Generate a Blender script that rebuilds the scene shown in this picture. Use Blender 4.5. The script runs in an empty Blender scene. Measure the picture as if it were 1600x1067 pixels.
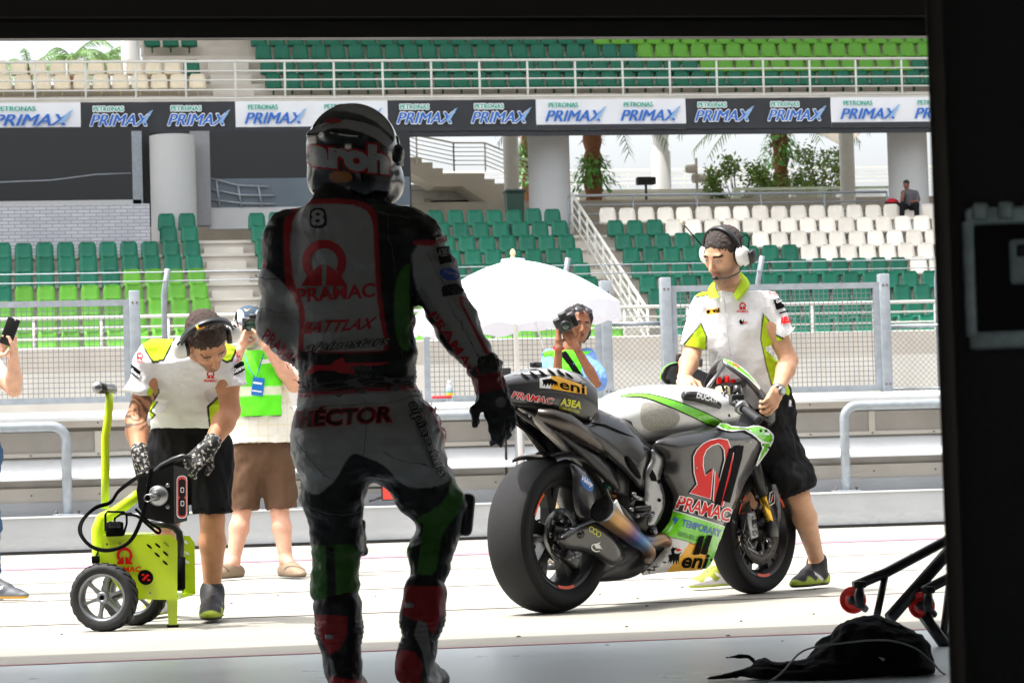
import bpy, bmesh, math, random
import numpy as np
from mathutils import Vector, Matrix, noise
from mathutils.bvhtree import BVHTree
from mathutils.geometry import tessellate_polygon, delaunay_2d_cdt
random.seed(7); rng = np.random.default_rng(5)
PI = math.pi
SC = bpy.context.scene
COL = SC.collection

# ---------------------------------------------------------------- camera model (76-100 mm lens, crouching height)
FPX, YAW, YH, ROLL, CH = 4400.0, math.radians(9.6), 735.0, math.radians(-1.65), 0.62
PITCH = math.atan((YH - 533.5) / FPX)
fw = Vector((math.sin(YAW) * math.cos(PITCH), math.cos(YAW) * math.cos(PITCH), math.sin(PITCH)))
rt = Vector((math.cos(YAW), -math.sin(YAW), 0)); up = rt.cross(fw)
RT = rt * math.cos(ROLL) + up * math.sin(ROLL); UP = RT.cross(fw)
CAM = Vector((0, 0, CH))
def ray(x, y): return fw + RT * ((x - 800) / FPX) + UP * (-(y - 533.5) / FPX)
def J(x, y, D): return CAM + ray(x, y) * D                      # point at view depth D
def G(x, y, z=0.0):
    r = ray(x, y); return CAM + r * ((z - CH) / r.z)
def PY(x, y, Y):
    r = ray(x, y); return CAM + r * (Y / r.y)
def proj(p):
    q = Vector(p) - CAM; d = q.dot(fw)
    return 800 + FPX * q.dot(RT) / d, 533.5 - FPX * q.dot(UP) / d
_RTn, _UPn, _FWn, _Cn = (np.array(v) for v in (RT, UP, fw, CAM))
def projn(P):
    q = P - _Cn; d = q @ _FWn
    return np.stack([800 + FPX * (q @ _RTn) / d, 533.5 - FPX * (q @ _UPn) / d], 1)

# ---------------------------------------------------------------- materials
MATS = {}
def lin(c):
    if isinstance(c, str):
        c = [int(c[i:i + 2], 16) / 255 for i in (0, 2, 4)]
    return tuple((x / 12.92 if x <= .04045 else ((x + .055) / 1.055) ** 2.4) for x in c)
def mat(name, c, rough=.6, metal=0., var=.08, scale=8., bump=0., bscale=40., coat=0., attr=False, spec=.5, trans=0., ior=1.45, emit=None):
    if name in MATS: return MATS[name]
    m = bpy.data.materials.new(name); m.use_nodes = True
    nt = m.node_tree; N = nt.nodes; L = nt.links; b = N['Principled BSDF']
    b.inputs['Roughness'].default_value = rough; b.inputs['Metallic'].default_value = metal
    b.inputs['Specular IOR Level'].default_value = spec; b.inputs['Coat Weight'].default_value = coat
    b.inputs['Coat Roughness'].default_value = .06; b.inputs['IOR'].default_value = ior
    b.inputs['Transmission Weight'].default_value = trans
    tc = N.new('ShaderNodeTexCoord')
    if attr:
        src = N.new('ShaderNodeAttribute'); src.attribute_name = 'Col'; cs = src.outputs['Color']
    else:
        src = N.new('ShaderNodeRGB'); src.outputs[0].default_value = (*c, 1); cs = src.outputs[0]
    if var > 0:
        nz = N.new('ShaderNodeTexNoise'); nz.inputs['Scale'].default_value = scale; nz.inputs['Detail'].default_value = 6
        L.new(tc.outputs['Object'], nz.inputs['Vector'])
        mr = N.new('ShaderNodeMapRange'); mr.inputs[3].default_value = 1 - var * 2; mr.inputs[4].default_value = 1 + var * 2
        L.new(nz.outputs['Fac'], mr.inputs[0])
        mx = N.new('ShaderNodeMix'); mx.data_type = 'RGBA'; mx.blend_type = 'MULTIPLY'; mx.inputs[0].default_value = 1
        L.new(cs, mx.inputs[6]); L.new(mr.outputs[0], mx.inputs[7]); cs = mx.outputs[2]
        mr2 = N.new('ShaderNodeMapRange'); mr2.inputs[3].default_value = max(0, rough - .08); mr2.inputs[4].default_value = min(1, rough + .08)
        L.new(nz.outputs['Fac'], mr2.inputs[0]); L.new(mr2.outputs[0], b.inputs['Roughness'])
    L.new(cs, b.inputs['Base Color'])
    if bump > 0:
        n2 = N.new('ShaderNodeTexNoise'); n2.inputs['Scale'].default_value = bscale; n2.inputs['Detail'].default_value = 5
        L.new(tc.outputs['Object'], n2.inputs['Vector'])
        bp = N.new('ShaderNodeBump'); bp.inputs['Strength'].default_value = bump; bp.inputs['Distance'].default_value = .01
        L.new(n2.outputs['Fac'], bp.inputs['Height']); L.new(bp.outputs[0], b.inputs['Normal'])
    if emit: b.inputs['Emission Color'].default_value = (*c, 1); b.inputs['Emission Strength'].default_value = emit
    MATS[name] = m; return m
def ramp_over(m, build):  # hook to customise
    build(m.node_tree); return m

# ---------------------------------------------------------------- mesh builder
class MB:
    def __init__(s): s.v = []; s.f = []; s.m = []; s.mats = []; s.sm = []
    def mi(s, m):
        if m not in s.mats: s.mats.append(m)
        return s.mats.index(m)
    def add(s, vs, fs, m, smooth=False):
        o = len(s.v); s.v += [tuple(v) for v in vs]; k = s.mi(m)
        for f in fs: s.f.append([i + o for i in f]); s.m.append(k); s.sm.append(smooth)
        return s
    def box(s, c, h, m, R=None):
        c = Vector(c); vs = []
        for sx in (-1, 1):
            for sy in (-1, 1):
                for sz in (-1, 1):
                    p = Vector((sx * h[0], sy * h[1], sz * h[2])); vs.append(c + (R @ p if R else p))
        return s.add(vs, [(0, 1, 3, 2), (4, 6, 7, 5), (0, 4, 5, 1), (2, 3, 7, 6), (0, 2, 6, 4), (1, 5, 7, 3)], m)
    def bb(s, x0, x1, y0, y1, z0, z1, m): return s.box(((x0 + x1) / 2, (y0 + y1) / 2, (z0 + z1) / 2), (abs(x1 - x0) / 2, abs(y1 - y0) / 2, abs(z1 - z0) / 2), m)
    def rbox(s, c, h, m, R=None, bev=.01, seg=2):
        bm = bmesh.new(); bmesh.ops.create_cube(bm, size=2)
        bmesh.ops.scale(bm, vec=h, verts=bm.verts)
        bmesh.ops.bevel(bm, geom=bm.edges[:], offset=min(bev, min(h) * .95), segments=seg, profile=.5, affect='EDGES')
        c = Vector(c); vs = [c + (R @ v.co if R else v.co) for v in bm.verts]
        s.add(vs, [[v.index for v in f.verts] for f in bm.faces], m, True); bm.free(); return s
    def tube(s, pts, r, m, n=10, flat=None, caps=True, closed=False):
        pts = [Vector(p) for p in pts]; P = len(pts)
        rr = r if isinstance(r, (list, tuple)) else [r] * P
        vs = []; T0 = None
        for i, p in enumerate(pts):
            a = pts[(i - 1) % P] if (closed or i > 0) else p; b = pts[(i + 1) % P] if (closed or i < P - 1) else p
            t = (b - a).normalized()
            if T0 is None:
                u = t.cross(Vector((0, 0, 1)))
                if u.length < .2: u = t.cross(Vector((0, 1, 0)))
                u.normalize()
            else:
                u = (u - t * u.dot(t)).normalized()
            w = t.cross(u); T0 = t
            for k in range(n):
                an = 2 * PI * k / n; vs.append(p + (u * math.cos(an) + w * math.sin(an)) * rr[i])
        fs = []
        for i in range(P - (0 if closed else 1)):
            for k in range(n):
                j = (i + 1) % P; fs.append((i * n + k, i * n + (k + 1) % n, j * n + (k + 1) % n, j * n + k))
        if caps and not closed: fs += [tuple(range(n - 1, -1, -1)), tuple((P - 1) * n + k for k in range(n))]
        return s.add(vs, fs, m, True)
    def lathe(s, prof, m, M=None, n=32, a0=0, a1=2 * PI, close=False):
        """prof: (radius, height) along local z"""
        M = M or Matrix.Identity(4); full = abs(a1 - a0 - 2 * PI) < 1e-6; na = n if full else n + 1
        vs = [M @ Vector((r * math.cos(a0 + (a1 - a0) * k / n), r * math.sin(a0 + (a1 - a0) * k / n), h)) for r, h in prof for k in range(na)]
        fs = []; Q = len(prof)
        for i in range(Q if close else Q - 1):
            for k in range(n if full else n):
                k2 = (k + 1) % na if full else k + 1; j = (i + 1) % Q
                fs.append((i * na + k, i * na + k2, j * na + k2, j * na + k))
        return s.add(vs, fs, m, True)
    def prism(s, poly, depth, m, M=None, smooth=False):
        """poly (u,v) in local xy, extruded z 0..depth"""
        M = M or Matrix.Identity(4); n = len(poly)
        vs = [M @ Vector((u, v, 0)) for u, v in poly] + [M @ Vector((u, v, depth)) for u, v in poly]
        tr = tessellate_polygon([[Vector((u, v, 0)) for u, v in poly]])
        fs = [tuple(t) for t in tr] + [tuple(i + n for i in reversed(t)) for t in tr]
        fs += [(i, (i + 1) % n, n + (i + 1) % n, n + i) for i in range(n)]
        s.add(vs, fs, m); 
        return s
    def loft(s, rings, m, caps=True, smooth=True):
        n = len(rings[0]); vs = [p for r in rings for p in r]
        fs = [(i * n + k, i * n + (k + 1) % n, (i + 1) * n + (k + 1) % n, (i + 1) * n + k) for i in range(len(rings) - 1) for k in range(n)]
        if caps: fs += [tuple(range(n - 1, -1, -1)), tuple((len(rings) - 1) * n + k for k in range(n))]
        return s.add(vs, fs, m, smooth)
    def mesh(s, name):
        me = bpy.data.meshes.new(name); me.from_pydata(s.v, [], s.f)
        for m in s.mats: me.materials.append(m)
        me.polygons.foreach_set('material_index', s.m); me.polygons.foreach_set('use_smooth', s.sm)
        me.update(); bm = bmesh.new(); bm.from_mesh(me)
        bmesh.ops.recalc_face_normals(bm, faces=bm.faces[:])
        bm.to_mesh(me); bm.free()
        return me
    def build(s, name, parent=None, **kw): return link(name, s.mesh(name), parent, **kw)
def WM(o):
    m = Matrix.LocRotScale(o.location, o.rotation_euler, o.scale)
    return m if o.parent is None else WM(o.parent) @ o.matrix_parent_inverse @ m
def link(name, me, parent=None, loc=None, local=False, **kw):
    o = bpy.data.objects.new(name, me); COL.objects.link(o)
    if parent:
        o.parent = parent
        if not local: o.matrix_parent_inverse = WM(parent).inverted()
    if loc is not None: o.location = loc
    tag(o, **kw); return o
def tag(o, label=None, cat=None, group=None, kind=None):
    if label: o['label'] = label
    if cat: o['category'] = cat
    if group: o['group'] = group
    if kind: o['kind'] = kind
    return o
def thing(name, loc, label, cat, group=None):
    o = bpy.data.objects.new(name, None); COL.objects.link(o); o.location = loc; o.empty_display_size = .1
    return tag(o, label, cat, group)

# ---------------------------------------------------------------- flat shapes, lettering, surface-hugging marks
FONTC = {}
def text_mesh(s, off=0., shear=0., space=1., res=3):
    key = (s, round(off, 4), shear, space)
    if key in FONTC: return FONTC[key]
    c = bpy.data.curves.new('t', 'FONT'); c.body = s; c.size = 1; c.offset = off; c.shear = shear; c.space_character = space
    c.resolution_u = res; c.align_x = 'LEFT'
    o = bpy.data.objects.new('t', c); me = bpy.data.meshes.new_from_object(o)
    V = [(v.co.x, v.co.y) for v in me.vertices]; F = [list(p.vertices) for p in me.polygons]
    bpy.data.meshes.remove(me); bpy.data.objects.remove(o); bpy.data.curves.remove(c)
    if off == 0 or True:
        base = V if off == 0 else text_mesh(s, 0, shear, space, res)[0]
        x0 = min(p[0] for p in base); x1 = max(p[0] for p in base); y0 = min(p[1] for p in base); y1 = max(p[1] for p in base)
    if off == 0: V = [((x - x0) / (x1 - x0), (y - y0) / (y1 - y0)) for x, y in V]; FONTC[('bb',) + (s, shear, space)] = (x0, x1, y0, y1)
    else:
        x0, x1, y0, y1 = FONTC[('bb',) + (s, shear, space)]
        V = [((x - x0) / (x1 - x0), (y - y0) / (y1 - y0)) for x, y in V]
    FONTC[key] = (V, F); return V, F
def poly_mesh(P):
    tr = tessellate_polygon([[Vector((x, y, 0)) for x, y in P]])
    return [tuple(p) for p in P], [list(t) for t in tr]
def ring_mesh(outer, inner):
    """outer, inner: same-length loops"""
    n = len(outer); return list(outer) + list(inner), [[i, (i + 1) % n, n + (i + 1) % n, n + i] for i in range(n)]
def stroke(pts, w, closed=False):
    """ribbon of width w along pts (2D)"""
    V = []; F = []; n = len(pts)
    for i in range(n):
        a = pts[(i - 1) % n] if closed or i else pts[i]; b = pts[(i + 1) % n] if closed or i < n - 1 else pts[i]
        dx, dy = b[0] - a[0], b[1] - a[1]; l = math.hypot(dx, dy) or 1; nx, ny = -dy / l, dx / l
        ww = w[i] if isinstance(w, (list, tuple)) else w
        V += [(pts[i][0] + nx * ww / 2, pts[i][1] + ny * ww / 2), (pts[i][0] - nx * ww / 2, pts[i][1] - ny * ww / 2)]
    for i in range(n if closed else n - 1): j = (i + 1) % n; F.append([2 * i, 2 * j, 2 * j + 1, 2 * i + 1])
    return V, F
def ell2(cx, cy, a, b, n=28, rot=0, a0=0, a1=2 * PI, end=False):
    k = n + 1 if end else n
    return [(cx + a * math.cos(t) * math.cos(rot) - b * math.sin(t) * math.sin(rot), cy + a * math.cos(t) * math.sin(rot) + b * math.sin(t) * math.cos(rot)) for t in (a0 + (a1 - a0) * i / n for i in range(k))]
def smooth_loop(P, it=2, closed=True):
    P = [tuple(p) for p in P]
    for _ in range(it):
        Q = []; n = len(P)
        for i in range(n if closed else n - 1):
            a, b = P[i], P[(i + 1) % n]
            Q.append(tuple(.75 * x + .25 * y for x, y in zip(a, b))); Q.append(tuple(.25 * x + .75 * y for x, y in zip(a, b)))
        if not closed: Q = [P[0]] + Q + [P[-1]]
        P = Q
    return P
def affine(VF, o, u, v):
    V, F = VF; return [(o[0] + u[0] * x + v[0] * y, o[1] + u[1] * x + v[1] * y) for x, y in V], F
def gridcut(VF, g):
    V, F = VF; bm = bmesh.new(); bv = [bm.verts.new((x, y, 0)) for x, y in V]
    for f in F:
        if len(set(f)) < 3: continue
        try: bm.faces.new([bv[i] for i in f])
        except ValueError: pass
    xs = [v[0] for v in V]; ys = [v[1] for v in V]
    for ax, lo, hi in ((0, min(xs), max(xs)), (1, min(ys), max(ys))):
        k = math.floor(lo / g) + 1
        while k * g < hi:
            co = [0, 0, 0]; co[ax] = k * g; no = [0, 0, 0]; no[ax] = 1
            bmesh.ops.bisect_plane(bm, geom=bm.verts[:] + bm.edges[:] + bm.faces[:], plane_co=co, plane_no=no, dist=1e-4); k += 1
    bm.verts.ensure_lookup_table(); bm.verts.index_update()
    R = [(v.co.x, v.co.y) for v in bm.verts], [[v.index for v in f.verts] for f in bm.faces]; bm.free(); return R
class Decals:
    """marks that hug the surface of an existing mesh; added into that mesh as extra faces"""
    def __init__(s, obj, g=7, off=.0015, rng_=None):
        s.o = obj; s.g = g; s.off = off; s.k = 0; s.bm = bmesh.new(); s.bm.from_mesh(obj.data); s.M = obj.matrix_world.copy()
        s.M = WM(obj)
        s.Mi = s.M.inverted()
        s.bvh = BVHTree.FromBMesh(s.bm); s.lay = []
    def put(s, VF, m, lift=0, cf=None):
        V, F = gridcut(VF, s.g); ok = []; s.k += 1; off = s.off + s.k * .00035 + lift
        c = s.Mi @ CAM; cx = sum(v[0] for v in V) / len(V); cy = sum(v[1] for v in V) / len(V)
        for x, y in V:
            for q in (0, .8, 1.6, 2.6, 4):
                l_ = math.hypot(cx - x, cy - y) or 1; d = (s.Mi.to_3x3() @ ray(x + (cx - x) / l_ * q, y + (cy - y) / l_ * q)).normalized(); h = s.bvh.ray_cast(c, d)
                if h[0] is not None: break
            if h[0] is None: ok.append(None)
            else:
                n = h[1]; n = n if n.dot(d) < 0 else -n
                ok.append((h[0] + n * off, h[3], n))
        s.lay.append((ok, F, m)); return s
    def txt(s, t, o, u, v, m, bold=.0, shear=0, outline=None, om=None, space=1.):
        """o = lower-left pixel of the word, u = vector to lower-right, v = vector to upper-left"""
        if outline: s.put(affine(text_mesh(t, outline, shear, space), o, u, v), om)
        s.put(affine(text_mesh(t, bold, shear, space), o, u, v), m); return s
    def poly(s, P, m): return s.put(poly_mesh(P), m)
    def line(s, P, w, m, closed=False): return s.put(stroke(P, w, closed), m)
    def done(s):
        me = s.o.data
        for ok, F, m in s.lay:
            names = [x.name if x else '' for x in me.materials]
            if m.name not in names: me.materials.append(m); names.append(m.name)
            mi = names.index(m.name); bv = [s.bm.verts.new(k[0]) if k else None for k in ok]
            for f in F:
                if any(bv[i] is None for i in f): continue
                ds = [ok[i][1] for i in f]
                if max(ds) - min(ds) > .05: continue
                try: q = s.bm.faces.new([bv[i] for i in f])
                except ValueError: continue
                q.material_index = mi; q.smooth = True
                q.normal_update()
                if q.normal.dot(ok[f[0]][2]) < 0: q.normal_flip()
        for v in [v for v in s.bm.verts if not v.link_faces]: s.bm.verts.remove(v)
        s.bm.to_mesh(me); s.bm.free(); me.update()
def flat(mb, VF, O, U, V_, m):
    V, F = VF; mb.add([O + U * x + V_ * y for x, y in V], F, m)

# ---------------------------------------------------------------- distance-field sculpting (bodies, cloth, organic shapes)
def nrm(v): v = np.asarray(v, float); return v / (np.linalg.norm(v) + 1e-12)
def A(v): return np.array(v, float)
def cone(a, b, ra, rb, k=.02, w=None, f=1., neg=False): return dict(t='c', a=A(a), b=A(b), ra=ra, rb=rb, k=k, w=None if w is None else nrm(w), f=f, neg=neg)
def ell(c, r, k=.02, R=None, neg=False): return dict(t='e', c=A(c), r=A(r), k=k, R=None if R is None else np.array(R), neg=neg)
def rbx(c, h, r=.01, k=.01, R=None, neg=False): return dict(t='b', c=A(c), h=A(h), r=r, k=k, R=None if R is None else np.array(R), neg=neg)
def pdist(p, X):
    if p['t'] == 'c':
        ba = p['b'] - p['a']; q = X - p['a']; L = ba @ ba + 1e-12
        t = np.clip((q @ ba) / L, 0, 1); q = q - t[..., None] * ba
        if p['w'] is not None:
            s = q @ p['w']; q = q + (s * (1 / p['f'] - 1))[..., None] * p['w']
        return np.sqrt((q * q).sum(-1)) - (p['ra'] + (p['rb'] - p['ra']) * t)
    q = X - p['c']
    if p['R'] is not None: q = q @ p['R']
    if p['t'] == 'e':
        r = p['r']; k0 = np.sqrt(((q / r) ** 2).sum(-1)); k1 = np.sqrt(((q / r ** 2) ** 2).sum(-1)) + 1e-9
        return k0 * (k0 - 1) / k1
    q = np.abs(q) - p['h'] + p['r']
    return np.sqrt((np.maximum(q, 0) ** 2).sum(-1)) + np.minimum(q.max(-1), 0) - p['r']
def pbox(p):
    if p['t'] == 'c':
        r = max(p['ra'], p['rb']) * max(1, p['f']); return np.minimum(p['a'], p['b']) - r, np.maximum(p['a'], p['b']) + r
    r = np.linalg.norm(p['h']) if p['t'] == 'b' else p['r'].max()
    if p['t'] == 'b' and p['R'] is None: return p['c'] - p['h'], p['c'] + p['h']
    return p['c'] - r, p['c'] + r
def sdf(prims, res, clip=None):
    lo = np.min([pbox(p)[0] for p in prims if not p['neg']], 0) - 3 * res - .01; hi = np.max([pbox(p)[1] for p in prims if not p['neg']], 0) + 3 * res + .01
    n = np.ceil((hi - lo) / res).astype(int) + 1
    ax = [lo[i] + res * np.arange(n[i]) for i in range(3)]
    D = np.full(n, .5, np.float32)
    for p in prims:
        a, b = pbox(p); m = p['k'] * 1.5 + 3 * res
        i0 = np.maximum(((a - m - lo) / res).astype(int), 0); i1 = np.minimum(((b + m - lo) / res).astype(int) + 2, n)
        if (i1 <= i0).any(): continue
        sl = tuple(slice(i0[i], i1[i]) for i in range(3))
        X = np.stack(np.meshgrid(*[ax[i][sl[i]] for i in range(3)], indexing='ij'), -1)
        d = pdist(p, X); o = D[sl]; k = max(p['k'], 1e-5)
        if p['neg']:
            h = np.maximum(k - np.abs(o + d), 0) / k; D[sl] = np.maximum(o, -d) + h * h * k * .25
        else:
            h = np.maximum(k - np.abs(o - d), 0) / k; D[sl] = np.minimum(o, d) - h * h * k * .25
    if clip is not None:
        X = np.stack(np.meshgrid(*ax, indexing='ij'), -1)
        for pt, no, *rr_ in clip:
            q = X - A(pt); pl_ = q @ nrm(no)
            D = np.maximum(D, pl_) if not rr_ else np.where((q * q).sum(-1) < rr_[0] ** 2, np.maximum(D, pl_), D)
    return nets(D, lo, res)
def nets(D, lo, res):
    S = D < 0; n = np.array(D.shape)
    c = np.zeros(n - 1, int)
    for i in (0, 1):
        for j in (0, 1):
            for k in (0, 1): c += S[i:n[0] - 1 + i, j:n[1] - 1 + j, k:n[2] - 1 + k]
    act = (c > 0) & (c < 8); idx = np.argwhere(act); ID = np.full(act.shape, -1, int); ID[act] = np.arange(len(idx))
    acc = np.zeros((len(idx), 3)); cnt = np.zeros(len(idx))
    cor = [(i, j, k) for i in (0, 1) for j in (0, 1) for k in (0, 1)]
    for a in cor:
        for ax in range(3):
            if a[ax]: continue
            b = list(a); b[ax] = 1; da = D[tuple((idx + a).T)]; db = D[tuple((idx + b).T)]
            m = (da < 0) != (db < 0); t = np.where(m, da / (da - db + 1e-20), 0)
            P = np.array(a, float)[None] + t[:, None] * (np.array(b) - np.array(a))[None]
            acc[m] += P[m]; cnt[m] += 1
    V = (idx + acc / cnt[:, None]) * res + lo; F = []
    for ax in range(3):
        u, v = [(1, 2), (2, 0), (0, 1)][ax]
        sa = [slice(None)] * 3; sb = [slice(None)] * 3; sa[ax] = slice(0, -1); sb[ax] = slice(1, None)
        ch = S[tuple(sa)] != S[tuple(sb)]; e = np.argwhere(ch)
        e = e[(e[:, u] > 0) & (e[:, v] > 0) & (e[:, u] < n[u] - 1) & (e[:, v] < n[v] - 1)]
        ins = S[tuple(e.T)]
        du = np.zeros(3, int); du[u] = 1; dv = np.zeros(3, int); dv[v] = 1
        q = np.stack([ID[tuple((e - du - dv).T)], ID[tuple((e - dv).T)], ID[tuple(e.T)], ID[tuple((e - du).T)]], 1)
        q[~ins] = q[~ins][:, ::-1]; F.append(q[(q >= 0).all(1)])
    return V, np.concatenate(F)
def vnormals(V, F):
    n = np.cross(V[F[:, 2]] - V[F[:, 0]], V[F[:, 3]] - V[F[:, 1]]); N = np.zeros_like(V)
    for i in range(4): np.add.at(N, F[:, i], n)
    return N / (np.linalg.norm(N, axis=1)[:, None] + 1e-12)
def relax(V, F, it=1, lam=.5):
    for _ in range(it):
        S_ = np.zeros_like(V); c = np.zeros(len(V))
        for i in range(4):
            a, b = F[:, i], F[:, (i + 1) % 4]; np.add.at(S_, a, V[b]); np.add.at(c, a, 1); np.add.at(S_, b, V[a]); np.add.at(c, b, 1)
        V = V + lam * (S_ / c[:, None] - V)
    return V
def mkmesh(name, parts, m, colf=None, wr=None, sm=1):
    """parts: list of (V,F); one mesh object data; colf(V,N)->rgb linear; wr(V,N)->displacement"""
    Vs = []; Fs = []; Cs = []; o = 0
    for V, F in parts:
        V = relax(V, F, sm); N = vnormals(V, F)
        if wr is not None: V = V + N * wr(V, N)[:, None]
        N = vnormals(V, F)
        Cs.append(colf(V, N) if colf else np.ones_like(V)); Vs.append(V); Fs.append(F + o); o += len(V)
    V = np.concatenate(Vs); F = np.concatenate(Fs); C = np.concatenate(Cs)
    me = bpy.data.meshes.new(name); me.vertices.add(len(V)); me.vertices.foreach_set('co', V.astype(np.float32).ravel())
    me.loops.add(F.size); me.loops.foreach_set('vertex_index', F.astype(np.int32).ravel())
    me.polygons.add(len(F)); me.polygons.foreach_set('loop_start', np.arange(0, F.size, 4, dtype=np.int32)); me.polygons.foreach_set('loop_total', np.full(len(F), 4, np.int32))
    me.polygons.foreach_set('use_smooth', np.ones(len(F), bool)); me.materials.append(m); me.update(calc_edges=True); me.validate()
    at = me.color_attributes.new('Col', 'FLOAT_COLOR', 'POINT')
    at.data.foreach_set('color', np.concatenate([C, np.ones((len(C), 1))], 1).astype(np.float32).ravel())
    return me
def inpoly(P, poly):
    """signed distance-ish of 2D points to polygon, negative inside (pixels)"""
    poly = np.array(poly, float); d = np.full(len(P), 1e9); ins = np.zeros(len(P), bool); n = len(poly)
    for i in range(n):
        a, b = poly[i], poly[(i + 1) % n]; ab = b - a; t = np.clip(((P - a) @ ab) / (ab @ ab + 1e-9), 0, 1)
        d = np.minimum(d, np.linalg.norm(P - a - t[:, None] * ab, axis=1))
        c = (a[1] > P[:, 1]) != (b[1] > P[:, 1]); x = a[0] + (P[:, 1] - a[1]) / (b[1] - a[1] + 1e-12) * (b[0] - a[0]); ins ^= c & (P[:, 0] < x)
    return np.where(ins, -d, d)
def blend(C, mask, c):
    return C * (1 - mask[:, None]) + np.array(c)[None] * mask[:, None]
def sst(x, a, b): t = np.clip((x - a) / (b - a), 0, 1); return t * t * (3 - 2 * t)
def wrinkle(V, amp, fr, seed=0, an=(1, 1, 1)):
    out = np.empty(len(V)); a = np.array(an) * fr; W = V * a + seed * 3.7
    for i, p in enumerate(W): out[i] = noise.turbulence(p, 3, False, noise_basis='PERLIN_NEW')
    return (out - .45) * amp
# ================================================================ world, sun, camera
W = bpy.data.worlds.new('World'); SC.world = W; W.use_nodes = True
sky = W.node_tree.nodes.new('ShaderNodeTexSky'); sky.sky_type = 'NISHITA'; sky.sun_disc = False
SUND = Vector((.36, .06, -.93)).normalized()
sky.sun_elevation = math.asin(-SUND.z); sky.sun_rotation = math.atan2(-SUND.x, -SUND.y)
sky.air_density = 1.0; sky.dust_density = 6.0; sky.ozone_density = .6; sky.altitude = 0
bg = W.node_tree.nodes['Background']; bg.inputs[1].default_value = .15
hs = W.node_tree.nodes.new('ShaderNodeHueSaturation'); hs.inputs['Saturation'].default_value = .3; hs.inputs['Value'].default_value = 2.1
W.node_tree.links.new(sky.outputs[0], hs.inputs['Color']); W.node_tree.links.new(hs.outputs[0], bg.inputs[0])
sl = bpy.data.lights.new('sun', 'SUN'); sl.energy = 4.2; sl.angle = math.radians(.5); sl.color = (1, .965, .91)
so = bpy.data.objects.new('sun', sl); COL.objects.link(so); so.rotation_euler = SUND.to_track_quat('-Z', 'Y').to_euler(); so.location = (-8, 10, 30)
cd = bpy.data.cameras.new('camera'); co = bpy.data.objects.new('camera', cd); COL.objects.link(co); SC.camera = co
cd.sensor_width = 36; cd.lens = FPX / 1600 * 36; cd.clip_end = 2000; cd.clip_start = .05
co.matrix_world = Matrix(((RT.x, UP.x, -fw.x, CAM.x), (RT.y, UP.y, -fw.y, CAM.y), (RT.z, UP.z, -fw.z, CAM.z), (0, 0, 0, 1)))
cd.shift_x = 0; cd.shift_y = 0
cd.dof.use_dof = True; cd.dof.focus_distance = 12.5; cd.dof.aperture_fstop = 15
SC.view_settings.view_transform = 'Standard'; SC.view_settings.look = 'None'; SC.view_settings.exposure = .5
SC.cycles.max_bounces = 8; SC.cycles.diffuse_bounces = 5; SC.cycles.glossy_bounces = 4; SC.cycles.use_denoising = True
SC.cycles.sample_clamp_indirect = 4

# ---------------------------------------------------------------- setting materials
M_conc = mat('lane_concrete', lin('97948b'), .75, var=.16, scale=.8, bump=.15, bscale=60)
M_track = mat('track_asphalt', lin('55565a'), .9, var=.1, scale=2)
M_floor = mat('garage_paint', lin('bfc8ca'), .3, var=.08, scale=1.8, bump=.04, bscale=3)
M_stand = mat('stand_concrete', lin('bcb5ab'), .9, var=.14, scale=.9, bump=.3, bscale=6)
M_standl = mat('stand_concrete_light', lin('cbc6bc'), .9, var=.12, scale=1.2)
M_wallw = mat('pit_wall_paint', lin('cfd1d2'), .55, var=.06, scale=2.2, bump=.1, bscale=25)
M_wallg = mat('pit_wall_shade_grey', lin('a6a8aa'), .7, var=.14, scale=1.4, bump=.5, bscale=14)  # light wall darkened so the colour holds the shade of upright faces
M_beige = mat('pit_wall_beige', lin('b3aea6'), .65, var=.14, scale=1.6, bump=.2, bscale=20)
M_galv = mat('galvanised', lin('8d949a'), .5, metal=.35, var=.16, scale=14, bump=.05)
M_white = mat('white_paint', lin('dcdcd6'), .5, var=.04)
M_cream = mat('column_plaster', lin('b6b7b7'), .8, var=.06, scale=.7)
M_dark = mat('dark_void', lin('1b1d20'), .5, var=.1)
M_glass = mat('tinted_glazing', lin('0c1014'), .08, var=.0, spec=.6)
M_black = mat('black_paint', lin('161718'), .5, var=.15, scale=6)
M_bolt = mat('bolt_steel', lin('5d5048'), .5, metal=.7, var=.2)
# brick
def brick_mat():
    m = mat('painted_brick', lin('b7b7bb'), .8, var=0); nt = m.node_tree; N = nt.nodes; L = nt.links; b = N['Principled BSDF']
    tc = N.new('ShaderNodeTexCoord'); sp = N.new('ShaderNodeSeparateXYZ'); cb = N.new('ShaderNodeCombineXYZ')
    L.new(tc.outputs['Object'], sp.inputs[0]); L.new(sp.outputs[0], cb.inputs[0]); L.new(sp.outputs[2], cb.inputs[1])
    br = N.new('ShaderNodeTexBrick'); br.inputs['Color1'].default_value = (*lin('b9babf'), 1); br.inputs['Color2'].default_value = (*lin('aaacb4'), 1)
    br.inputs['Mortar'].default_value = (*lin('8d8f95'), 1); br.inputs['Scale'].default_value = 1; br.inputs['Mortar Size'].default_value = .012
    br.inputs['Brick Width'].default_value = .3; br.inputs['Row Height'].default_value = .085
    L.new(cb.outputs[0], br.inputs[0]); L.new(br.outputs[0], b.inputs['Base Color'])
    bp = N.new('ShaderNodeBump'); bp.inputs['Strength'].default_value = .4; bp.inputs['Distance'].default_value = .01; bp.invert = True
    L.new(br.outputs['Fac'], bp.inputs['Height']); L.new(bp.outputs[0], b.inputs['Normal']); return m
M_brick = brick_mat()

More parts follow.
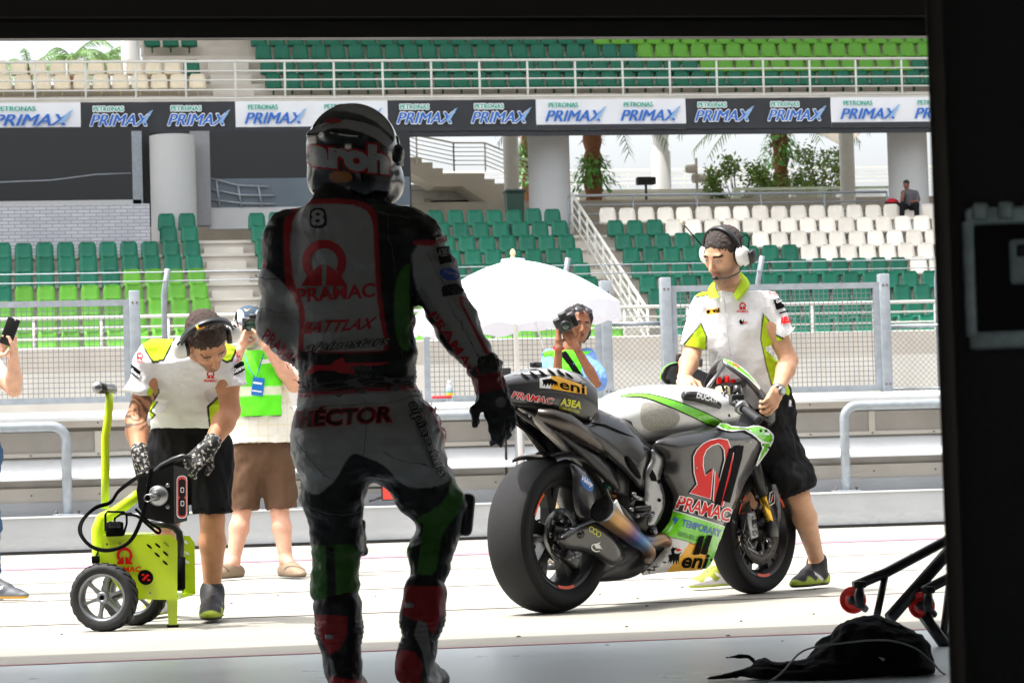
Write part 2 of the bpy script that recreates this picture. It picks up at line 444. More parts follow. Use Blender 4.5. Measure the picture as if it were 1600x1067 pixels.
# ---------------------------------------------------------------- ground
def sheet(name, x0, x1, y0, y1, z, m):
    return MB().add([(x0, y0, z), (x1, y0, z), (x1, y1, z), (x0, y1, z)], [(0, 1, 2, 3)], m).build(name, kind='structure')
MB().add([(-600, -300, -.02), (700, -300, -.02), (700, 1500, -.02), (-600, 1500, -.02)], [(0, 1, 2, 3)], mat('ground_grey', lin('8f8c84'), .9)).build('ground', kind='structure')
YT = 9.84
sheet('pit_lane', -60, 90, YT, 29, 0, M_conc)
sheet('race_track', -80, 120, 29, 56, -.005, M_track)
sheet('garage_floor', -5.2, 8.2, -4.2, YT, .004, M_floor)
sheet('paddock_ground', -60, 60, -60, -4.2, -.002, M_conc)
M_pink = mat('faded_pink_line_paint', (.36, .175, .235), .7, var=.1, scale=5)
m = MB()
m.bb(-60, 90, 20.8, 21.35, .003, .005, M_pink); m.build('lane_line', kind='structure')
m = MB(); m.bb(-5, 8, YT - .03, YT + .012, .005, .0065, mat('threshold_red_line', lin('a8767a'), .7)); m.build('threshold_line', kind='structure')
# expansion joints cut in the lane
M_joint = mat('joint_sealant', lin('6a6862'), .9)
m = MB()
for y in (12.6, 15.2, 17.9, 23.4): m.bb(-60, 90, y - .012, y + .012, .001, .003, M_joint)
m.build('lane_joints', kind='structure')
m = MB()
for i in range(46):
    p = G(random.uniform(30, 1450), random.uniform(880, 1010)); r = random.uniform(.004, .012)
    m.lathe([(r, 0), (r * .7, .004), (0.0001, .005)], mat('grit_speck', lin('3a3936')), Matrix.Translation((p.x, p.y, .001)), n=5)
m.build('lane_grit', kind='stuff')

# ---------------------------------------------------------------- garage shell
M_gwall = mat('garage_wall_paint', lin('a4a5a4'), .6)
M_gceil = mat('garage_ceiling_paint', lin('8e8c89'), .7)
m = MB(); m.bb(-5.2, 8.2, -4, YT - .35, 3.3, 3.5, M_gceil); m.build('ceiling', kind='structure')
m = MB(); m.bb(-5.4, -5.2, -4, YT, 0, 3.5, M_gwall); m.build('wall_left', kind='structure')
m = MB(); m.bb(8.2, 8.4, -4, YT, 0, 3.5, M_gwall); m.build('wall_right', kind='structure')
m = MB(); m.bb(-5.4, -1.6, -4.2, -4, 0, 3.5, M_gwall); m.bb(3.0, 8.4, -4.2, -4, 0, 3.5, M_gwall); m.bb(-1.6, 3.0, -4.2, -4, 2.1, 3.5, M_gwall); m.build('wall_back', kind='structure')  # unseen rear opening added to light the rider's back
m = MB(); m.bb(-30, 60, YT - .12, YT + .25, 2.62, 5.2, M_standl); m.bb(-30, 60, -4, YT - .12, 3.6, 5.2, M_standl); m.build('pit_building_facade', kind='structure')
# lowered roller shutter: housing beam + slatted curtain end bar
r = thing('roller_shutter', (1.6, YT, 2.2), 'dark roller shutter hanging half lowered across the top of the garage opening', 'shutter')
m = MB(); zb = PY(725, 58, YT - .08).z + .012
for i in range(11): m.bb(-5.2, 8.2, YT - .06, YT - .03, zb + .05 + i * .075, zb + .118 + i * .075, M_black)
m.bb(-5.2, 8.2, YT - .035, YT - .028, zb + .04, 2.75, M_black); m.build('shutter_curtain', r)
MB().bb(-5.2, 8.2, YT - .075, YT - .015, zb - .012, zb + .045, mat('shutter_bar', lin('1d1a19'), .5)).build('bottom_bar', r)
m = MB(); m.bb(-5.2, 8.2, YT - .12, YT - .08, PY(725, 26, YT - .12).z, 2.72, mat('shutter_housing_brown', lin('2e2623'), .6)); m.build('housing', r)
m = MB()
for x in (-5.1, 3.6): m.bb(x - .1, x + .1, YT - .1, YT, .004, 2.6, M_gwall)
# ---------------------------------------------------------------- pit wall
pw = thing('pit_wall', (4, 25.4, 0), 'white and grey pit wall with plank bands and a wide bright coping', 'wall')
X0, X1 = -40, 70
def Z(px, py, Y): return PY(px, py, Y).z
wb = 25.4
z1 = Z(1400, 766, wb); 
m = MB(); m.bb(X0, X1, wb, wb + .55, 0, z1 - .012, M_wallg); m.bb(X0, X1, wb - .012, wb + .55, z1 - .012, z1, M_wallw)
m.build('base_block', pw)
MB().bb(X0, X1, wb - .03, wb, .0, .03, M_black).build('wall_foot_strip', pw)  # thin black strip along the foot of the base block
yb = wb + .55
ys = [(766, 745, 'g', 0), (745, 724, 'c', .02), (724, 709, 'b', .06), (709, 678, 'w', -.08), (678, 672, 'c', .03), (672, 641, 'b', .05), (641, 635, 'b', .1), (635, 622, 'c', .02), (622, 611, 'w', -.06)]
mm = {'g': M_wallg, 'c': M_beige, 'b': mat('plank_shade_grey', lin('918d87'), .7, var=.16, scale=3), 'w': M_wallw}  # plank grey doubles as painted shade on the two shadow strips
nm = ['rear_kerb', 'lower_plank', 'shadow_board', 'bench_board', 'strip', 'recessed_panel', 'shadow_gap', 'upper_plank', 'coping']
for (ya, yb2, c, dy), n_ in zip(ys, nm):
    za, zb2 = Z(1400, ya, yb), Z(1400, yb2, yb)
    m = MB()
    if n_ in ('bench_board', 'coping'):   # tilted boards that catch the sun
        ov = .28 if n_ == 'bench_board' else .16
        m.add([(X0, yb - ov, za), (X1, yb - ov, za), (X1, yb + .1, zb2), (X0, yb + .1, zb2), (X0, yb - ov, za - .02), (X1, yb - ov, za - .02), (X1, yb + .12, zb2 - .02), (X0, yb + .12, zb2 - .02)],
              [(0, 1, 2, 3), (7, 6, 5, 4), (0, 4, 5, 1), (1, 5, 6, 2), (2, 6, 7, 3), (3, 7, 4, 0)], mm[c])
        if n_ == 'coping': m.tube([(X0, yb - ov, za + .01), (X1, yb - ov, za + .01)], .035, M_wallw, 10)
    else:
        m.bb(X0, X1, yb + dy, yb + .3, za, zb2, mm[c])
        if n_ == 'recessed_panel':
            for x in np.arange(-8, 14, 1.22): m.bb(x - .03, x + .03, yb + dy - .02, yb + dy, za, zb2, M_beige)
        if n_ in ('upper_plank', 'lower_plank', 'strip'):
            for x in np.arange(-8, 14, .61): m.box((x, yb + dy - .003, (za + zb2) / 2), (.007, .004, .007), M_bolt)
    m.build(n_, pw)
def hoop(xa, xb, ytop, ybot, Y, lab, base=True):
    a = PY(xa, ytop, Y); b = PY(xb, ytop, Y); zt = a.z; z0 = z1
    r_ = .045; R_ = .13; o = thing('handrail_hoop', ((a.x + b.x) / 2, Y, z0), lab, 'handrail', 'galvanised handrail hoops on the pit wall')
    P = [(a.x, Y, z0)] + [(a.x, Y, zt - R_)] + [(a.x + R_ * (1 - math.cos(t)), Y, zt - R_ + R_ * math.sin(t)) for t in np.linspace(.3, PI / 2, 6)]
    P += [(b.x - R_ * (1 - math.cos(t)), Y, zt - R_ + R_ * math.sin(t)) for t in np.linspace(PI / 2, .3, 6)] + [(b.x, Y, zt - R_), (b.x, Y, z0)]
    MB().tube(P, r_, M_galv, 12).build('rail_tube', o)
    for x in (a.x, b.x):
        m = MB(); m.rbox((x, Y, z0 + .008), (.13, .06, .008), M_galv, bev=.003)
        for s in (-1, 1): m.lathe([(.012, 0), (.012, .03), (.001, .03)], M_bolt, Matrix.Translation((x + s * .1, Y, z0 + .016)), n=8)
        m.build('foot_plate', o)
hoop(1318, 1560, 634, 0, wb + .2, 'galvanised steel handrail hoop on the pit wall base beside the garage pillar')
hoop(-150, 103, 672, 0, wb + .2, 'galvanised steel handrail hoop at the left edge of the pit wall base')
hoop(452, 811, 655, 0, wb + .2, 'galvanised steel handrail hoop on the pit wall behind the rider and the bike tail')

# ---------------------------------------------------------------- mesh fence panels on the wall
FY = 26.15
M_wire = mat('fence_wire', lin('73787b'), .55, metal=.2, var=.05)
def fence_panel(xa, xb, yt, yb_, lab, postL, postR, pitch=.047):
    a = PY(xa, yb_, FY); b = PY(xb, yb_, FY); t = PY(xb, yt, FY)
    z0, zt = min(a.z, b.z), t.z; x0, x1 = a.x, b.x
    o = thing('fence_panel', ((x0 + x1) / 2, FY, z0), lab, 'fence panel', 'galvanised mesh fence panels on the pit wall')
    m = MB(); w = .028
    for z in (z0 + w, zt - w): m.box(((x0 + x1) / 2, FY, z), ((x1 - x0) / 2, w * .7, w), M_galv)
    for x in (x0 + w, x1 - w): m.box((x, FY, (z0 + zt) / 2), (w, w * .7, (zt - z0) / 2 - 2 * w), M_galv)
    m.build('panel_frame', o)
    m = MB(); r_ = .0029
    x = x0 + .05
    while x < x1 - .05: m.box((x, FY + .004, (z0 + zt) / 2), (r_, r_, (zt - z0) / 2 - .03), M_wire); x += pitch
    z = z0 + .05; k = 0
    while z < zt - .05: m.box(((x0 + x1) / 2, FY - .002, z), ((x1 - x0) / 2 - .03, r_, r_), M_wire); z += pitch
    m.build('wire_mesh', o)
    for flag, x in ((postL, x0 - .05), (postR, x1 + .05)):
        if flag:
            m = MB(); m.rbox((x, FY, (z0 + zt) / 2 + .02), (.05, .05, (zt - z0) / 2 + .06), M_galv, bev=.006)
            for zz in (zt - .03, z0 + .06):
                for s in (-1, 1): m.lathe([(.009, 0), (.009, .012), (.001, .012)], M_bolt, Matrix.Translation((x + s * .02, FY - .05, zz)) @ Matrix.Rotation(PI / 2, 4, 'X'), n=8)
            m.build('post', o)
fence_panel(-420, 205, 468, 628, 'mesh fence panel at the left edge above the pit wall', 0, 1)
fence_panel(664, 942, 452, 622, 'mesh fence panel behind the white parasol and the crouching photographer', 0, 1)
fence_panel(1052, 1378, 441, 610, 'mesh fence panel behind the mechanic beside the motorcycle', 1, 1)
# chain link with diamond mesh
def chain(xa, xb, yt, yb_, Y, lab):
    a = PY(xa, yb_, Y); b = PY(xb, yb_, Y); zt = PY(xb, yt, Y).z; z0 = a.z; x0, x1 = a.x, b.x; m = MB(); s = .055; H = zt - z0
    for sg in (1, -1):
        k = x0 - H
        while k < x1 + H:
            A0, A1 = (k, z0), (k + sg * H, zt)
            ta, tb = 0., 1.
            for bnd in (x0, x1):
                t = (bnd - A0[0]) / (A1[0] - A0[0])
                if (bnd == x0) == (sg > 0): ta = max(ta, t)
                else: tb = min(tb, t)
            if tb > ta:
                p = lambda t: Vector((A0[0] + (A1[0] - A0[0]) * t, Y + sg * .003, z0 + H * t))
                m.tube([p(ta), p(tb)], .0021, M_wire, 3, caps=False)
            k += s
    o = thing('chain_link_fence', ((x0 + x1) / 2, Y, z0), lab, 'fence')
    m.build('diamond_mesh', o); m = MB()
    m.tube([(x0, Y, zt), (x1, Y, zt)], .02, M_galv, 8); m.tube([(x0, Y, z0 + .02), (x1, Y, z0 + .02)], .012, M_galv, 8)
    m.build('rail', o)
chain(1396, 1640, 505, 611, FY + .1, 'chain link fence with diamond mesh right of the framed panel')
chain(958, 1036, 505, 614, FY + .1, 'narrow chain link section between two framed panels behind the motorcycle seat')
# tall posts with cables
cf = thing('cable_fence', (4, 27.2, 0), 'tall thin galvanised posts with cranked tops and stretched cables before the grandstand', 'fence')
for px, py in ((-60, 424), (255, 421), (575, 412), (880, 404), (1183, 401), (1462, 396)):
    t = PY(px, py, 27.2); m = MB(); m.tube([(t.x, 27.2, .3), (t.x, 27.2, t.z - .25), (t.x + .04, 27.15, t.z)], .028, M_galv, 8); m.build('post', cf)
for py in (427, 441): 
    za = Z(150, py, 27.15); MB().tube([(-12, 27.15, za), (20, 27.15, za)], .006, M_galv, 5).build('cable', cf)

# ---------------------------------------------------------------- grandstand
DK = lin('0a7a58'); LG = lin('74c23a'); CR = lin('e6dcc4')
M_seat = {'d': mat('seat_dark_green', lin('0f6850'), .45, var=.1, scale=3, spec=.4), 'l': mat('seat_light_green', lin('62a434'), .45, var=.06, scale=3, spec=.4),
          'c': mat('seat_cream', lin('ece6da'), .5, var=.07, scale=3, spec=.4)}
for q_ in M_seat.values():
    nt = q_.node_tree; b = nt.nodes['Principled BSDF']; src = b.inputs['Base Color'].links[0].from_socket; oi = nt.nodes.new('ShaderNodeObjectInfo'); mr = nt.nodes.new('ShaderNodeMapRange'); mr.inputs[3].default_value = .84; mr.inputs[4].default_value = 1.12; hv = nt.nodes.new('ShaderNodeHueSaturation')
    nt.links.new(oi.outputs['Random'], mr.inputs[0]); nt.links.new(mr.outputs[0], hv.inputs['Value']); nt.links.new(src, hv.inputs['Color']); nt.links.new(hv.outputs[0], b.inputs['Base Color'])
def seat_bm(m):
    prof = [(-.37, -.03), (-.36, .012), (-.20, -.012), (-.07, -.02), (-.01, .03), (.02, .16), (.05, .31), (.065, .385), (.06, .40)]
    W_ = [.19, .205, .215, .215, .215, .215, .205, .17, .13]
    cols = 5; vs = []; fs = []
    for (y, z), w in zip(prof, W_):
        for j in range(cols):
            t = j / (cols - 1) * 2 - 1; vs.append((t * w, y - .025 * t * t * (1 if z > .02 else .2), z + (.02 * t * t if z < .02 and y > -.3 else 0)))
    n = len(prof)
    for i in range(n - 1):
        for j in range(cols - 1): fs.append((i * cols + j, i * cols + j + 1, (i + 1) * cols + j + 1, (i + 1) * cols + j))
    o = len(vs); vs += [(x, y + .035, z - .03) for x, y, z in vs]
    fs += [tuple(k + o for k in reversed(f)) for f in fs[:]]
    bd = [j for j in range(cols)] + [i * cols + cols - 1 for i in range(1, n)] + [(n - 1) * cols + j for j in range(cols - 2, -1, -1)] + [i * cols for i in range(n - 2, 0, -1)]
    for a, b in zip(bd, bd[1:] + bd[:1]): fs.append((a, b, b + o, a + o))
    mb = MB(); mb.add(vs, fs, m, True); mb.box((0, 0.02, -.1), (.02, .06, .07), M_galv); return mb
M_seat['k'] = mat('seat_warm_cream', lin('e8dcc2'), .5, var=.1, scale=3, spec=.4)
SEATMB = {k: seat_bm(v) for k, v in M_seat.items()}
SEATME = {k: v.mesh('stadium_seat') for k, v in SEATMB.items()}
LY = [70 - .9 * (8 - i) for i in range(9)]
LPY = [534, 509, 484, 461, 438, 415, 393, 370, 350]
LZ = [Z(150, LPY[i] + 9, LY[i]) for i in range(9)]
UY = [73.6 + .85 * i for i in range(4)]
UZ = [Z(450, (128, 105.5, 83, 62)[i] + 9, UY[i]) for i in range(4)]
gs = thing('grandstand', (10, 66, 0), 'concrete two tier grandstand with stepped terraces and a wide front beam', 'grandstand')
m = MB()
zl = [z - .36 for z in LZ]
fz = Z(100, 545, 61.6)
m.bb(-30, 60, 61.6, 61.95, 0, fz, M_stand)
for i in range(9):
    y0 = LY[i] - .52; y1 = y0 + .9 if i < 8 else 72.6
    m.bb(-30, 60, y0, y1, zl[i] - .5, zl[i], M_stand)
    m.bb(-30, 60, y0 - .03, y0 + .03, zl[i] - .07, zl[i] + .004, M_standl)
m.bb(-30, 60, 61.95, LY[0] - .52, zl[0] - .6, zl[0] - .3, M_stand)
m.build('lower_terrace', gs)
# aisle half steps
XL = PY(308, 350, 70).x; XM0 = PY(381, 345, 70).x; XM1 = PY(879, 335, 70).x; XR0 = PY(932, 330, 70).x
for (xa, xb) in ((XL + .1, XM0 - .1), (XM1 + .1, XR0 - .1)):
    for i in range(8):
        MB().bb(xa, xb, LY[i] - .02, LY[i] + .37, zl[i] + .002, zl[i] + (zl[i + 1] - zl[i]) * .5, M_standl).build('aisle_step', gs)
bz0, bz1 = Z(730, 205, 72), Z(730, 157, 72)
# upper deck
m = MB(); zu = [z - .36 for z in UZ]
XU0 = PY(225, 70, 76).x
for i in range(4):
    y0 = UY[i] - .5; m.bb(-30 if i < 2 else XU0, 60, y0, y0 + .85 if i < 3 else y0 + 3, zu[i] - .4, zu[i], M_stand)
for i in range(4, 9): m.bb(XU0, 60, UY[3] - .5 + .85 * (i - 3), UY[3] + .35 + .85 * (i - 3), zu[3] + .38 * (i - 3) - .4, zu[3] + .38 * (i - 3), M_stand)
m.bb(-30, 60, 72.15, UY[0] - .5, zu[0] - .4, zu[0] - .05, M_stand); m.build('upper_terrace', gs)
xa, xb = PY(322, 130, 74).x, PY(404, 130, 74).x
for i in range(4): MB().bb(xa + .15, xb - .15, UY[i] - .5 - .35, UY[i] - .5, zu[i] - .45, zu[i] - .19, M_standl).build('aisle_step', gs)
MB().bb(-30, 60, 72.0, 72.15, bz0 - .12, Z(730, 153, 72), M_standl).build('front_beam', gs)
MB().bb(-60, 90, 62, 90, 26, 26.4, M_white).build('roof', gs)
MB().bb(-30, 60, 72.6, 80, zl[8] - .4, zl[8] - .02, M_standl).build('concourse', gs)
def column(px, w, Yc, ytop, name, rr, mt=M_cream, z0=None):
    p = PY(px, 300, Yc); MB().lathe([(rr, z0 if z0 is not None else zl[8] - .3), (rr, Z(px, ytop, Yc))], mt, Matrix.Translation((p.x, Yc, 0)), n=40).build(name, gs)
for px, w, Yc_, yt_ in ((271, 70, 70.95, 213), (859, 68, 73.4, 196), (1420, 66, 73.4, 196)):
    column(px, w, Yc_, yt_, 'column', w / 2 / 60.0 * .98)
# dark glazed boxes on the left under the deck
m = MB(); gy = 71.3
def rc(mb, xa, ya, xb, yb_, Y, d, mt):
    p = PY(xa, yb_, Y); q = PY(xb, ya, Y); xm = (xa + xb) / 2; mb.bb(p.x, q.x, Y, Y + d, PY(xm, yb_, Y).z, PY(xm, ya, Y).z, mt)
MBg = MB(); rc(MBg, -260, 200, 208, 316, gy, .05, M_glass); MBg.build('tinted_window', gs)
m = MB(); rc(m, 208, 205, 221, 322, gy - .06, .12, M_galv); rc(m, -260, 315, 221, 324, gy - .06, .12, M_cream); m.build('window_frame', gs)
m = MB(); rc(m, 221, 205, 236, 352, gy + .3, .5, M_dark); m.build('recess', gs)
MBg = MB(); rc(MBg, 326, 205, 640, 326, gy + .5, .05, M_glass); MBg.build('tinted_window', gs)
m = MB(); rc(m, 300, 205, 327, 352, gy + .2, .5, mat('pilaster_shade_grey', lin('8c8d90'), .8)); rc(m, 326, 323, 640, 356, gy + .45, .3, M_cream); m.build('window_surround', gs)  # darker grey puts the shading into the pilaster colour
m = MB(); rc(m, 328, 278, 640, 323, gy + .47, .02, mat('reflection_glazing', lin('59646e'), .15, var=.15, scale=1)); m.build('lower_pane', gs)  # bluish lower glass, made paler to paint its reflection
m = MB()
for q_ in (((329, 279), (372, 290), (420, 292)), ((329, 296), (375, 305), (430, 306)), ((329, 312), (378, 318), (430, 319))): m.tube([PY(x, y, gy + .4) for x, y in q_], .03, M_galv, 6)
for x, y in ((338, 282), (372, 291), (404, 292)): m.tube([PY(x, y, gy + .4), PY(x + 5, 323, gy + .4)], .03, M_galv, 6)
m.build('reflection_tube', gs)  # tubes stand in for a railing reflected in the lower glass
MB().tube([PY(x, y, gy - .02) for x, y in ((-60, 287), (0, 285), (80, 282), (150, 273), (205, 271))], .02, M_galv, 5).build('reflection_tube', gs)  # added tube draws the pale reflection band across the dark glass
m = MB(); bw = PY(233, 385, 69.5)
m.bb(-30, bw.x, 68.75, 69.2, zl[6], Z(150, 321, 69), M_brick); m.build('brick_parapet', gs)
m = MB(); m.bb(-30, 60, 58.2, 58.6, 0, Z(100, 583, 58.2), M_standl); m.build('track_barrier', None) and None
o = bpy.data.objects['track_barrier']; tag(o, 'long low concrete barrier wall beyond the race track below the stand', 'barrier')
# white rails at the foot of the stand
def railing(xs, ys_, Y, lab, name='railing', r_=.03, post=1.45, mt=None, x0=-25, x1=50, zb=None):
    mt = mt or M_white; o = thing(name, ((x0 + x1) / 2, Y, zb or 0), lab, 'railing')
    zs = [Z(xs, y, Y) for y in ys_]; m = MB()
    for i, z in enumerate(zs): m.tube([(x0, Y, z), (x1, Y, z)], r_ * (1.25 if i == 0 else .75), mt, 6)
    m.build('rails', o)
    x = x0 + .3
    while x < x1:
        if -4 < x < 26: MB().tube([(x, Y + .01, zb if zb is not None else zs[-1] - .3), (x, Y + .01, zs[0])], r_, mt, 6).build('post', o)
        x += post
    return o
railing(100, (497, 513, 530, 545), 61.7, 'white tubular railing along the foot of the lower seats', r_=.035, x1=30)
railing(640, (95, 110, 124, 139, 152), 72.1, 'white five bar railing along the front edge of the upper tier', r_=.03, post=1.27, x1=26, x0=-4, zb=bz1 - .1)
# banner
bn = thing('banner', (10, 71.95, bz0), 'long advertising banner of black and white sections along the beam', 'banner')
M_bk = mat('banner_black', lin('2e3136'), .55, var=.1, scale=1.5, bump=.35, bscale=2); M_bw = mat('banner_white', lin('e8eaee'), .55, var=.03, scale=1.5, bump=.35, bscale=2)
def logo_blue():
    m = mat('lettering_blue', lin('2a6fc0'), .6, var=0); nt = m.node_tree; N = nt.nodes; L = nt.links
    return m
M_blue = mat('lettering_blue', lin('2b6cc4'), .6, var=0); M_blue2 = mat('lettering_violet', lin('4a4fa8'), .6, var=0); M_teal = mat('lettering_teal', lin('20a58c'), .6, var=0); M_lw = mat('lettering_white', lin('eef0f2'), .6, var=0)
edges = [(-190, 126, 'w'), (126, 368, 'k'), (368, 606, 'w'), (606, 838, 'k'), (838, 1072, 'w'), (1072, 1299, 'k'), (1299, 1530, 'w'), (1530, 1760, 'k')]
for xa, xb, c in edges:
    a = PY(xa, 180, 71.9); b = PY(xb, 180, 71.9); n = 24; vs = []; fs = []
    for i in range(n + 1):
        for j in range(5):
            x = a.x + (b.x - a.x) * i / n; z = bz0 + (bz1 - bz0) * j / 4 
            vs.append((x, 71.93 + .012 * math.sin(x * 5.3 + j * 1.3) + .01 * math.sin(x * 11 - j), z))
    for i in range(n):
        for j in range(4): fs.append((i * 5 + j, i * 5 + 5 + j, i * 5 + 6 + j, i * 5 + 1 + j))
    m = MB(); m.add(vs, fs, M_bk if c == 'k' else M_bw, True)
    if c == 'w': m.bb(a.x, b.x, 71.9, 71.905, bz0 - .0, bz0 + (bz1 - bz0) * .17, M_bk)
    Y = 71.88; H = bz1 - bz0; wd = b.x - a.x
    for k in (0, 1):
        ox = a.x + wd * (.06 + .5 * k); oz = bz0 + H * (.27 if c == 'w' else .24)
        U = Vector((1, 0, 0)); V_ = Vector((0, 0, 1)); ww = wd * .385; hh = H * .36
        T1 = text_mesh('PRIMAX', 0, .35); T2 = text_mesh('PETRONAS', 0)
        if c == 'k':
            for q_ in range(12):
                dx_, dz_ = .026 * math.cos(q_ * PI / 6), .026 * math.sin(q_ * PI / 6)
                flat(m, T1, Vector((ox + dx_, Y - q_ * .0004, oz + dz_)), U * ww, V_ * hh, M_lw); flat(m, T2, Vector((ox + ww * .06 + dx_, Y - q_ * .0004 - .0002, oz + hh * 1.28 + dz_)), U * ww * .5, V_ * hh * .42, M_lw)
        for q_ in range(5):
            flat(m, T1, Vector((ox + (q_ - 2) * .006, Y - .006 - q_ * .0005, oz)), U * ww, V_ * hh, M_blue); flat(m, T2, Vector((ox + ww * .06 + (q_ - 2) * .003, Y - .0085 - q_ * .0005, oz + hh * 1.28)), U * ww * .5, V_ * hh * .42, M_teal)
        # sweeping tail of the last letter
        flat(m, ([(0, 0), (.13, .0), (.36, 1.45), (.26, 1.25)], [[0, 1, 2, 3]]), Vector((ox + ww * .84, Y - .012, oz + hh * .2)), U * ww * .6, V_ * hh * .82, mat('lettering_pale_blue', lin('8fb4dd'), .6, var=0))
    m.build('banner_section', bn)
m = MB(); m.bb(-30, 60, 71.97, 72.05, bz0 - .14, bz0 - .0, M_bk); m.build('beam_edge', bn)

# ---- seats: individuals for the nearest, the rest one mass
cells = []
ordn = ['front', 'second', 'third', 'fourth', 'fifth', 'sixth', 'seventh', 'eighth', 'top']
cw = ['zero', 'first', 'second', 'third', 'fourth', 'fifth', 'sixth', 'seventh', 'eighth', 'ninth', 'tenth', 'eleventh', 'twelfth', 'thirteenth', 'fourteenth', 'fifteenth', 'sixteenth', 'seventeenth', 'eighteenth', 'nineteenth', 'twentieth', 'twenty-first', 'twenty-second']
P_ = .5
for i in range(9):
    for k in range(14):      # left block counted from aisle
        x = XL - .25 - k * P_; px = proj((x, LY[i], LZ[i]))[0]
        if i >= 7 and k > 1: continue
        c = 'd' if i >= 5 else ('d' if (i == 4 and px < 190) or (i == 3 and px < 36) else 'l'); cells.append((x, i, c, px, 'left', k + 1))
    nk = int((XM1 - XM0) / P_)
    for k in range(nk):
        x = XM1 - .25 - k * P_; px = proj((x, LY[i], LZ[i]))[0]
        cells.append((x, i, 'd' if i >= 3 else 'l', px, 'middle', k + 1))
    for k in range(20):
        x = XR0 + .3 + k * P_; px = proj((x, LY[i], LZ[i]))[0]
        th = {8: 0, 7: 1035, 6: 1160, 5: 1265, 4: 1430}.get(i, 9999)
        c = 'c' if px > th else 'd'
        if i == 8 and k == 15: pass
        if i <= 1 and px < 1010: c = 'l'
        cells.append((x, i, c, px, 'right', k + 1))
vis = [c for c in cells if -12 < c[3] < 1466 and not (455 < c[3] < 632)]
vis.sort(key=lambda c: (c[1], c[3])); ind = set(id(c) for c in vis[:298])
mass = MB()
cname = {'d': 'dark green', 'l': 'light green', 'c': 'cream'}
side = {'left': 'left block', 'middle': 'middle block', 'right': 'right block'}
frm = {'left': 'from its right end', 'middle': 'from its right end', 'right': 'from its left end'}
srng = random.Random(3)
def addmass(x, y, z, c):
    s = SEATMB[c]; mass.add([(a + x, b + y, d + z) for a, b, d in s.v], s.f, s.mats[0], True)
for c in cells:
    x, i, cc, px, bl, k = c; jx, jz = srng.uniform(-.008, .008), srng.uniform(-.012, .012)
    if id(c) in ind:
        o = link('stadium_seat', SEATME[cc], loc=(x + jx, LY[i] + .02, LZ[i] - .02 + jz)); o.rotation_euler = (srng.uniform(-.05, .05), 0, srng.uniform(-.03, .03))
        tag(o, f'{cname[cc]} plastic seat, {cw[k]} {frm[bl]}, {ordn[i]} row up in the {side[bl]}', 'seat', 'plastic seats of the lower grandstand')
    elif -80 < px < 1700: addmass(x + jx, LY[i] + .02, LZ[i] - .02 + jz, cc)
xs0 = PY(322, 133, UY[0]).x
for i in range(2):
    for k in range(14):
        x = xs0 - .22 - k * P_; cc = 'd' if (i == 1 and k == 0) else 'k'
        addmass(x - i * .1, UY[i], UZ[i] - .02, cc)
xs3 = PY(310, 66, UY[3]).x
for k in range(3): addmass(xs3 - .25 - k * P_, UY[3], UZ[3] - .02, 'd')
xs1 = PY(412, 128, UY[0]).x
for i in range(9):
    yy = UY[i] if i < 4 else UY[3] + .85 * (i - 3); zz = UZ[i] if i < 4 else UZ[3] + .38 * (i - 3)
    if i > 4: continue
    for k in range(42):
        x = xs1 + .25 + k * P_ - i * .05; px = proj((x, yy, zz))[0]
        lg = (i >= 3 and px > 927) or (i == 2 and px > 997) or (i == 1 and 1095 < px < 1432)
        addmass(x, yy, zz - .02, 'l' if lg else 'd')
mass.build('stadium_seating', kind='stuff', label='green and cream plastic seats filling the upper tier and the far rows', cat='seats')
# ================================================================ behind the stand
# handrail of the stand stairway
def rails_slope(name, pts_top, n, dz, m, lab, r_=.03, posts=True, cat='railing', pp=.6):
    o = thing(name, Vector(pts_top[0]) - Vector((0, 0, 1)), lab, cat); mb = MB()
    for k in range(n): mb.tube([Vector(p) - Vector((0, 0, dz * k)) for p in pts_top], r_ * (1.2 if k == 0 else .7), m, 6)
    mb.build('rails', o)
    for a, b in zip(pts_top[:-1], pts_top[1:]):
        a, b = Vector(a), Vector(b); L_ = (b - a).length; q = max(1, int(L_ / pp)); mb = MB()
        for i in range(q + 1):
            p = a.lerp(b, i / q); MB().tube([p, p - Vector((0, 0, dz * n + .05))], r_ * .8, m, 6).build('post', o)
    return o
XH = XM1 + .35
pa = Vector((XH, 70.5, zl[8] + 1.15)); pb = Vector((XH, LY[0] - .9, zl[0] + .9))
rails_slope('stair_railing', [pa, pb], 4, .24, M_white, 'white tubular railing sloping down the stair between seat blocks', .035, pp=.95)
pc = PY(1390, 290, 71)
rails_slope('concourse_railing', [(XH, 71, pa.z), (PY(1385, 290, 71).x, 71, pa.z)], 4, .24, M_galv, 'grey metal railing behind the top row of cream seats', .03, pp=1.55)
# slim columns
m = MB(); p = PY(800, 300, 79); m.lathe([(.22, 3), (.22, 12)], M_white, Matrix.Translation((p.x, 79, 0)), n=24); m.build('slim_column', label='slim white round column beside the stairs and the green bin', cat='column')
m = MB(); p = PY(1325, 300, 79); m.lathe([(.22, 3), (.22, 12)], M_white, Matrix.Translation((p.x, 79, 0)), n=24); m.build('slim_column', label='slim white round column rising past the shrubs on the right', cat='column')
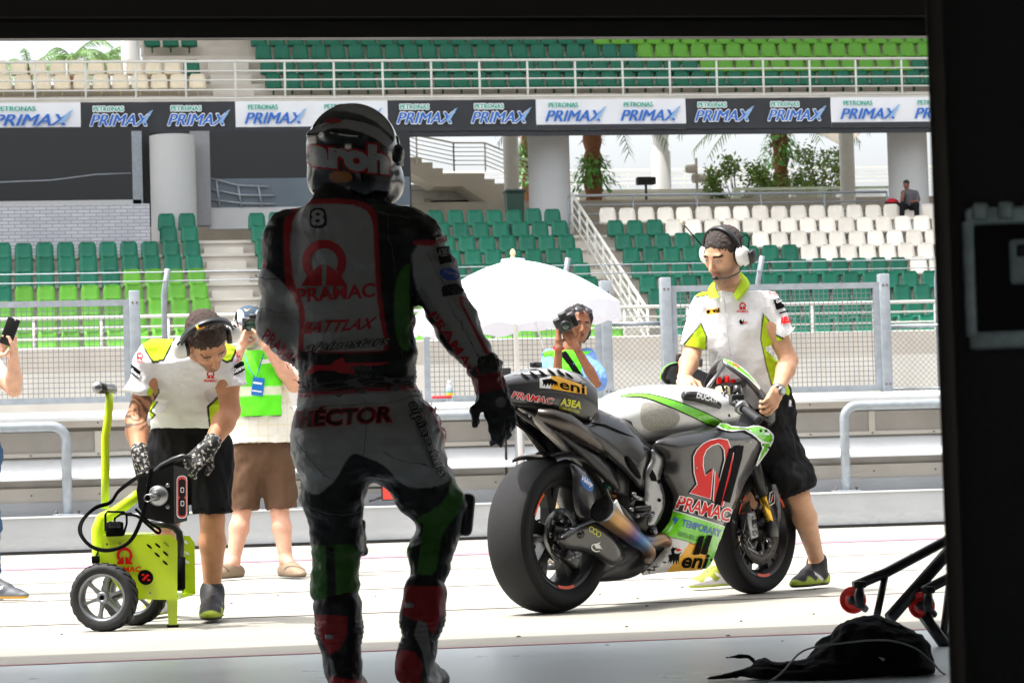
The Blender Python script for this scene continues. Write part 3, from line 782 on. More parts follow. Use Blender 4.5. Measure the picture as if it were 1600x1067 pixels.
# outside stair
Y = 82; st = thing('concrete_stair', PY(700, 300, Y), 'concrete stair with a landing and white railing seen under the deck', 'stairs')
def ppx(l): return [(PY(x, y, Y).x, PY(x, y, Y).z) for x, y in l]
steps = [(560, 205), (628, 238), (641, 238), (641, 246), (659, 246), (659, 254), (676, 254), (676, 263), (692, 263), (692, 271), (757, 271), (757, 280), (773, 280), (773, 288), (790, 288), (790, 297), (806, 297), (806, 330), (783, 330), (722, 291), (680, 291), (560, 225)]
M3 = Matrix(((1, 0, 0, 0), (0, 0, 1, Y), (0, 1, 0, 0), (0, 0, 0, 1)))
MB().prism(ppx(steps), 1.6, M_standl, M3).build('flight', st)
for q, rows in (([(560, 172), (650, 212), (708, 224)], 6), ([(708, 224), (757, 224), (860, 266)], 6)):
    for k in range(rows):
        L_ = ppx(q); MB().tube([(x, Y - .05, z - .13 * k) for x, z in L_], .03 if k == 0 else .016, M_white, 6).build('rail', st)
    for (x, z) in L_: MB().tube([(x, Y - .05, z), (x, Y - .05, z - .85)], .025, M_white, 6).build('rail_post', st)
# kiosk below
kk = thing('kiosk', PY(705, 330, 84), 'low cream kiosk with a dark opening below the stairs', 'kiosk')
m = MB(); rc(m, 600, 296, 800, 345, 84, 3, M_white); m.build('wall', kk)
m = MB(); rc(m, 673, 313, 742, 345, 83.95, .04, M_dark); m.build('shutter', kk); m = MB(); rc(m, 664, 310, 673, 345, 83.93, .06, M_beige); rc(m, 742, 310, 750, 345, 83.93, .06, M_beige); m.build('frame', kk)  # flat dark sheet stands in for the unlit kiosk opening
m = MB(); rc(m, 600, 288, 800, 296, 83.6, 3.6, M_cream); m.build('roof', kk)
# wheelie bin
bp_ = PY(804, 330, 71.4); B = bp_.x; zc = zl[8]
bn_ = thing('wheelie_bin', (B, 71.4, zc), 'dark green wheelie bin standing before the slim white column', 'bin'); M_bin = mat('bin_plastic', lin('1c3a30'), .5)
h_ = Z(804, 301, 71.4) - zc; m = MB(); m.loft([[(B + sx * w, 71.4 + sy * w, z) for sx, sy in ((-1, -1), (1, -1), (1, 1), (-1, 1))] for w, z in ((.18, zc + .05), (.235, zc + h_))], M_bin, smooth=False); m.build('body', bn_)
m = MB(); m.rbox((B, 71.38, zc + h_ + .025), (.26, .28, .035), M_bin, bev=.02); m.build('lid', bn_)
m = MB(); [m.lathe([(.09, -.02), (.09, .02)], M_black, Matrix.Translation((B + s * .2, 71.6, zc + .09)) @ Matrix.Rotation(PI / 2, 4, 'Y'), n=12) for s in (-1, 1)]; m.build('wheels', bn_)
# low white wall, cabinets and railings beyond
MB().bb(PY(905, 300, 88).x, PY(1110, 300, 88).x, 88, 88.4, 3, Z(1000, 296, 88), M_white).build('planter_wall', label='low weathered white wall behind the grey concourse railing', cat='wall')
MB().bb(-30, 60, 80, 110, 4.2, Z(1000, 332, 84), M_standl).build('plaza', kind='structure')
gb = thing('mesh_enclosure', PY(1220, 320, 84), 'pale green framed mesh enclosure among the shrubs behind the seats', 'enclosure')
m = MB(); M_pg = mat('pale_green_paint', lin('cfe0cf'), .6)
rc(m, 1147, 293, 1157, 330, 84, .1, M_pg); rc(m, 1280, 293, 1290, 330, 84, .1, M_pg); rc(m, 1147, 292, 1400, 296, 83.98, .12, M_pg); m.build('frame', gb)
m = MB(); a = PY(1157, 330, 84.05); b = PY(1400, 296, 84.05)
for k in range(90):
    for s in (-1, 1):
        x = a.x + (b.x - a.x) * k / 90; zA = a.z; H = b.z - a.z; m.tube([(x, 84.05, zA), (x + s * H, 84.05, zA + H)], .008, M_white, 3, caps=False)
m.build('mesh', gb)
railing(1000, (266, 273, 280, 287), 95, 'white multi bar railing far behind the palm trunk', r_=.025, x0=10, x1=34, post=2, zb=Z(1000, 296, 95))
# masts with flared heads
for px, Yd, w, yt, lab in ((1033, 92, 15, 238, 'stout white mast column with a flared conical head behind the railing'), (208, 92, 14, 40, 'pale mast column rising at the left above the cream seats')):
    p = PY(px, 260, Yd); s_ = 1 / (PY(801, 0, Yd).x - PY(800, 0, Yd).x); R_ = w / s_; zt = Z(px, yt, Yd)
    m = MB(); m.lathe([(R_, 3), (R_, zt - .0), (R_ * .82, zt + .05), (R_ * .82, zt + .45), (R_ * 1.3, zt + 1.0), (R_ * 3.2, zt + 2.2), (R_ * 3.3, zt + 2.6)], M_cream, Matrix.Translation((p.x, Yd, 0)), n=32)
    m.build('mast_column', label=lab, cat='column')
# tensile membrane piece
m = MB(); ta = PY(1268, 203, 85); tb = PY(1322, 232, 86); tc_ = PY(1350, 203, 85); td = PY(1310, 180, 92)
m.add([ta, tb, tc_, td, ta + Vector((0, .02, .03)), tb + Vector((0, .02, .03)), tc_ + Vector((0, .02, .03)), td + Vector((0, .02, .03))], [(0, 1, 3), (1, 2, 3), (4, 7, 5), (5, 7, 6), (0, 4, 5, 1), (1, 5, 6, 2), (2, 6, 7, 3), (3, 7, 4, 0)], mat('membrane', lin('e6ddd0'), .7)); m.build('fabric_canopy', label='pointed cream fabric canopy corner beside the slim right column', cat='canopy')
# floodlights on pole
fl = thing('floodlight_pole', PY(1085, 290, 87), 'thin pole carrying two cream floodlights above the railing', 'floodlight')
p = PY(1088, 262, 87); MB().tube([(p.x, 87, 4), (p.x, 87, p.z + .3)], .045, M_cream, 8).build('pole', fl)
for (x, y, d) in ((1080, 264, -1), (1092, 279, 1)):
    q = PY(x, y, 86.8); m = MB(); m.lathe([(.06, -.2), (.13, -.16), (.15, .2), (.12, .2), (.02, .1)], M_beige, Matrix.Translation(q) @ Matrix.Rotation(PI / 2 * -d, 4, 'Y') @ Matrix.Rotation(.25, 4, 'X'), n=16); m.build('lamp_head', fl)
m = MB(); q = PY(1009, 283, 86); m.rbox(q, (.3, .15, .12), M_dark, bev=.03); m.tube([q, q - Vector((0, 0, 1.0))], .04, M_dark, 6); m.build('dark_lamp', label='small dark lamp box on a post before the white mast', cat='lamp')

# ---------------------------------------------------------------- plants
M_leaf = mat('palm_leaf', lin('4d7030'), .55, var=.25, scale=5); M_leaf2 = mat('shrub_leaf', lin('6f8a45'), .6, var=.25, scale=4); M_fern = mat('fern_leaf', lin('4f8a3a'), .6, var=.25, scale=4)
M_bark = mat('palm_bark', lin('7a5138'), .9, var=.3, scale=10, bump=.6, bscale=14); M_twig = mat('twig', lin('6b5a48'), .9)
prng = random.Random(11)
def frond(mb, base, az, L_, droop, m, nl=26, lw=.05, ll=.5, lift=.5):
    P = []; d = Vector((math.cos(az), math.sin(az), 0))
    for i in range(14):
        t = i / 13; P.append(Vector(base) + d * L_ * t * (1 - .15 * t) + Vector((0, 0, lift * L_ * t - droop * L_ * t * t)))
    mb.tube(P, [.035 * (1 - .8 * i / 13) for i in range(14)], m, 4)
    for i in range(nl):
        t = .12 + .88 * i / nl; k = t * 13; a = P[int(k)].lerp(P[min(13, int(k) + 1)], k % 1); tg = (P[min(13, int(k) + 1)] - P[int(k)]).normalized()
        for s in (-1, 1):
            sd = tg.cross(Vector((0, 0, 1))).normalized() * s; l = ll * (1 - .5 * abs(t - .45)) * prng.uniform(.8, 1.1)
            e = a + sd * l * .65 + tg * l * .45 - Vector((0, 0, l * prng.uniform(.3, .9))); mid = a.lerp(e, .5) + Vector((0, 0, .05 * l)); wv = tg * lw * .5
            mb.add([a - wv, a + wv, mid + wv, e, mid - wv], [(0, 1, 2, 4), (4, 2, 3)], m)
def palm(px, Yd, ytop, R_, lab, crown=True, fern=(250, 290), zb=4.5, nf=14):
    p = PY(px, ytop, Yd); x = p.x; zt = p.z + (.55 if crown else .2)
    o = thing('palm_tree', (x, Yd, zb), lab, 'palm tree'); m = MB()
    n = 26; rings = []
    for i in range(n):
        z = zb + (zt - zb) * i / (n - 1); r0 = R_ * (1 + .18 * math.sin(i * 2.6)) 
        rings.append([(x + r0 * (1 + .12 * prng.uniform(-1, 1)) * math.cos(a), Yd + r0 * math.sin(a), z) for a in np.linspace(0, 2 * PI, 12, endpoint=False)])
    m.loft(rings, M_bark)
    for i in range(90):
        a = prng.uniform(0, 2 * PI); z = prng.uniform(zb, zt); c = Vector((x + R_ * math.cos(a), Yd + R_ * math.sin(a), z)); dn = Vector((math.cos(a), math.sin(a), -.9)) * prng.uniform(.12, .3)
        w = Vector((-math.sin(a), math.cos(a), 0)) * .06; m.add([c - w, c + w, c + dn], [(0, 1, 2)], M_bark)
    m.build('trunk', o)
    m = MB()
    if crown:
        for i in range(nf): frond(m, (x, Yd, zt), 2 * PI * i / nf + prng.uniform(-.2, .2), prng.uniform(3.4, 4.4), prng.uniform(.5, .8), M_leaf, lift=prng.uniform(.1, .9))
    m.build('crown', o) if m.v else None
    m = MB(); y1, y2 = fern; zc_ = (Z(px, y1, Yd) + Z(px, y2, Yd)) / 2; hh = abs(Z(px, y1, Yd) - Z(px, y2, Yd)) / 2
    for i in range(520):
        a = prng.uniform(0, 2 * PI); z = zc_ + hh * prng.uniform(-1, 1); rr = R_ * prng.uniform(.9, 2.0) * (1.25 - .5 * (z - zc_) / hh); c = Vector((x + rr * math.cos(a), Yd + rr * math.sin(a), z))
        l = prng.uniform(.12, .3); dn = Vector((math.cos(a) * .6, math.sin(a) * .6, prng.uniform(-1.1, .4))) * l; w = Vector((-math.sin(a), math.cos(a), 0)) * l * .22
        m.add([c, c + dn * .5 + w, c + dn, c + dn * .5 - w], [(0, 1, 2, 3)], M_fern)
    m.build('fern_clump', o)
palm(925, 86, 206, .27, 'palm with shaggy brown trunk and ferns beside the grey column', fern=(243, 292))
palm(1218, 90, 206, .26, 'palm with dark trunk wrapped in hanging ferns above the shrubs', fern=(200, 262))
palm(822, 92, 206, .2, 'palm partly hidden between the slim column and the grey column', fern=(225, 290), crown=False)
# crowns of palms seen above left seats
def crown_only(px, py, Yd, L_, lab, nf=12, m_=None):
    p = PY(px, py, Yd); o = thing('palm_tree', (p.x, Yd, 4), lab, 'palm tree'); m = MB()
    for i in range(nf): frond(m, p, 2 * PI * i / nf + prng.uniform(-.2, .2), L_ * prng.uniform(.8, 1.1), prng.uniform(.7, 1.1), m_ or M_leaf, lw=.035, ll=.38, nl=34, lift=prng.uniform(.3, 1.1))
    m.build('crown', o); MB().tube([(p.x, Yd, 4), p], [.25, .15], M_bark, 8).build('trunk', o)
crown_only(112, 92, 100, 1.9, 'bushy palm crown above the cream seats left of the pale mast', m_=M_leaf); crown_only(165, 94, 104, 1.8, 'feathery palm crown touching the pale mast column'); crown_only(45, 110, 110, 1.9, 'small yellowish palm top at the far left above the seats')
def shrub(px, ytop, ybot, Yd, wpx, lab, n=2600):
    s_ = 1 / (PY(801, 0, Yd).x - PY(800, 0, Yd).x); c = PY(px, (ytop + ybot) / 2, Yd); Rw = wpx / 2 / s_; Rh = (ybot - ytop) / 2 / s_
    o = thing('shrub', (c.x, Yd, c.z - Rh), lab, 'shrub'); m = MB(); cl = []
    for i in range(34):
        a = prng.uniform(0, 2 * PI); u = prng.uniform(-1, 1); r_ = prng.uniform(.2, 1) ** .5; cl.append(Vector((c.x + Rw * r_ * math.cos(a) * math.sqrt(1 - u * u * .6), Yd + Rw * .7 * r_ * math.sin(a), c.z + Rh * u * .9)))
    tw = MB()
    for q in cl:
        tw.tube([Vector((c.x + prng.uniform(-.1, .1), Yd, c.z - Rh)), Vector((c.x, Yd, c.z - Rh)).lerp(q, .5) + Vector((0, 0, .1)), q], [.03, .018, .006], M_twig, 4)
    tw.build('branches', o)
    for i in range(n):
        q = prng.choice(cl); r0 = min(Rw, Rh) * .3; v = Vector((prng.gauss(0, 1), prng.gauss(0, 1), prng.gauss(0, 1))) * r0 * .55; p = q + v; l = prng.uniform(.05, .11)
        d1 = Vector((prng.uniform(-1, 1), prng.uniform(-1, 1), prng.uniform(-.8, .5))).normalized() * l; d2 = d1.cross(Vector((prng.random(), prng.random(), 1))).normalized() * l * .45
        m.add([p - d1, p + d2, p + d1, p - d2], [(0, 1, 2, 3)], M_leaf2)
    m.build('foliage', o)
shrub(1150, 245, 335, 88, 110, 'loose pale green shrub left of the fern covered palm')
shrub(1285, 232, 335, 89, 95, 'loose pale green shrub between the palm and the slim right column')
shrub(1215, 268, 335, 87, 100, 'low leafy shrub in front of the fern covered palm', 1800)
shrub(830, 215, 300, 96, 40, 'narrow leafy bush glimpsed behind the slim white column', 900)
# ---------------------------------------------------------------- seated spectator
# ================================================================ racing motorcycle
BO = G(862, 957); BO.z = 0
E1 = (G(1180, 927) - BO); E1.z = 0; E1.normalize(); E2 = Vector((E1.y, -E1.x, 0)); EZ = Vector((0, 0, 1))
def B3(a, b, z): return BO + E1 * a + E2 * b + EZ * z
def bpx(px, py, b):
    r = ray(px, py); t = ((BO + E2 * b) - CAM).dot(E2) / r.dot(E2); return CAM + r * t
BM_ = Matrix(((E1.x, E2.x, 0, BO.x), (E1.y, E2.y, 0, BO.y), (0, 0, 1, 0), (0, 0, 0, 1)))    # (a,b,z)->world
def axleM(a, z, b=0): # lathe axis along lateral
    M = Matrix.Identity(4); X = E1; Yv = EZ; Zv = E2
    for i, v in enumerate((X, Yv, Zv)):
        M[0][i], M[1][i], M[2][i] = v
    p = B3(a, b, z); M[0][3], M[1][3], M[2][3] = p; return M
def carbon_mat(name, c, rough=.3, coat=.7):
    m = mat(name, lin(c), rough, var=0, coat=coat); nt = m.node_tree; N = nt.nodes; L = nt.links; b = N['Principled BSDF']
    tc = N.new('ShaderNodeTexCoord'); ck = N.new('ShaderNodeTexChecker'); ck.inputs['Scale'].default_value = 260
    k = lin(c); ck.inputs[1].default_value = (k[0] * 1.25, k[1] * 1.25, k[2] * 1.25, 1); ck.inputs[2].default_value = (k[0] * .8, k[1] * .8, k[2] * .8, 1)
    L.new(tc.outputs['Object'], ck.inputs[0]); L.new(ck.outputs[0], b.inputs['Base Color']); return m
K_carb = carbon_mat('carbon_weave', '242427'); K_fair = carbon_mat('fairing_grey', '302f31', .3, .5); K_dk = mat('satin_black', lin('17181a'), .38, var=.15, scale=12, coat=.2)
K_rub = mat('slick_rubber', lin('0e0f10'), .62, spec=.25, var=.12, scale=9, bump=.12, bscale=120); K_rubw = mat('scrubbed_rubber', lin('202022'), .82, var=.12, scale=22, bump=.3, bscale=160)
K_wh = mat('fairing_white', lin('d9dadb'), .25, var=.02, coat=.6); K_gr = mat('fairing_green', lin('6fd01e'), .28, var=.03, coat=.6)
K_red = mat('mark_red', lin('d8130e'), .45, var=0, spec=.3); K_yel = mat('mark_yellow', lin('f2b21c'), .3, var=0, coat=.4); K_blk = mat('mark_black', lin('08080a'), .75, var=0, spec=.1)
K_mwh = mat('mark_white', lin('eceef0'), .3, var=0, coat=.3); K_blu = mat('mark_blue', lin('1f5fae'), .3, var=0, coat=.3); K_yg = mat('mark_yellow_green', lin('e3e43c'), .3, var=0); K_dgr = mat('mark_dark_green', lin('2c7a33'), .3, var=0)
K_alu = mat('machined_aluminium', lin('9a9c9e'), .32, metal=.9, var=.1, scale=20); K_gold = mat('gold_anodised', lin('e8bc4c'), .25, metal=.9, var=.05); K_steel = mat('brushed_steel', lin('8a8a8a'), .35, metal=1, var=.1, scale=30)
K_cdisc = mat('carbon_disc', lin('4b4745'), .5, var=.15, scale=40); K_or = mat('rim_orange', lin('e2501c'), .4, var=0); K_grip = mat('tank_grip_patch', lin('a6a49b'), .7, var=.12, scale=60, bump=.6, bscale=260)
K_goldm = mat('beige_anodised', lin('cbbf98'), .4, metal=.4)
def heat_mat():
    m = mat('heat_tinted_titanium', lin('8b7a63'), .3, metal=.95, var=0); nt = m.node_tree; N = nt.nodes; L = nt.links; b = N['Principled BSDF']
    at = N.new('ShaderNodeAttribute'); at.attribute_name = 'Col'; L.new(at.outputs['Color'], b.inputs['Base Color']); return m
K_heat = heat_mat()
bike = thing('racing_motorcycle', BO + E1 * .8, 'grey, white and green racing motorcycle with bare slick tyres held upright on the lane', 'motorcycle')
def panel(name, out, mt, bulge=.0, R=30, thick=.006, mirror=True, g=6, parent=None, sm=2, obj=True, mb=None):
    P = smooth_loop(out, sm) if sm else out
    D = []
    for i, p in enumerate(P):
        q = P[(i + 1) % len(P)]; n = max(1, int(math.hypot(q[0] - p[0], q[1] - p[1]) / g))
        for k in range(n): D.append(tuple(p[j] + (q[j] - p[j]) * k / n for j in range(3)))
    DA = np.array(D); b2 = DA[:, :2]
    xs = np.arange(b2[:, 0].min(), b2[:, 0].max(), g); ys_ = np.arange(b2[:, 1].min(), b2[:, 1].max(), g)
    X = np.array([(x + (j % 2) * g / 2, y) for j, y in enumerate(ys_) for x in xs]); d = inpoly(X, b2); X = X[d < -g * .55]
    V2 = [Vector(p) for p in b2] + [Vector(p) for p in X]; nb = len(b2)
    r = delaunay_2d_cdt(V2, [(i, (i + 1) % nb) for i in range(nb)], [list(range(nb))], 1, 1e-5)
    vs = np.array([tuple(v) for v in r[0]]); fs = [list(f) for f in r[2]]
    dist = -inpoly(vs, b2); dist = np.maximum(dist, 0)
    w = 1 / (((vs[:, None] - b2[None]) ** 2).sum(-1) + .5) ** 1.5; bb_ = (w * DA[:, 2]).sum(1) / w.sum(1)
    t = np.minimum(dist / R, 1); bb_ = bb_ + bulge * (1 - (1 - t) ** 2)
    mb = mb or MB()
    o3 = [bpx(vs[i, 0], vs[i, 1], bb_[i]) for i in range(len(vs))]
    edge = {}
    for f in fs:
        for a, b in zip(f, f[1:] + f[:1]): edge[(a, b)] = 1
    bd = [(a, b) for a, b in edge if (b, a) not in edge]
    for sgn in ((1, -1) if mirror else (1,)):
        out3 = o3 if sgn == 1 else [p - E2 * 2 * (p - BO).dot(E2) for p in o3]
        inn = [p - E2 * thick * sgn for p in out3]; n = len(out3)
        if sgn < 0: mb2 = MB(); mb2.add(out3 + inn, fs + [[k + n for k in reversed(f)] for f in fs] + [[a, b, b + n, a + n] for a, b in bd], mt, True)
        else: mb.add(out3 + inn, fs + [[k + n for k in reversed(f)] for f in fs] + [[a, b, b + n, a + n] for a, b in bd], mt, True)
    o_ = mb.build(name, parent or bike) if obj else mb
    if mirror: mb2.build(name, parent or bike)
    return o_
def se_loft(name, st, mt, p=2.6, n=28, parent=None, top=None):
    """st: (a, ztop, zbot, halfwidth, b0)"""
    rings = []
    for a, zt, zb, hw in st:
        r = []
        for k in range(n):
            t = 2 * PI * k / n; c, s = math.cos(t), math.sin(t)
            r.append(B3(a, hw * math.copysign(abs(c) ** (2 / p), c), (zt + zb) / 2 + (zt - zb) / 2 * math.copysign(abs(s) ** (2 / p), s)))
        rings.append(r)
    return MB().loft(rings, mt).build(name, parent or bike)
def interp(st, n):
    st = np.array(st, float); t = np.linspace(0, len(st) - 1, n); out = []
    for x in t:
        i = min(int(x), len(st) - 2); f = x - i; p0, p1, p2, p3 = st[max(i - 1, 0)], st[i], st[i + 1], st[min(i + 2, len(st) - 1)]
        out.append(.5 * ((2 * p1) + (-p0 + p2) * f + (2 * p0 - 5 * p1 + 4 * p2 - p3) * f * f + (-p0 + 3 * p1 - 3 * p2 + p3) * f ** 3))
    return [tuple(x) for x in out]
# --- wheels
def wheel(a, z, R, hw, rr, name, spokes, disc):
    w = thing(name, B3(a, 0, 0), None, None); w.parent = bike; w.matrix_parent_inverse = WM(bike).inverted()
    M = axleM(a, z); prof = []
    for t in np.linspace(-1, 1, 25):
        an = t * PI * .5; prof.append((R - (R - rr - .045) * (1 - abs(math.cos(an)) ** .62), hw * math.sin(an)))
    prof = [(rr + .004, -hw * .8), (rr + .02, -hw * .93)] + prof + [(rr + .02, hw * .93), (rr + .004, hw * .8)]
    ty = MB().lathe(prof, K_rub, M, 96)
    ty.lathe([(R - .0015 - (R - rr - .045) * (1 - abs(math.cos(t)) ** .62) + .0025, hw * math.sin(t)) for t in np.linspace(-1.05, 1.05, 17)], K_rubw, M, 96)
    ty.build('tyre', w)
    q = hw * .8
    MB().lathe([(rr + .006, -q - .004), (rr - .012, -q), (rr - .022, -q + .03), (rr - .03, -q * .3), (rr - .03, q * .3), (rr - .022, q - .03), (rr - .012, q), (rr + .006, q + .004)], K_dk, M, 64).build('rim', w)
    for s in (1, -1):
        for a0 in (2.25, -1.85, .5): MB().lathe([(rr + .003, s * (q + .006)), (rr - .010, s * (q + .003))], K_or, M, 14, a0=a0, a1=a0 + .5).build('rim_stripe', w)
    for k in range(spokes):
        an = 2 * PI * k / spokes + .35; c, s = math.cos(an), math.sin(an); m = MB()
        for sp in (-.17, .17):
            P = []
            for u, ww, bw in ((.05, .022, .03), (.12, .016, .022), (rr - .02, .02, .03)):
                c2, s2 = math.cos(an + sp * (u / rr)), math.sin(an + sp * (u / rr)); P.append([M @ Vector((u * c2 - s2 * x, u * s2 + c2 * x, y)) for x, y in ((-ww, -bw), (ww, -bw), (ww, bw), (-ww, bw))])
            m.loft(P, K_dk, smooth=False)
        m.build('spoke', w)
    MB().lathe([(.0, -.1), (.03, -.1), (.04, -.06), (.058, -.05), (.058, .05), (.04, .06), (.03, .1), (.014, .1), (.014, .085), (0, .085)], K_dk, M, 24).build('hub', w)
    for s in disc[1]:
        ro, ri = disc[0]; m = MB(); y = s * (hw * .55 + .0)
        m.lathe([(ri, y), (ro, y), (ro, y + .007), (ri, y + .007)], disc[2], M, 56, close=True)
        for k in range(8):
            an = 2 * PI * k / 8; m.lathe([(.0001, y + s * .009), (.012, y + s * .009), (.012, y - s * .004)], K_steel, M @ Matrix.Rotation(an, 4, 'Z') @ Matrix.Translation((ri + .004, 0, 0)), 10)
            m.loft([[M @ Matrix.Rotation(an + .2, 4, 'Z') @ Vector((u, x, y + yy)) for x, yy in ((-.008, 0), (.008, 0), (.008, .006), (-.008, .006))] for u in (.05, ri + .004)], K_dk, smooth=False)
        for k in range(24):
            an = 2 * PI * k / 24; u = ri + (ro - ri) * (.35 + .35 * (k % 2)); m.lathe([(.0001, y + (s > 0) * .0078 - (s < 0) * .0008), (.004, y + (s > 0) * .0078 - (s < 0) * .0008)], K_blk, M @ Matrix.Rotation(an, 4, 'Z') @ Matrix.Translation((u, 0, 0)), 8)
        m.build('brake_disc', w)
    return w
wr_ = wheel(0, .338, .338, .105, .232, 'rear_wheel', 5, ((.115, .07), (1,), K_steel))
wf_ = wheel(1.6, .303, .303, .064, .22, 'front_wheel', 5, ((.165, .105), (1, -1), K_cdisc))
# --- tail unit
tail = se_loft('tail_unit', interp([(-.40, .985, .93, .03), (-.34, 1.005, .905, .06), (-.2, 1.035, .885, .098), (-.05, 1.06, .862, .122), (.08, 1.05, .825, .135), (.16, 1.025, .798, .138), (.205, 1.005, .775, .134)], 26), K_carb, p=3.8, n=40)
dc = Decals(tail, g=5)
dd = lambda l: [(620 + x / 3.334, 540 + y / 3.334) for x, y in l]
dc.poly(dd([(590, 150), (650, 128), (740, 112), (840, 122), (940, 160), (985, 195), (990, 212), (930, 190), (850, 163), (800, 157), (740, 168), (660, 200), (590, 200)][:0] or [(600, 150), (650, 126), (740, 108), (850, 120), (940, 155), (985, 195), (930, 188), (850, 160), (760, 150), (640, 150)]), mat('tail_silver', lin('9b9a98'), .3, var=.03, coat=.6))
dc.poly(dd([(800, 158), (850, 163), (985, 212), (988, 255), (900, 242), (800, 224)]), K_yel).poly(dd([(742, 172), (800, 158), (800, 224), (742, 220)]), K_mwh)
dc.poly(dd([(755, 178), (800, 172), (835, 190), (838, 215), (826, 200), (824, 214), (814, 198), (806, 212), (800, 196), (790, 212), (784, 196), (772, 216), (768, 200), (756, 214), (760, 196)]), K_blk)
dc.txt('eni', (620 + 848 / 3.334, 540 + 222 / 3.334), (38, 9), (0, -13.5), K_blk, bold=.02)
dc.txt('PRAMAC', (798.5, 620.5), (63, 11), (2.6, -9), K_red, bold=.02, shear=.2, outline=.07, om=K_mwh)
dc.txt('A3EA', (875, 632), (31, 6), (2, -10), K_yg, bold=.04).txt('COMMUNICATION', (873, 637.5), (31, 7.5), (.7, -4), K_yg, bold=.02)
for x, y in ((668, 163), (712, 155), (757, 148), (803, 143), (850, 147), (893, 160)): dc.poly(dd(ell2(x, y, 27, 6, 12, rot=.62)), K_blk)
for x, y in ((1005, 378), (960, 190)): dc.poly(dd(ell2(x, y, 7, 8, 10)), K_steel)
dc.done()
MB().rbox(B3(-.06, 0, 1.075), (.03, .014, .012), K_dk, Matrix((E1, E2, EZ)).transposed(), bev=.006).build('camera_pod', bike)
# --- undertail, exhaust shroud and subframe
heat = []
panel('undertail', [(800, 634, .03), (836, 638, .04), (870, 645, .045), (900, 660, .05), (915, 690, .06), (908, 728, .06), (888, 712, .05), (868, 690, .045), (840, 668, .05), (812, 650, .04)], K_dk, .01)
panel('undertail_edge', [(806, 634, .04), (824, 642, .045), (846, 656, .05), (872, 678, .06), (896, 702, .07), (912, 728, .08), (907, 731, .08), (887, 711, .07), (863, 688, .06), (840, 666, .05), (820, 649, .04)], mat('undertail_pearl', lin('c7c2bb'), .3, coat=.5), .008, R=8)
P = [bpx(838, 645, .10), bpx(858, 652, .125), bpx(884, 662, .14), bpx(905, 676, .14), bpx(930, 694, .14), bpx(945, 712, .12)]
MB().tube(P, [.02, .04, .048, .042, .03, .016], mat('smoked_titanium', lin('55504d'), .28, metal=.95, var=.3, scale=9), 16).build('exhaust_shroud', bike)
panel('subframe', [(925, 634, .12), (950, 645, .13), (986, 660, .145), (1010, 690, .16), (1023, 702, .17), (1012, 735, .17), (1008, 770, .165), (998, 762, .16), (982, 742, .155), (962, 722, .15), (938, 700, .14), (908, 676, .135), (900, 660, .13), (924, 662, .125)], K_carb, .022, R=14)
panel('subframe_recess', [(978, 708, .182), (992, 724, .186), (1003, 745, .188), (1000, 750, .187), (988, 738, .184), (980, 724, .182)], K_blk, .0, mirror=True, g=5, thick=.004)
panel('rear_strut', [(858, 660, .10), (900, 684, .11), (935, 706, .12), (966, 738, .13), (972, 775, .13), (955, 760, .13), (935, 742, .12), (908, 716, .11), (876, 684, .1)], K_dk, .02, R=10, mirror=False)
sp = [(.16, .925, .80, .12), (.22, .885, .80, .13), (.34, .85, .79, .135), (.5, .835, .77, .13), (.62, .84, .76, .12)]
se_loft('seat', interp(sp, 16), mat('seat_foam', lin('1f1f21'), .85, bump=.3, bscale=200), p=4)
se_loft('engine_block', interp([(.42, .74, .34, .10), (.55, .76, .24, .13), (.8, .76, .24, .13), (1.05, .74, .28, .11), (1.2, .7, .4, .08)], 12), K_dk, p=4)
MB().tube([bpx(925, 661, .15), bpx(945, 664, .16), bpx(970, 675, .17), bpx(992, 684, .17)], .004, K_blk, 6).build('cable', bike)
# --- tank
tank = se_loft('fuel_tank', interp([(.34, .845, .77, .06), (.42, .9, .74, .115), (.55, .955, .72, .165), (.7, .985, .72, .195), (.88, .995, .73, .21), (1.05, .99, .75, .21), (1.18, .975, .77, .2), (1.27, .94, .78, .17), (1.31, .9, .79, .12)], 40), K_wh, p=2.35, n=64)
dc = Decals(tank, g=4)
up_ = [(964, 622), (985, 616), (1005, 615.5), (1022, 618), (1056, 627), (1090, 640), (1112, 650), (1131, 660)]; lo_ = [(1125, 669), (1101, 660), (1079, 649), (1045, 634), (1015, 622.5), (1000, 619.5), (985, 619)]
dc.poly(smooth_loop([(x, y - 1.6) for x, y in up_] + [(x, y + 1.8) for x, y in lo_], 1), K_blk).poly(smooth_loop(up_ + lo_, 1), K_gr)
dc.poly(smooth_loop([(1000, 642), (1003, 627), (1025, 629), (1052, 640), (1064, 650), (1057, 666), (1030, 675), (1010, 672), (1001, 660)], 2), K_grip)
dc.done()
# --- side fairing
FO = [(1016, 692, .2), (1063, 674, .225), (1118, 669, .24), (1129, 661, .235), (1142, 667, .23), (1166, 669, .21), (1181, 665, .19), (1197, 670, .165), (1208, 680, .14), (1206, 690, .14), (1197, 706, .15), (1181, 728, .17), (1166, 750, .19), (1156, 774, .2), (1146, 799, .195), (1132, 824, .18), (1120, 856, .16), (1111, 881, .145), (1101, 890, .14), (1062, 892, .13), (1030, 894, .13), (998, 900, .11), (1020, 880, .13), (1041, 853, .15), (1031, 837, .165), (1048, 815, .18), (1054, 788, .19), (1052, 770, .195), (1036, 744, .2), (1041, 722, .2), (1036, 708, .2)]
fair = panel('side_fairing', FO, K_fair, .05, R=26, g=6, sm=1)
bb = lambda l: [(1000 + x / 4.446, 540 + y / 4.446) for x, y in l]
cc_ = lambda l: [(1040 + x / 4.446, 700 + y / 4.446) for x, y in l]
dc = Decals(fair, g=4)
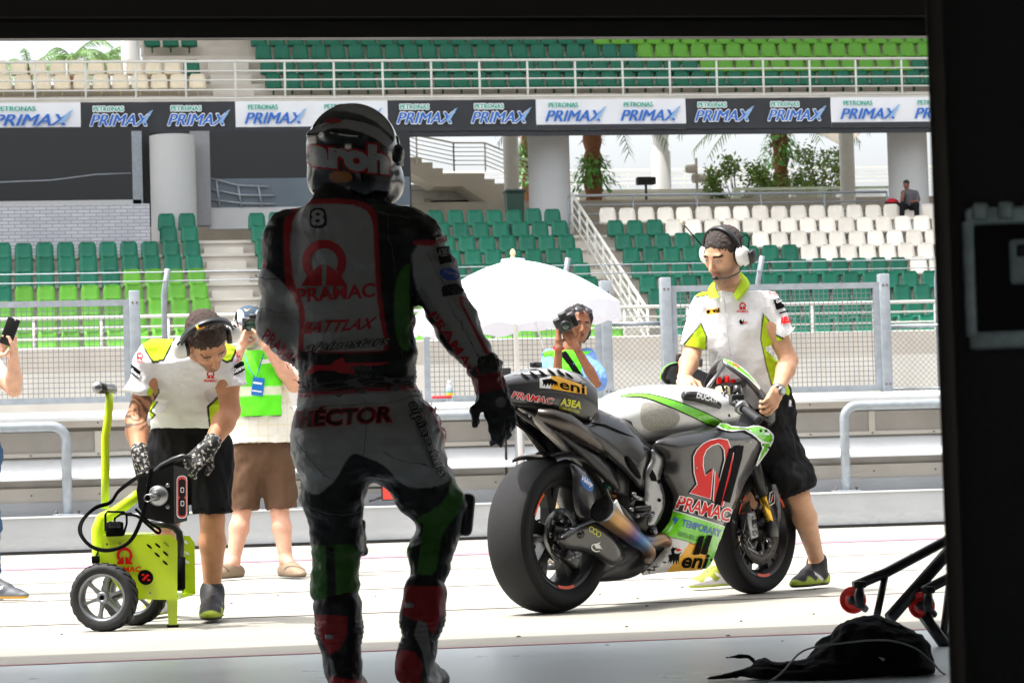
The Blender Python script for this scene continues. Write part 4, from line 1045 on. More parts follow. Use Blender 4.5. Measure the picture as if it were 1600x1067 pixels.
# white belly, yellow, green
dc.poly([(1030, 834), (1108, 855), (1109, 883), (1101, 891), (1062, 893), (1030, 895), (998, 901), (1019, 881), (1042, 853)], K_wh)
dc.poly([(1077, 847), (1108, 855.5), (1102, 889), (1080, 892), (1040, 893.5), (1050, 882), (1064, 866)], K_yel)
dc.line([(1077, 848), (1106, 856), (1101, 888)], .9, K_blk)
dc.poly([(1053, 797), (1132, 822), (1120, 857), (1110, 883), (1101, 891), (1103, 870), (1108, 855), (1071, 844), (1031, 833), (1047, 815)], K_gr)
dc.line([(1052, 797), (1131, 822)], 1.6, K_mwh)
# six legged dog emblem
dc.poly(cc_([(8, 800), (22, 770), (18, 745), (40, 735), (36, 700), (48, 690), (44, 680), (58, 692), (76, 688), (66, 704), (58, 712), (60, 728), (84, 732), (108, 716), (94, 740), (92, 752), (88, 802), (80, 770), (72, 808), (64, 772), (50, 804), (46, 772), (30, 800), (28, 780)]), K_blk).poly(cc_([(66, 700), (86, 694), (110, 706), (84, 716), (72, 712)]), K_red)
dc.txt('eni', (1064, 885), (39, 1.5), (4, -20), K_blk, bold=.03, shear=.12)
dc.txt('TEMPORARY', (1064, 821), (60, 17), (2.3, -10.5), K_blu, bold=.03).txt('AGENZIA PER IL LAVORO', (1057, 836), (44, 12.5), (1.2, -7), K_dgr, bold=.01)
dc.poly(cc_([(50, 500), (70, 475), (78, 495), (98, 480), (80, 510), (70, 525), (55, 530), (62, 510)]), K_blu)
# ring emblem
ringA = [(340, 1020), (393, 962), (372, 880), (368, 770), (390, 725), (430, 685), (480, 660), (545, 648), (600, 655), (618, 700), (612, 760), (590, 830), (548, 940), (585, 790), (580, 720), (560, 690), (535, 676), (490, 690), (452, 720), (432, 770), (428, 830), (445, 905), (500, 852), (482, 1062)]
ringB = [(517, 866), (546, 940), (600, 830), (640, 735), (625, 900), (562, 1120), (504, 1076)]
def grow(P, k):
    c = np.array(P, float); n = len(c); out = []; ar = sum(c[i][0] * c[(i + 1) % n][1] - c[(i + 1) % n][0] * c[i][1] for i in range(n)); sg = 1 if ar > 0 else -1
    for i in range(n):
        e = c[(i + 1) % n] - c[i - 1]; e = e / (np.hypot(*e) + 1e-9); out.append((c[i][0] + e[1] * k * sg, c[i][1] - e[0] * k * sg))
    return out
for rg in (ringA, ringB): dc.poly(bb(grow(rg, 6)), K_mwh)
for rg in (ringA, ringB): dc.poly(bb(rg), K_red)
dc.txt('PRAMAC', (1057, 794), (80, 20), (4, -19.5), K_red, bold=.02, shear=.1, outline=.07, om=K_mwh, space=.95)
for s in ([(1137, 700), (1145, 698), (1141, 716), (1133, 752), (1124, 790), (1114, 786), (1124, 746)], [(1147, 697), (1160, 695), (1157, 715), (1147, 752), (1138, 785), (1127, 782), (1139, 742)]): dc.poly(s, K_blk)
for s in (cc_([(225, 610), (262, 604), (225, 735), (180, 738)]), cc_([(280, 604), (315, 600), (272, 738), (232, 730)])): dc.poly(s, K_blk)
og = [(1118, 669), (1129, 661), (1141, 667), (1166, 669), (1181, 665), (1196, 669.5), (1207, 680), (1205, 690), (1196, 706), (1180, 728), (1178, 726), (1183, 712), (1188, 700), (1186, 690), (1175, 681), (1162, 674), (1140, 675), (1127, 673)]
dc.poly(og, K_mwh).poly([(1122, 667), (1130, 662.5), (1141, 669), (1166, 671), (1181, 667.5), (1195, 672), (1204, 681), (1202, 690), (1194, 704), (1183, 721), (1187, 706), (1191, 699), (1188, 688), (1177, 679), (1163, 672.5), (1140, 673), (1128, 671)], K_gr)
for x, y in ((1086, 730), (1195, 697), (1170, 690)): dc.poly(ell2(x, y, 1.5, 1.5, 8), K_steel)
dc.done()
# belly pan
panel('belly_pan', [(926, 909, .05), (946, 882, .06), (975, 868, .065), (1005, 852, .07), (1034, 852, .07), (1018, 880, .065), (996, 901, .06), (960, 908, .055)], K_dk, .012, R=16)
P = [(.2, .17, .125, .04), (.35, .3, .12, .07), (.6, .3, .15, .075), (.95, .3, .17, .07), (1.05, .3, .2, .05)]
se_loft('belly_tray', interp(P, 14), K_dk, p=3)
# upper cowl
panel('upper_cowl', [(1128, 560, .0), (1140, 563, .03), (1156, 571, .07), (1173, 586, .1), (1189, 606, .13), (1205, 628, .15), (1217, 646, .15), (1217, 660, .145), (1208, 679, .10), (1196, 669, .12), (1200, 655, .14), (1196, 636, .16), (1182, 614, .15), (1165, 596, .12), (1150, 584, .08), (1134, 572, .03)], K_fair, .012, R=8, g=5)
cw_ = bpy.data.objects[[o.name for o in bike.children if o.name.startswith('upper_cowl')][0]]
dc = Decals(cw_, g=4); dc.poly([(1128, 560), (1140, 562), (1157, 571), (1174, 586), (1190, 606), (1186, 609), (1170, 592), (1153, 579), (1135, 567)], K_mwh).poly([(1129, 561), (1140, 564), (1154, 572), (1170, 586), (1183, 602), (1166, 587), (1150, 576), (1134, 566)], K_gr)
dc.txt('ABEA', (1143, 568.5), (12, 8), (1.5, -3), K_red, bold=.04); dc.done()
panel('cockpit_liner', [(1120, 606, -.05), (1138, 580, -.03), (1160, 590, .02), (1185, 615, .06), (1203, 640, .08), (1210, 664, .08), (1196, 672, .12), (1166, 671, .16), (1140, 668, .18), (1128, 660, .18), (1124, 630, .1)], K_dk, -.02, R=20, mirror=False)
panel('inner_fairing', [(1034, 592, -.30), (1037, 578, -.30), (1047, 569, -.3), (1062, 566, -.29), (1085, 574, -.27), (1112, 586, -.24), (1138, 598, -.2), (1130, 618, -.2), (1085, 612, -.25), (1050, 606, -.28)], K_dk, -.012, R=10, mirror=False, thick=.01)
panel('fairing_edge', [(1033, 592, -.33), (1036, 577, -.33), (1046, 568, -.33), (1060, 565, -.33), (1060, 567, -.33), (1047, 571, -.33), (1038, 580, -.33), (1036, 594, -.33)], K_gr, 0, mirror=False, thick=.01, g=4)
MB().rbox(bpx(1077, 563, -.25), (.10, .012, .02), mat('air_flap', lin('2a1c1a'), .5), Matrix((E1, E2, EZ)).transposed() @ Matrix.Rotation(.12, 3, 'Y'), bev=.005).build('cockpit_flap', bike)
# windscreen
def glass_mat():
    m = bpy.data.materials.new('clear_screen'); m.use_nodes = True; nt = m.node_tree; N = nt.nodes; L = nt.links; N.remove(N['Principled BSDF'])
    t = N.new('ShaderNodeBsdfTransparent'); t.inputs[0].default_value = (.95, .97, .96, 1); g = N.new('ShaderNodeBsdfGlossy'); g.inputs['Roughness'].default_value = .05
    mx = N.new('ShaderNodeMixShader'); mx.inputs[0].default_value = .035; L.new(t.outputs[0], mx.inputs[1]); L.new(g.outputs[0], mx.inputs[2]); L.new(mx.outputs[0], N['Material Output'].inputs[0]); return m
rings = []
for i in range(12):
    u = i / 11; a = 1.16 + .5 * u; zt = 1.165 - .02 * u - .2 * u ** 2.0; wd_ = .10 + .1 * math.sin(min(1, u * 1.2) * PI / 2)
    rings.append([B3(a, wd_ * math.sin(t), zt - (.13 + .03 * u) * (1 - math.cos(t))) for t in np.linspace(-1.15, 1.15, 14)])
m = MB(); n = 14; vs = [p for r in rings for p in r]; m.add(vs, [(i * n + k, i * n + k + 1, (i + 1) * n + k + 1, (i + 1) * n + k) for i in range(11) for k in range(n - 1)], glass_mat(), True); m.build('windscreen', bike)
# cockpit
m = MB(); m.tube([bpx(1105, 607, .02), bpx(1117, 590, .0), bpx(1136, 566, 0)], [.011, .009, .007], K_alu, 8); m.build('screen_strut', bike)
m = MB(); q = bpx(1129, 607, .06); m.lathe([(.0, .012), (.02, .012), (.03, .008), (.036, 0), (.036, -.03), (.02, -.12)], K_goldm, Matrix.Translation(q), 24); m.lathe([(.012, .014), (.018, .014)], K_blk, Matrix.Translation(q), 16); m.build('top_clamp', bike)
m = MB()
for x, y, b, r_ in ((1124, 593, .0, .012), (1136, 591, .02, .012), (1146, 596, .03, .014)): m.lathe([(0, .012), (r_ * .6, .012), (r_, .004), (r_, -.02)], K_red, Matrix.Translation(bpx(x, y, b)), 12)
m.build('dash_switches', bike)
m = MB(); q = bpx(1140, 603, .0); m.rbox(q, (.09, .06, .02), K_dk, Matrix((E1, E2, EZ)).transposed() @ Matrix.Rotation(-.3, 3, 'Y'), bev=.008); m.build('dashboard', bike)
m = MB()
m.tube([bpx(1131, 622, .13), bpx(1133, 660, .13), bpx(1140, 700, .12)], .032, K_dk, 14); m.build('fork_top', bike)
ra = bpx(1150, 631, .26); rb = bpx(1158, 636, .29); rc_ = bpx(1186, 657, .40)
m = MB(); m.tube([bpx(1138, 622, .15), ra, rb], .018, K_dk, 12); m.lathe([(.018, -.01), (.034, -.008), (.034, .012), (.02, .014)], K_alu, Matrix.Translation(rb) @ (rc_ - rb).to_track_quat('Z', 'Y').to_matrix().to_4x4(), 20); m.build('clip_on', bike)
m = MB(); M = Matrix.Translation(rb) @ (rc_ - rb).to_track_quat('Z', 'Y').to_matrix().to_4x4(); L_ = (rc_ - rb).length
m.lathe([(.024, .0)] + [(.0185 + .0012 * (k % 2), L_ * (.12 + .76 * k / 24)) for k in range(25)] + [(.022, L_ * .92), (.022, L_), (.014, L_ * 1.02), (.014, L_ * .97), (0, L_ * .97)], mat('grip_rubber', lin('2c2d30'), .7), M, 20); m.build('grip', bike)
m = MB(); m.tube([bpx(1150, 626, .27), bpx(1172, 640, .31), bpx(1190, 652, .35), bpx(1204, 661, .38)], [.008, .009, .007, .006], K_dk, 8); m.rbox(bpx(1152, 622, .25), (.03, .02, .018), K_dk, bev=.005); m.lathe([(0, .03), (.018, .03), (.02, 0)], K_dk, Matrix.Translation(bpx(1152, 612, .22)), 14); m.build('brake_lever', bike)
m = MB(); srn = random.Random(4)
for k in range(16):
    x, y = srn.uniform(1128, 1160), srn.uniform(600, 645); q = bpx(x, y, srn.uniform(.1, .2)); m.tube([q, q + Vector((srn.uniform(-.03, .03), srn.uniform(-.03, .03), -.05)), q + Vector((srn.uniform(-.05, .05), srn.uniform(-.05, .05), -.11))], srn.uniform(.003, .007), srn.choice([K_dk, K_blk, K_steel]), 6)
m.build('cockpit_wiring', bike)
# tank front pad with lettering
pd = MB().tube([bpx(1069, 618, .205), bpx(1085, 619, .215), bpx(1103, 624, .22), bpx(1122, 634, .2)], [.02, .024, .023, .018], mat('airbox_pad', lin('232326'), .4), 18).build('tank_pad', bike)
dc = Decals(pd, g=4); dc.txt('DUCATI', (1088, 621), (31, 8), (1.5, -6.5), K_mwh, bold=.05); dc.done()
# fork, caliper, mudguard
for s, bz in ((1, .115), (-1, -.115)):
    t0 = B3(1.38, bz, .80); t1 = B3(1.49, bz, .53); t2 = B3(1.585, bz, .31)
    f = MB().tube([t0, t1, t1.lerp(t2, .25)], .031, K_dk, 18).build('fork_leg', bike)
    MB().tube([t1.lerp(t2, .25), t2], .020, K_gold, 18).build('fork_tube', f)
    MB().rbox(t2, (.035, .02, .045), K_dk, Matrix((E1, E2, EZ)).transposed(), bev=.01).build('axle_clamp', f)
    c0 = B3(1.6 - .145, bz * .62, .33); m = MB(); m.rbox(c0, (.035, .03, .065), K_alu, Matrix((E1, E2, EZ)).transposed() @ Matrix.Rotation(-.2, 3, 'Y'), bev=.012, seg=3)
    for dz in (-.035, 0, .035): m.lathe([(0, .036), (.014, .036), (.017, .02)], K_steel, axleM(1.6 - .145, .33 + dz, bz * .62 + (0 if s > 0 else -.0)), 12)
    m.build('brake_caliper', bike)
for k in range(18):
    m = MB(); x, y = srn.uniform(1143, 1185), srn.uniform(770, 850); q = bpx(x, y, srn.uniform(.06, .12))
    if k % 3: m.tube([q, q + Vector((srn.uniform(-.03, .03), srn.uniform(-.02, .02), srn.uniform(-.06, .0))), q + Vector((srn.uniform(-.05, .05), srn.uniform(-.03, .03), -.08))], srn.uniform(.002, .005), srn.choice([K_dk, K_alu, K_steel, K_blk]), 6)
    else: m.lathe([(0, .012), (.008, .012), (.010, 0)], K_steel, Matrix.Translation(q) @ Matrix.Rotation(-PI / 2, 4, 'X'), 8)
    m.build('brake_line' if k % 3 else 'bolt_head', bike)
m = MB(); M = axleM(1.6, .303)
vs = []; fs = []; nA = 20; nB = 9
for i in range(nA + 1):
    an = 2.3 - 1.2 * i / nA
    for j in range(nB):
        t = (j / (nB - 1)) * 2 - 1; R_ = .318 - .03 * abs(t) ** 3 * 1 ; vs.append(M @ Vector((math.cos(an) * R_, math.sin(an) * R_, .078 * math.sin(t * PI / 2))))
for i in range(nA):
    for j in range(nB - 1): fs.append((i * nB + j, i * nB + j + 1, (i + 1) * nB + j + 1, (i + 1) * nB + j))
m.add(vs, fs, K_dk, True); m.build('front_mudguard', bike)
mg = panel('mudguard_side', [(1186, 730, .095), (1203, 742, .095), (1215, 762, .092), (1221, 794, .09), (1218, 832, .088), (1208, 826, .088), (1203, 800, .09), (1194, 772, .093), (1184, 750, .095)], K_dk, .008, R=8)
dc = Decals(mg, g=4); dc.poly([(1202, 769), (1211, 764), (1210, 786), (1200, 792)], K_mwh).poly([(1203.5, 771), (1209.5, 767.5), (1209, 784), (1201.5, 789)], K_blk).poly([(1204, 783), (1208, 769), (1209.5, 768), (1207, 782)], K_red).line([(1203.5, 785), (1207, 772)], 1.2, K_mwh); dc.done()
# --- swingarm, hugger, shock, foot plate
sw = panel('swingarm', [(868, 842, .13), (884, 826, .14), (912, 815, .145), (934, 806, .15), (962, 830, .15), (978, 862, .14), (972, 880, .135), (955, 888, .13), (922, 862, .135), (880, 860, .13)], K_carb, .03, R=10, g=5)
dc = Decals(sw, g=4)
for x, y in ((923.5, 826.5), (929, 830), (934.5, 834)): dc.line(ell2(x, y, 3.3, 4, 16), 1.0, K_yg, True)
dc.line(ell2(931, 855, 7.5, 5.5, 20, rot=.3, a0=.6, a1=5.6, end=True), 1.6, K_mwh); dc.poly([(927, 850), (938, 846), (934, 851), (941, 857), (930, 856)], K_mwh)
dc.done()
m = MB(); q = B3(0, .15, .338); m.rbox(q, (.055, .012, .03), K_alu, Matrix((E1, E2, EZ)).transposed(), bev=.006); m.lathe([(0, .03), (.016, .03), (.022, .012), (.022, 0)], K_dk, axleM(0, .338, .15), 6); m.build('axle_block', bike)
m = MB(); q = B3(-.02, .12, .235); m.rbox(q, (.05, .022, .028), K_dk, Matrix((E1, E2, EZ)).transposed() @ Matrix.Rotation(.5, 3, 'Y'), bev=.01)
for k in range(4): m.lathe([(0, .028), (.007, .028), (.008, .02)], K_steel, axleM(-.05 + .025 * k, .235 + .006 * k, .12), 8)
m.build('rear_caliper', bike)
m = MB(); M = axleM(0, .338); vs = []; fs = []
for i in range(19):
    an = 1.85 - 1.5 * i / 18
    for j in range(11):
        t = j / 5 - 1; vs.append(M @ Vector((math.cos(an) * (.362 - .035 * abs(t) ** 2.5), math.sin(an) * (.362 - .035 * abs(t) ** 2.5), .125 * math.sin(t * PI / 2))))
for i in range(18):
    for j in range(10): fs.append((i * 11 + j, i * 11 + j + 1, (i + 1) * 11 + j + 1, (i + 1) * 11 + j))
m.add(vs, fs, K_carb, True); m.build('rear_hugger', bike)
hg = panel('hugger_side', [(889, 722, .128), (903, 724, .13), (918, 736, .135), (929, 756, .14), (934, 780, .14), (932, 806, .14), (909, 816, .135), (899, 803, .13), (895, 770, .13), (896, 743, .13)], K_carb, .012, R=12, mirror=False, g=5)
dc = Decals(hg, g=4); dc.poly(ell2(916.5, 755.5, 14, 7.5, 24, rot=.95), K_blu).txt('Valmy', (906, 750), (17, 13), (4, -7.5), K_mwh, bold=.03); dc.done()
m = MB(); m.rbox(bpx(970, 752, .12), (.055, .012, .06), K_dk, Matrix((E1, E2, EZ)).transposed() @ Matrix.Rotation(.25, 3, 'Y'), bev=.01); m.build('link_plate', bike)
m = MB(); q0 = bpx(950, 742, .07); q1 = bpx(954, 800, .07); m.tube([q0, q1], .018, K_dk, 12)
M = Matrix.Translation(q0); dv = q1 - q0
m.tube([q0 + dv * t + Vector((math.cos(t * 44) * .028, math.sin(t * 44) * .028, 0)) for t in np.linspace(.05, .95, 90)], .005, mat('spring_orange', lin('c87a22'), .4), 6); m.lathe([(.02, 0), (.024, .02), (.02, .04)], mat('reservoir_teal', lin('2f7f6c'), .4), Matrix.Translation(bpx(949, 764, .1)), 12); m.rbox(bpx(948, 740, .1), (.03, .02, .018), K_alu, bev=.006); m.build('rear_shock', bike)
fp = panel('foot_plate', [(1018, 699, .2), (1029, 708, .2), (1039, 714, .2), (1038, 730, .195), (1030, 747, .19), (1039, 770, .19), (1039, 792, .185), (1030, 813, .18), (1019, 827, .18), (1011, 819, .18), (1016, 801, .18), (1007, 786, .18), (1009, 765, .185), (1009, 734, .19), (1020, 718, .195)], K_alu, .008, R=6, g=4, mirror=True)
dc = Decals(fp, g=4); dc.poly([(1014, 742), (1019, 733), (1025, 744), (1026, 752), (1017, 751)], K_blk).poly(ell2(1030, 752, 3, 3.5), K_blk).poly(ell2(1030, 781, 2.5, 3), K_blk)
for x, y in ((1025, 706), (1011, 767), (1010, 781), (1031, 810)): dc.poly(ell2(x, y, 1.6, 1.8), K_steel)
dc.done()
m = MB()
for p0, p1, r_, mt in (((986, 795, .2), (1017, 793, .26), .012, K_dk), ((984, 795, .19), (992, 778, .18), .008, K_dk), ((994, 805, .2), (1016, 803, .2), .009, K_dk), ((990, 778, .17), (1008, 780, .17), .01, K_alu), ((1005, 805, .2), (1020, 802, .2), .012, K_dk), ((1014, 830, .18), (1024, 826, .19), .014, K_dk)):
    m.tube([bpx(*p0), bpx(*p1)], r_, mt, 10)
for x, y in ((985, 796), (994, 806), (989, 772), (995, 778), (1022, 831), (1017, 805)): m.lathe([(0, .014), (.008, .014), (.010, 0)], K_steel, Matrix.Translation(bpx(x, y, .205)) @ axleM(0, 0).to_3x3().to_4x4(), 8)
m.build('footrest', bike)
# exhaust
c0 = bpx(941, 796, .235); c1 = bpx(965, 816, .225); c2 = bpx(990, 838, .20); c3 = bpx(1006, 850, .185); c4 = bpx(1014, 862, .17); c5 = bpx(1010, 876, .15)
def tubecol(name, pts, rad, cols, hollow=True, n=28):
    mb = MB(); mb.tube(pts, rad, K_heat, n, caps=False)
    if hollow: mb.tube([pts[0], pts[0].lerp(pts[1], .9)], [rad[0] * .93, .001], K_blk, n, caps=False)
    me = mb.mesh(name); at = me.color_attributes.new('Col', 'FLOAT_COLOR', 'POINT'); L_ = [0]
    for a, b in zip(pts, pts[1:]): L_.append(L_[-1] + (b - a).length)
    for i, v in enumerate(me.vertices):
        k = min(i // n, len(pts) - 1); t = L_[k] / L_[-1]; j = t * (len(cols) - 1); q = int(min(j, len(cols) - 2)); f = j - q
        nz = .12 * noise.noise(v.co * 30); c = [max(0, cols[q][h] * (1 - f) + cols[q + 1][h] * f) * (1 + nz) for h in range(3)]; at.data[i].color = (*c, 1)
    return link(name, me, bike)
def dens(pts, n): # resample polyline smoothly
    P = interp([tuple(p) for p in pts], n); return [Vector(p) for p in P]
PP = dens([c0, c1, c2, c3, c4, c5], 40); RR = list(np.interp(np.linspace(0, 5, 40), range(6), [.057, .048, .039, .033, .031, .030]))
tubecol('exhaust_pipe', PP, RR, [lin('8f6f4a'), lin('b08d5e'), lin('a07a58'), lin('6b4a6e'), lin('33558c'), lin('5b7fa0'), lin('8a6a50'), lin('6f6a66')])
PP = dens([bpx(1000, 845, .18), bpx(1018, 846, .19), bpx(1032, 842, .19), bpx(1044, 848, .15)], 16)
tubecol('exhaust_header', PP, [.03] * 16, [lin('33558c'), lin('8a7a60'), lin('8f5a3a'), lin('5a5450')], hollow=False)
m = MB(); m.lathe([(.0575, -.004), (.059, .0), (.058, .012)], K_steel, Matrix.Translation(c0) @ (c1 - c0).to_track_quat('Z', 'Y').to_matrix().to_4x4(), 32); m.build('exhaust_lip', bike)
hs = MB().rbox(bpx(968, 797, .27), (.05, .003, .012), K_mwh, Matrix((E1, E2, EZ)).transposed() @ Matrix.Rotation(.95, 3, 'Y'), bev=.002).build('maker_plate', bike)
MB().tube([bpx(961, 783, .25), bpx(976, 800, .25), bpx(1000, 828, .22)], [.006, .012, .004], K_dk, 8).build('heat_guard', bike)
# ================================================================ people toolkit
M_skin = mat('skin', (1, 1, 1), .5, var=.12, scale=26, bump=.15, bscale=160, attr=True, spec=.35); M_cloth = mat('woven_cloth', (1, 1, 1), .85, var=.05, scale=16, bump=.25, bscale=220, attr=True, spec=.2)
M_hair = mat('hair', (1, 1, 1), .55, var=.35, scale=90, bump=.8, bscale=260, attr=True); M_leath = mat('racing_leather', (1, 1, 1), .42, var=.1, scale=14, bump=.2, bscale=90, attr=True)
M_shoe = mat('shoe_fabric', (1, 1, 1), .6, var=.1, scale=30, attr=True); M_shell = mat('helmet_shell', (1, 1, 1), .18, var=.02, coat=.8, attr=True)
def V3(v): return np.array(v, float)
def frame(f, u):
    f = Vector(f).normalized(); u = Vector(u); u = (u - f * u.dot(f)).normalized(); r = f.cross(u); return np.array([r, f, u]).T    # columns right(x), forward(y), up(z)
def head_prims(c, F, s=1.):
    c = V3(c); L = lambda *p: c + F @ (np.array(p) * s)
    R = F; E = lambda p, r, k=.015, neg=False: ell(L(*p), np.array(r) * s, k * s, R, neg)
    P = [E((0, -.012, .03), (.075, .095, .083)), E((0, .028, -.02), (.060, .066, .086), .03)]
    for q in (-1, 1):
        P += [cone(L(q * .047, .005, -.05), L(q * .012, .068, -.092), .025 * s, .02 * s, .02 * s), E((q * .04, .06, -.018), (.022, .02, .022), .02)]
    P += [E((0, .072, -.098), (.021, .018, .018), .018), cone(L(-.036, .082, .026), L(.036, .082, .026), .010 * s, .010 * s, .014 * s)]
    for q in (-1, 1): P.append(E((q * .031, .102, .008), (.019, .016, .012), .012, True))
    for q in (-1, 1): P.append(E((q * .031, .077, .006), (.0135, .0135, .0125), .003))
    P += [cone(L(0, .09, .012), L(0, .112, -.028), .007 * s, .0115 * s, .012 * s), E((.01, .102, -.033), (.009, .009, .007), .006), E((-.01, .102, -.033), (.009, .009, .007), .006)]
    P += [cone(L(-.017, .089, -.056), L(.017, .089, -.056), .0065 * s, .0065 * s, .006 * s), cone(L(-.013, .088, -.067), L(.013, .088, -.067), .0075 * s, .0075 * s, .006 * s)]
    for q in (-1, 1): P += [E((q * .078, -.004, -.002), (.008, .02, .032), .008), E((q * .085, .002, .0), (.006, .011, .02), .004, True)]
    return P
def head_paint(c, F, s, skin, browc, lipc, stub=None):
    c = V3(c)
    def f(V, C):
        q = ((V - c) @ F) / s; x, y, z = q[:, 0], q[:, 1], q[:, 2]; near = (np.linalg.norm(q, axis=1) < .16)
        if stub is not None:
            C = blend(C, near * .45 * sst(y, .02, .05) * sst(-z, .035, .06) * (1 - sst(-z, .14, .15)), stub); C = blend(C, near * .4 * sst(-z, .02, .05) * sst(y, -.03, .0) * (1 - sst(-z, .1, .12)), stub)
        C = blend(C, near * (y > .05) * (1 - sst(np.abs(z + .061), .006, .011)) * (1 - sst(np.abs(x), .018, .024)), lipc)
        for sg in (-1, 1):
            C = blend(C, near * (y > .05) * (1 - sst(np.abs(z - .028 + .12 * np.abs(np.abs(x) - .03)), .004, .0075)) * (1 - sst(np.abs(x - sg * .032), .016, .022)), browc)
            d = np.hypot(x - sg * .031, (z - .005) * 1.5); C = blend(C, near * (y > .06) * (1 - sst(d, .012, .017)) * .4, browc)
            C = blend(C, near * (y > .06) * (1 - sst(np.hypot((x - sg * .031), (z - .004) * 2.4), .009, .012)), lin('cfc8c0')); C = blend(C, near * (y > .06) * (1 - sst(np.hypot(x - sg * .031, (z - .004)), .003, .0055)), (.01, .008, .006))
        return C
    return f
def hand_prims(w, d, n, th, curl=(.5, .6, .5), s=1., spread=.06, thumb=.5, glove=0.):
    """w wrist, d toward fingers, n toward palm side (curl direction), th = +1/-1 thumb on the d x n side"""
    w = V3(w); d = nrm(d); n = V3(n); n = nrm(n - d * (n @ d)); t = np.cross(d, n) * th; g = glove
    R = np.array([t, d, n]).T; P = [rbx(w + d * .048 * s, np.array([.040, .046, .013]) * s + g, .012 * s, .012 * s, R), cone(w - d * .03 * s, w + d * .02 * s, .025 * s + g, .026 * s + g, .015)]
    for i, (off, L_, r) in enumerate(((.031, .072, .0088), (.0105, .080, .0092), (-.0105, .074, .0088), (-.030, .058, .0078))):
        p = w + (d * (.088 - .004 * abs(i - 1)) + t * off) * s; an = 0; sp = (1.2 - i) * spread
        for j, fr in enumerate((.44, .31, .25)):
            an += curl[j] * (1 + .08 * i); dr = d * math.cos(an) + n * math.sin(an) + t * sp * (1 if j == 0 else .4); dr = nrm(dr); q = p + dr * L_ * fr * s
            P.append(cone(p, q, (r - .0004 * j) * s + g, (r - .0006 * (j + 1)) * s + g, .004)); p = q
    p = w + (d * .022 + t * .03 + n * .006) * s; dr = nrm(d * (.75 - .2 * thumb) + t * .75 + n * thumb); q = p + dr * .042 * s; P.append(cone(p, q, .0135 * s + g, .0108 * s + g, .01))
    dr = nrm(d * .95 + t * (.35 - thumb * .5) + n * thumb); P.append(cone(q, q + dr * .032 * s, .0105 * s + g, .0085 * s + g, .004)); return P
def limb(a, m, b, r, k=.02):
    """a->m->b with bulging middle of each segment; r = (r0, bulge1, r_joint, bulge2, r_end)"""
    a, m, b = V3(a), V3(m), V3(b)
    return [cone(a, a + (m - a) * .4, r[0], r[1], k), cone(a + (m - a) * .4, m, r[1], r[2], k), cone(m, m + (b - m) * .32, r[2], r[3], k), cone(m + (b - m) * .32, b, r[3], r[4], k)]
def body_prims(j, s=1., wt=1., tw=.74, ls=(.056, .053, .041, .045, .028), lg=(.07, .07, .052, .057, .036)):
    lat = nrm(V3(j['shR']) - V3(j['shL'])); P = []
    pv, ch, nk = V3(j['pv']), V3(j['ch']), V3(j['nk']); dep = nrm(np.cross(lat, ch - pv))
    P += [cone(pv - lat * .07 * s, pv + lat * .07 * s, .10 * s * wt * tw, .10 * s * wt * tw, .04), cone(pv, pv + (ch - pv) * .5, .125 * s * wt * tw, .115 * s * wt * tw, .04, dep, .75), cone(pv + (ch - pv) * .5, ch, .115 * s * wt * tw, .135 * s * tw, .04, dep, .75)]
    P += [cone(V3(j['shL']) * .8 + ch * .2, V3(j['shR']) * .8 + ch * .2, .045 * s, .045 * s, .03), cone(ch, nk, .08 * s, .05 * s, .03), cone(nk, V3(j['hd']) - np.array(j['hu']) * .03, .056 * s, .056 * s, .03)]
    for q in 'LR':
        P += limb(j['sh' + q], j['el' + q], j['wr' + q], [x * s for x in ls])
        P += limb(j['hp' + q], j['kn' + q], j['an' + q], [x * s * wt for x in lg], .02)
        P += [cone(j['an' + q], j['toe' + q], lg[4] * s, .02 * s, .02), cone(j['an' + q], j['heel' + q], lg[4] * s, .022 * s, .02)]
    return P
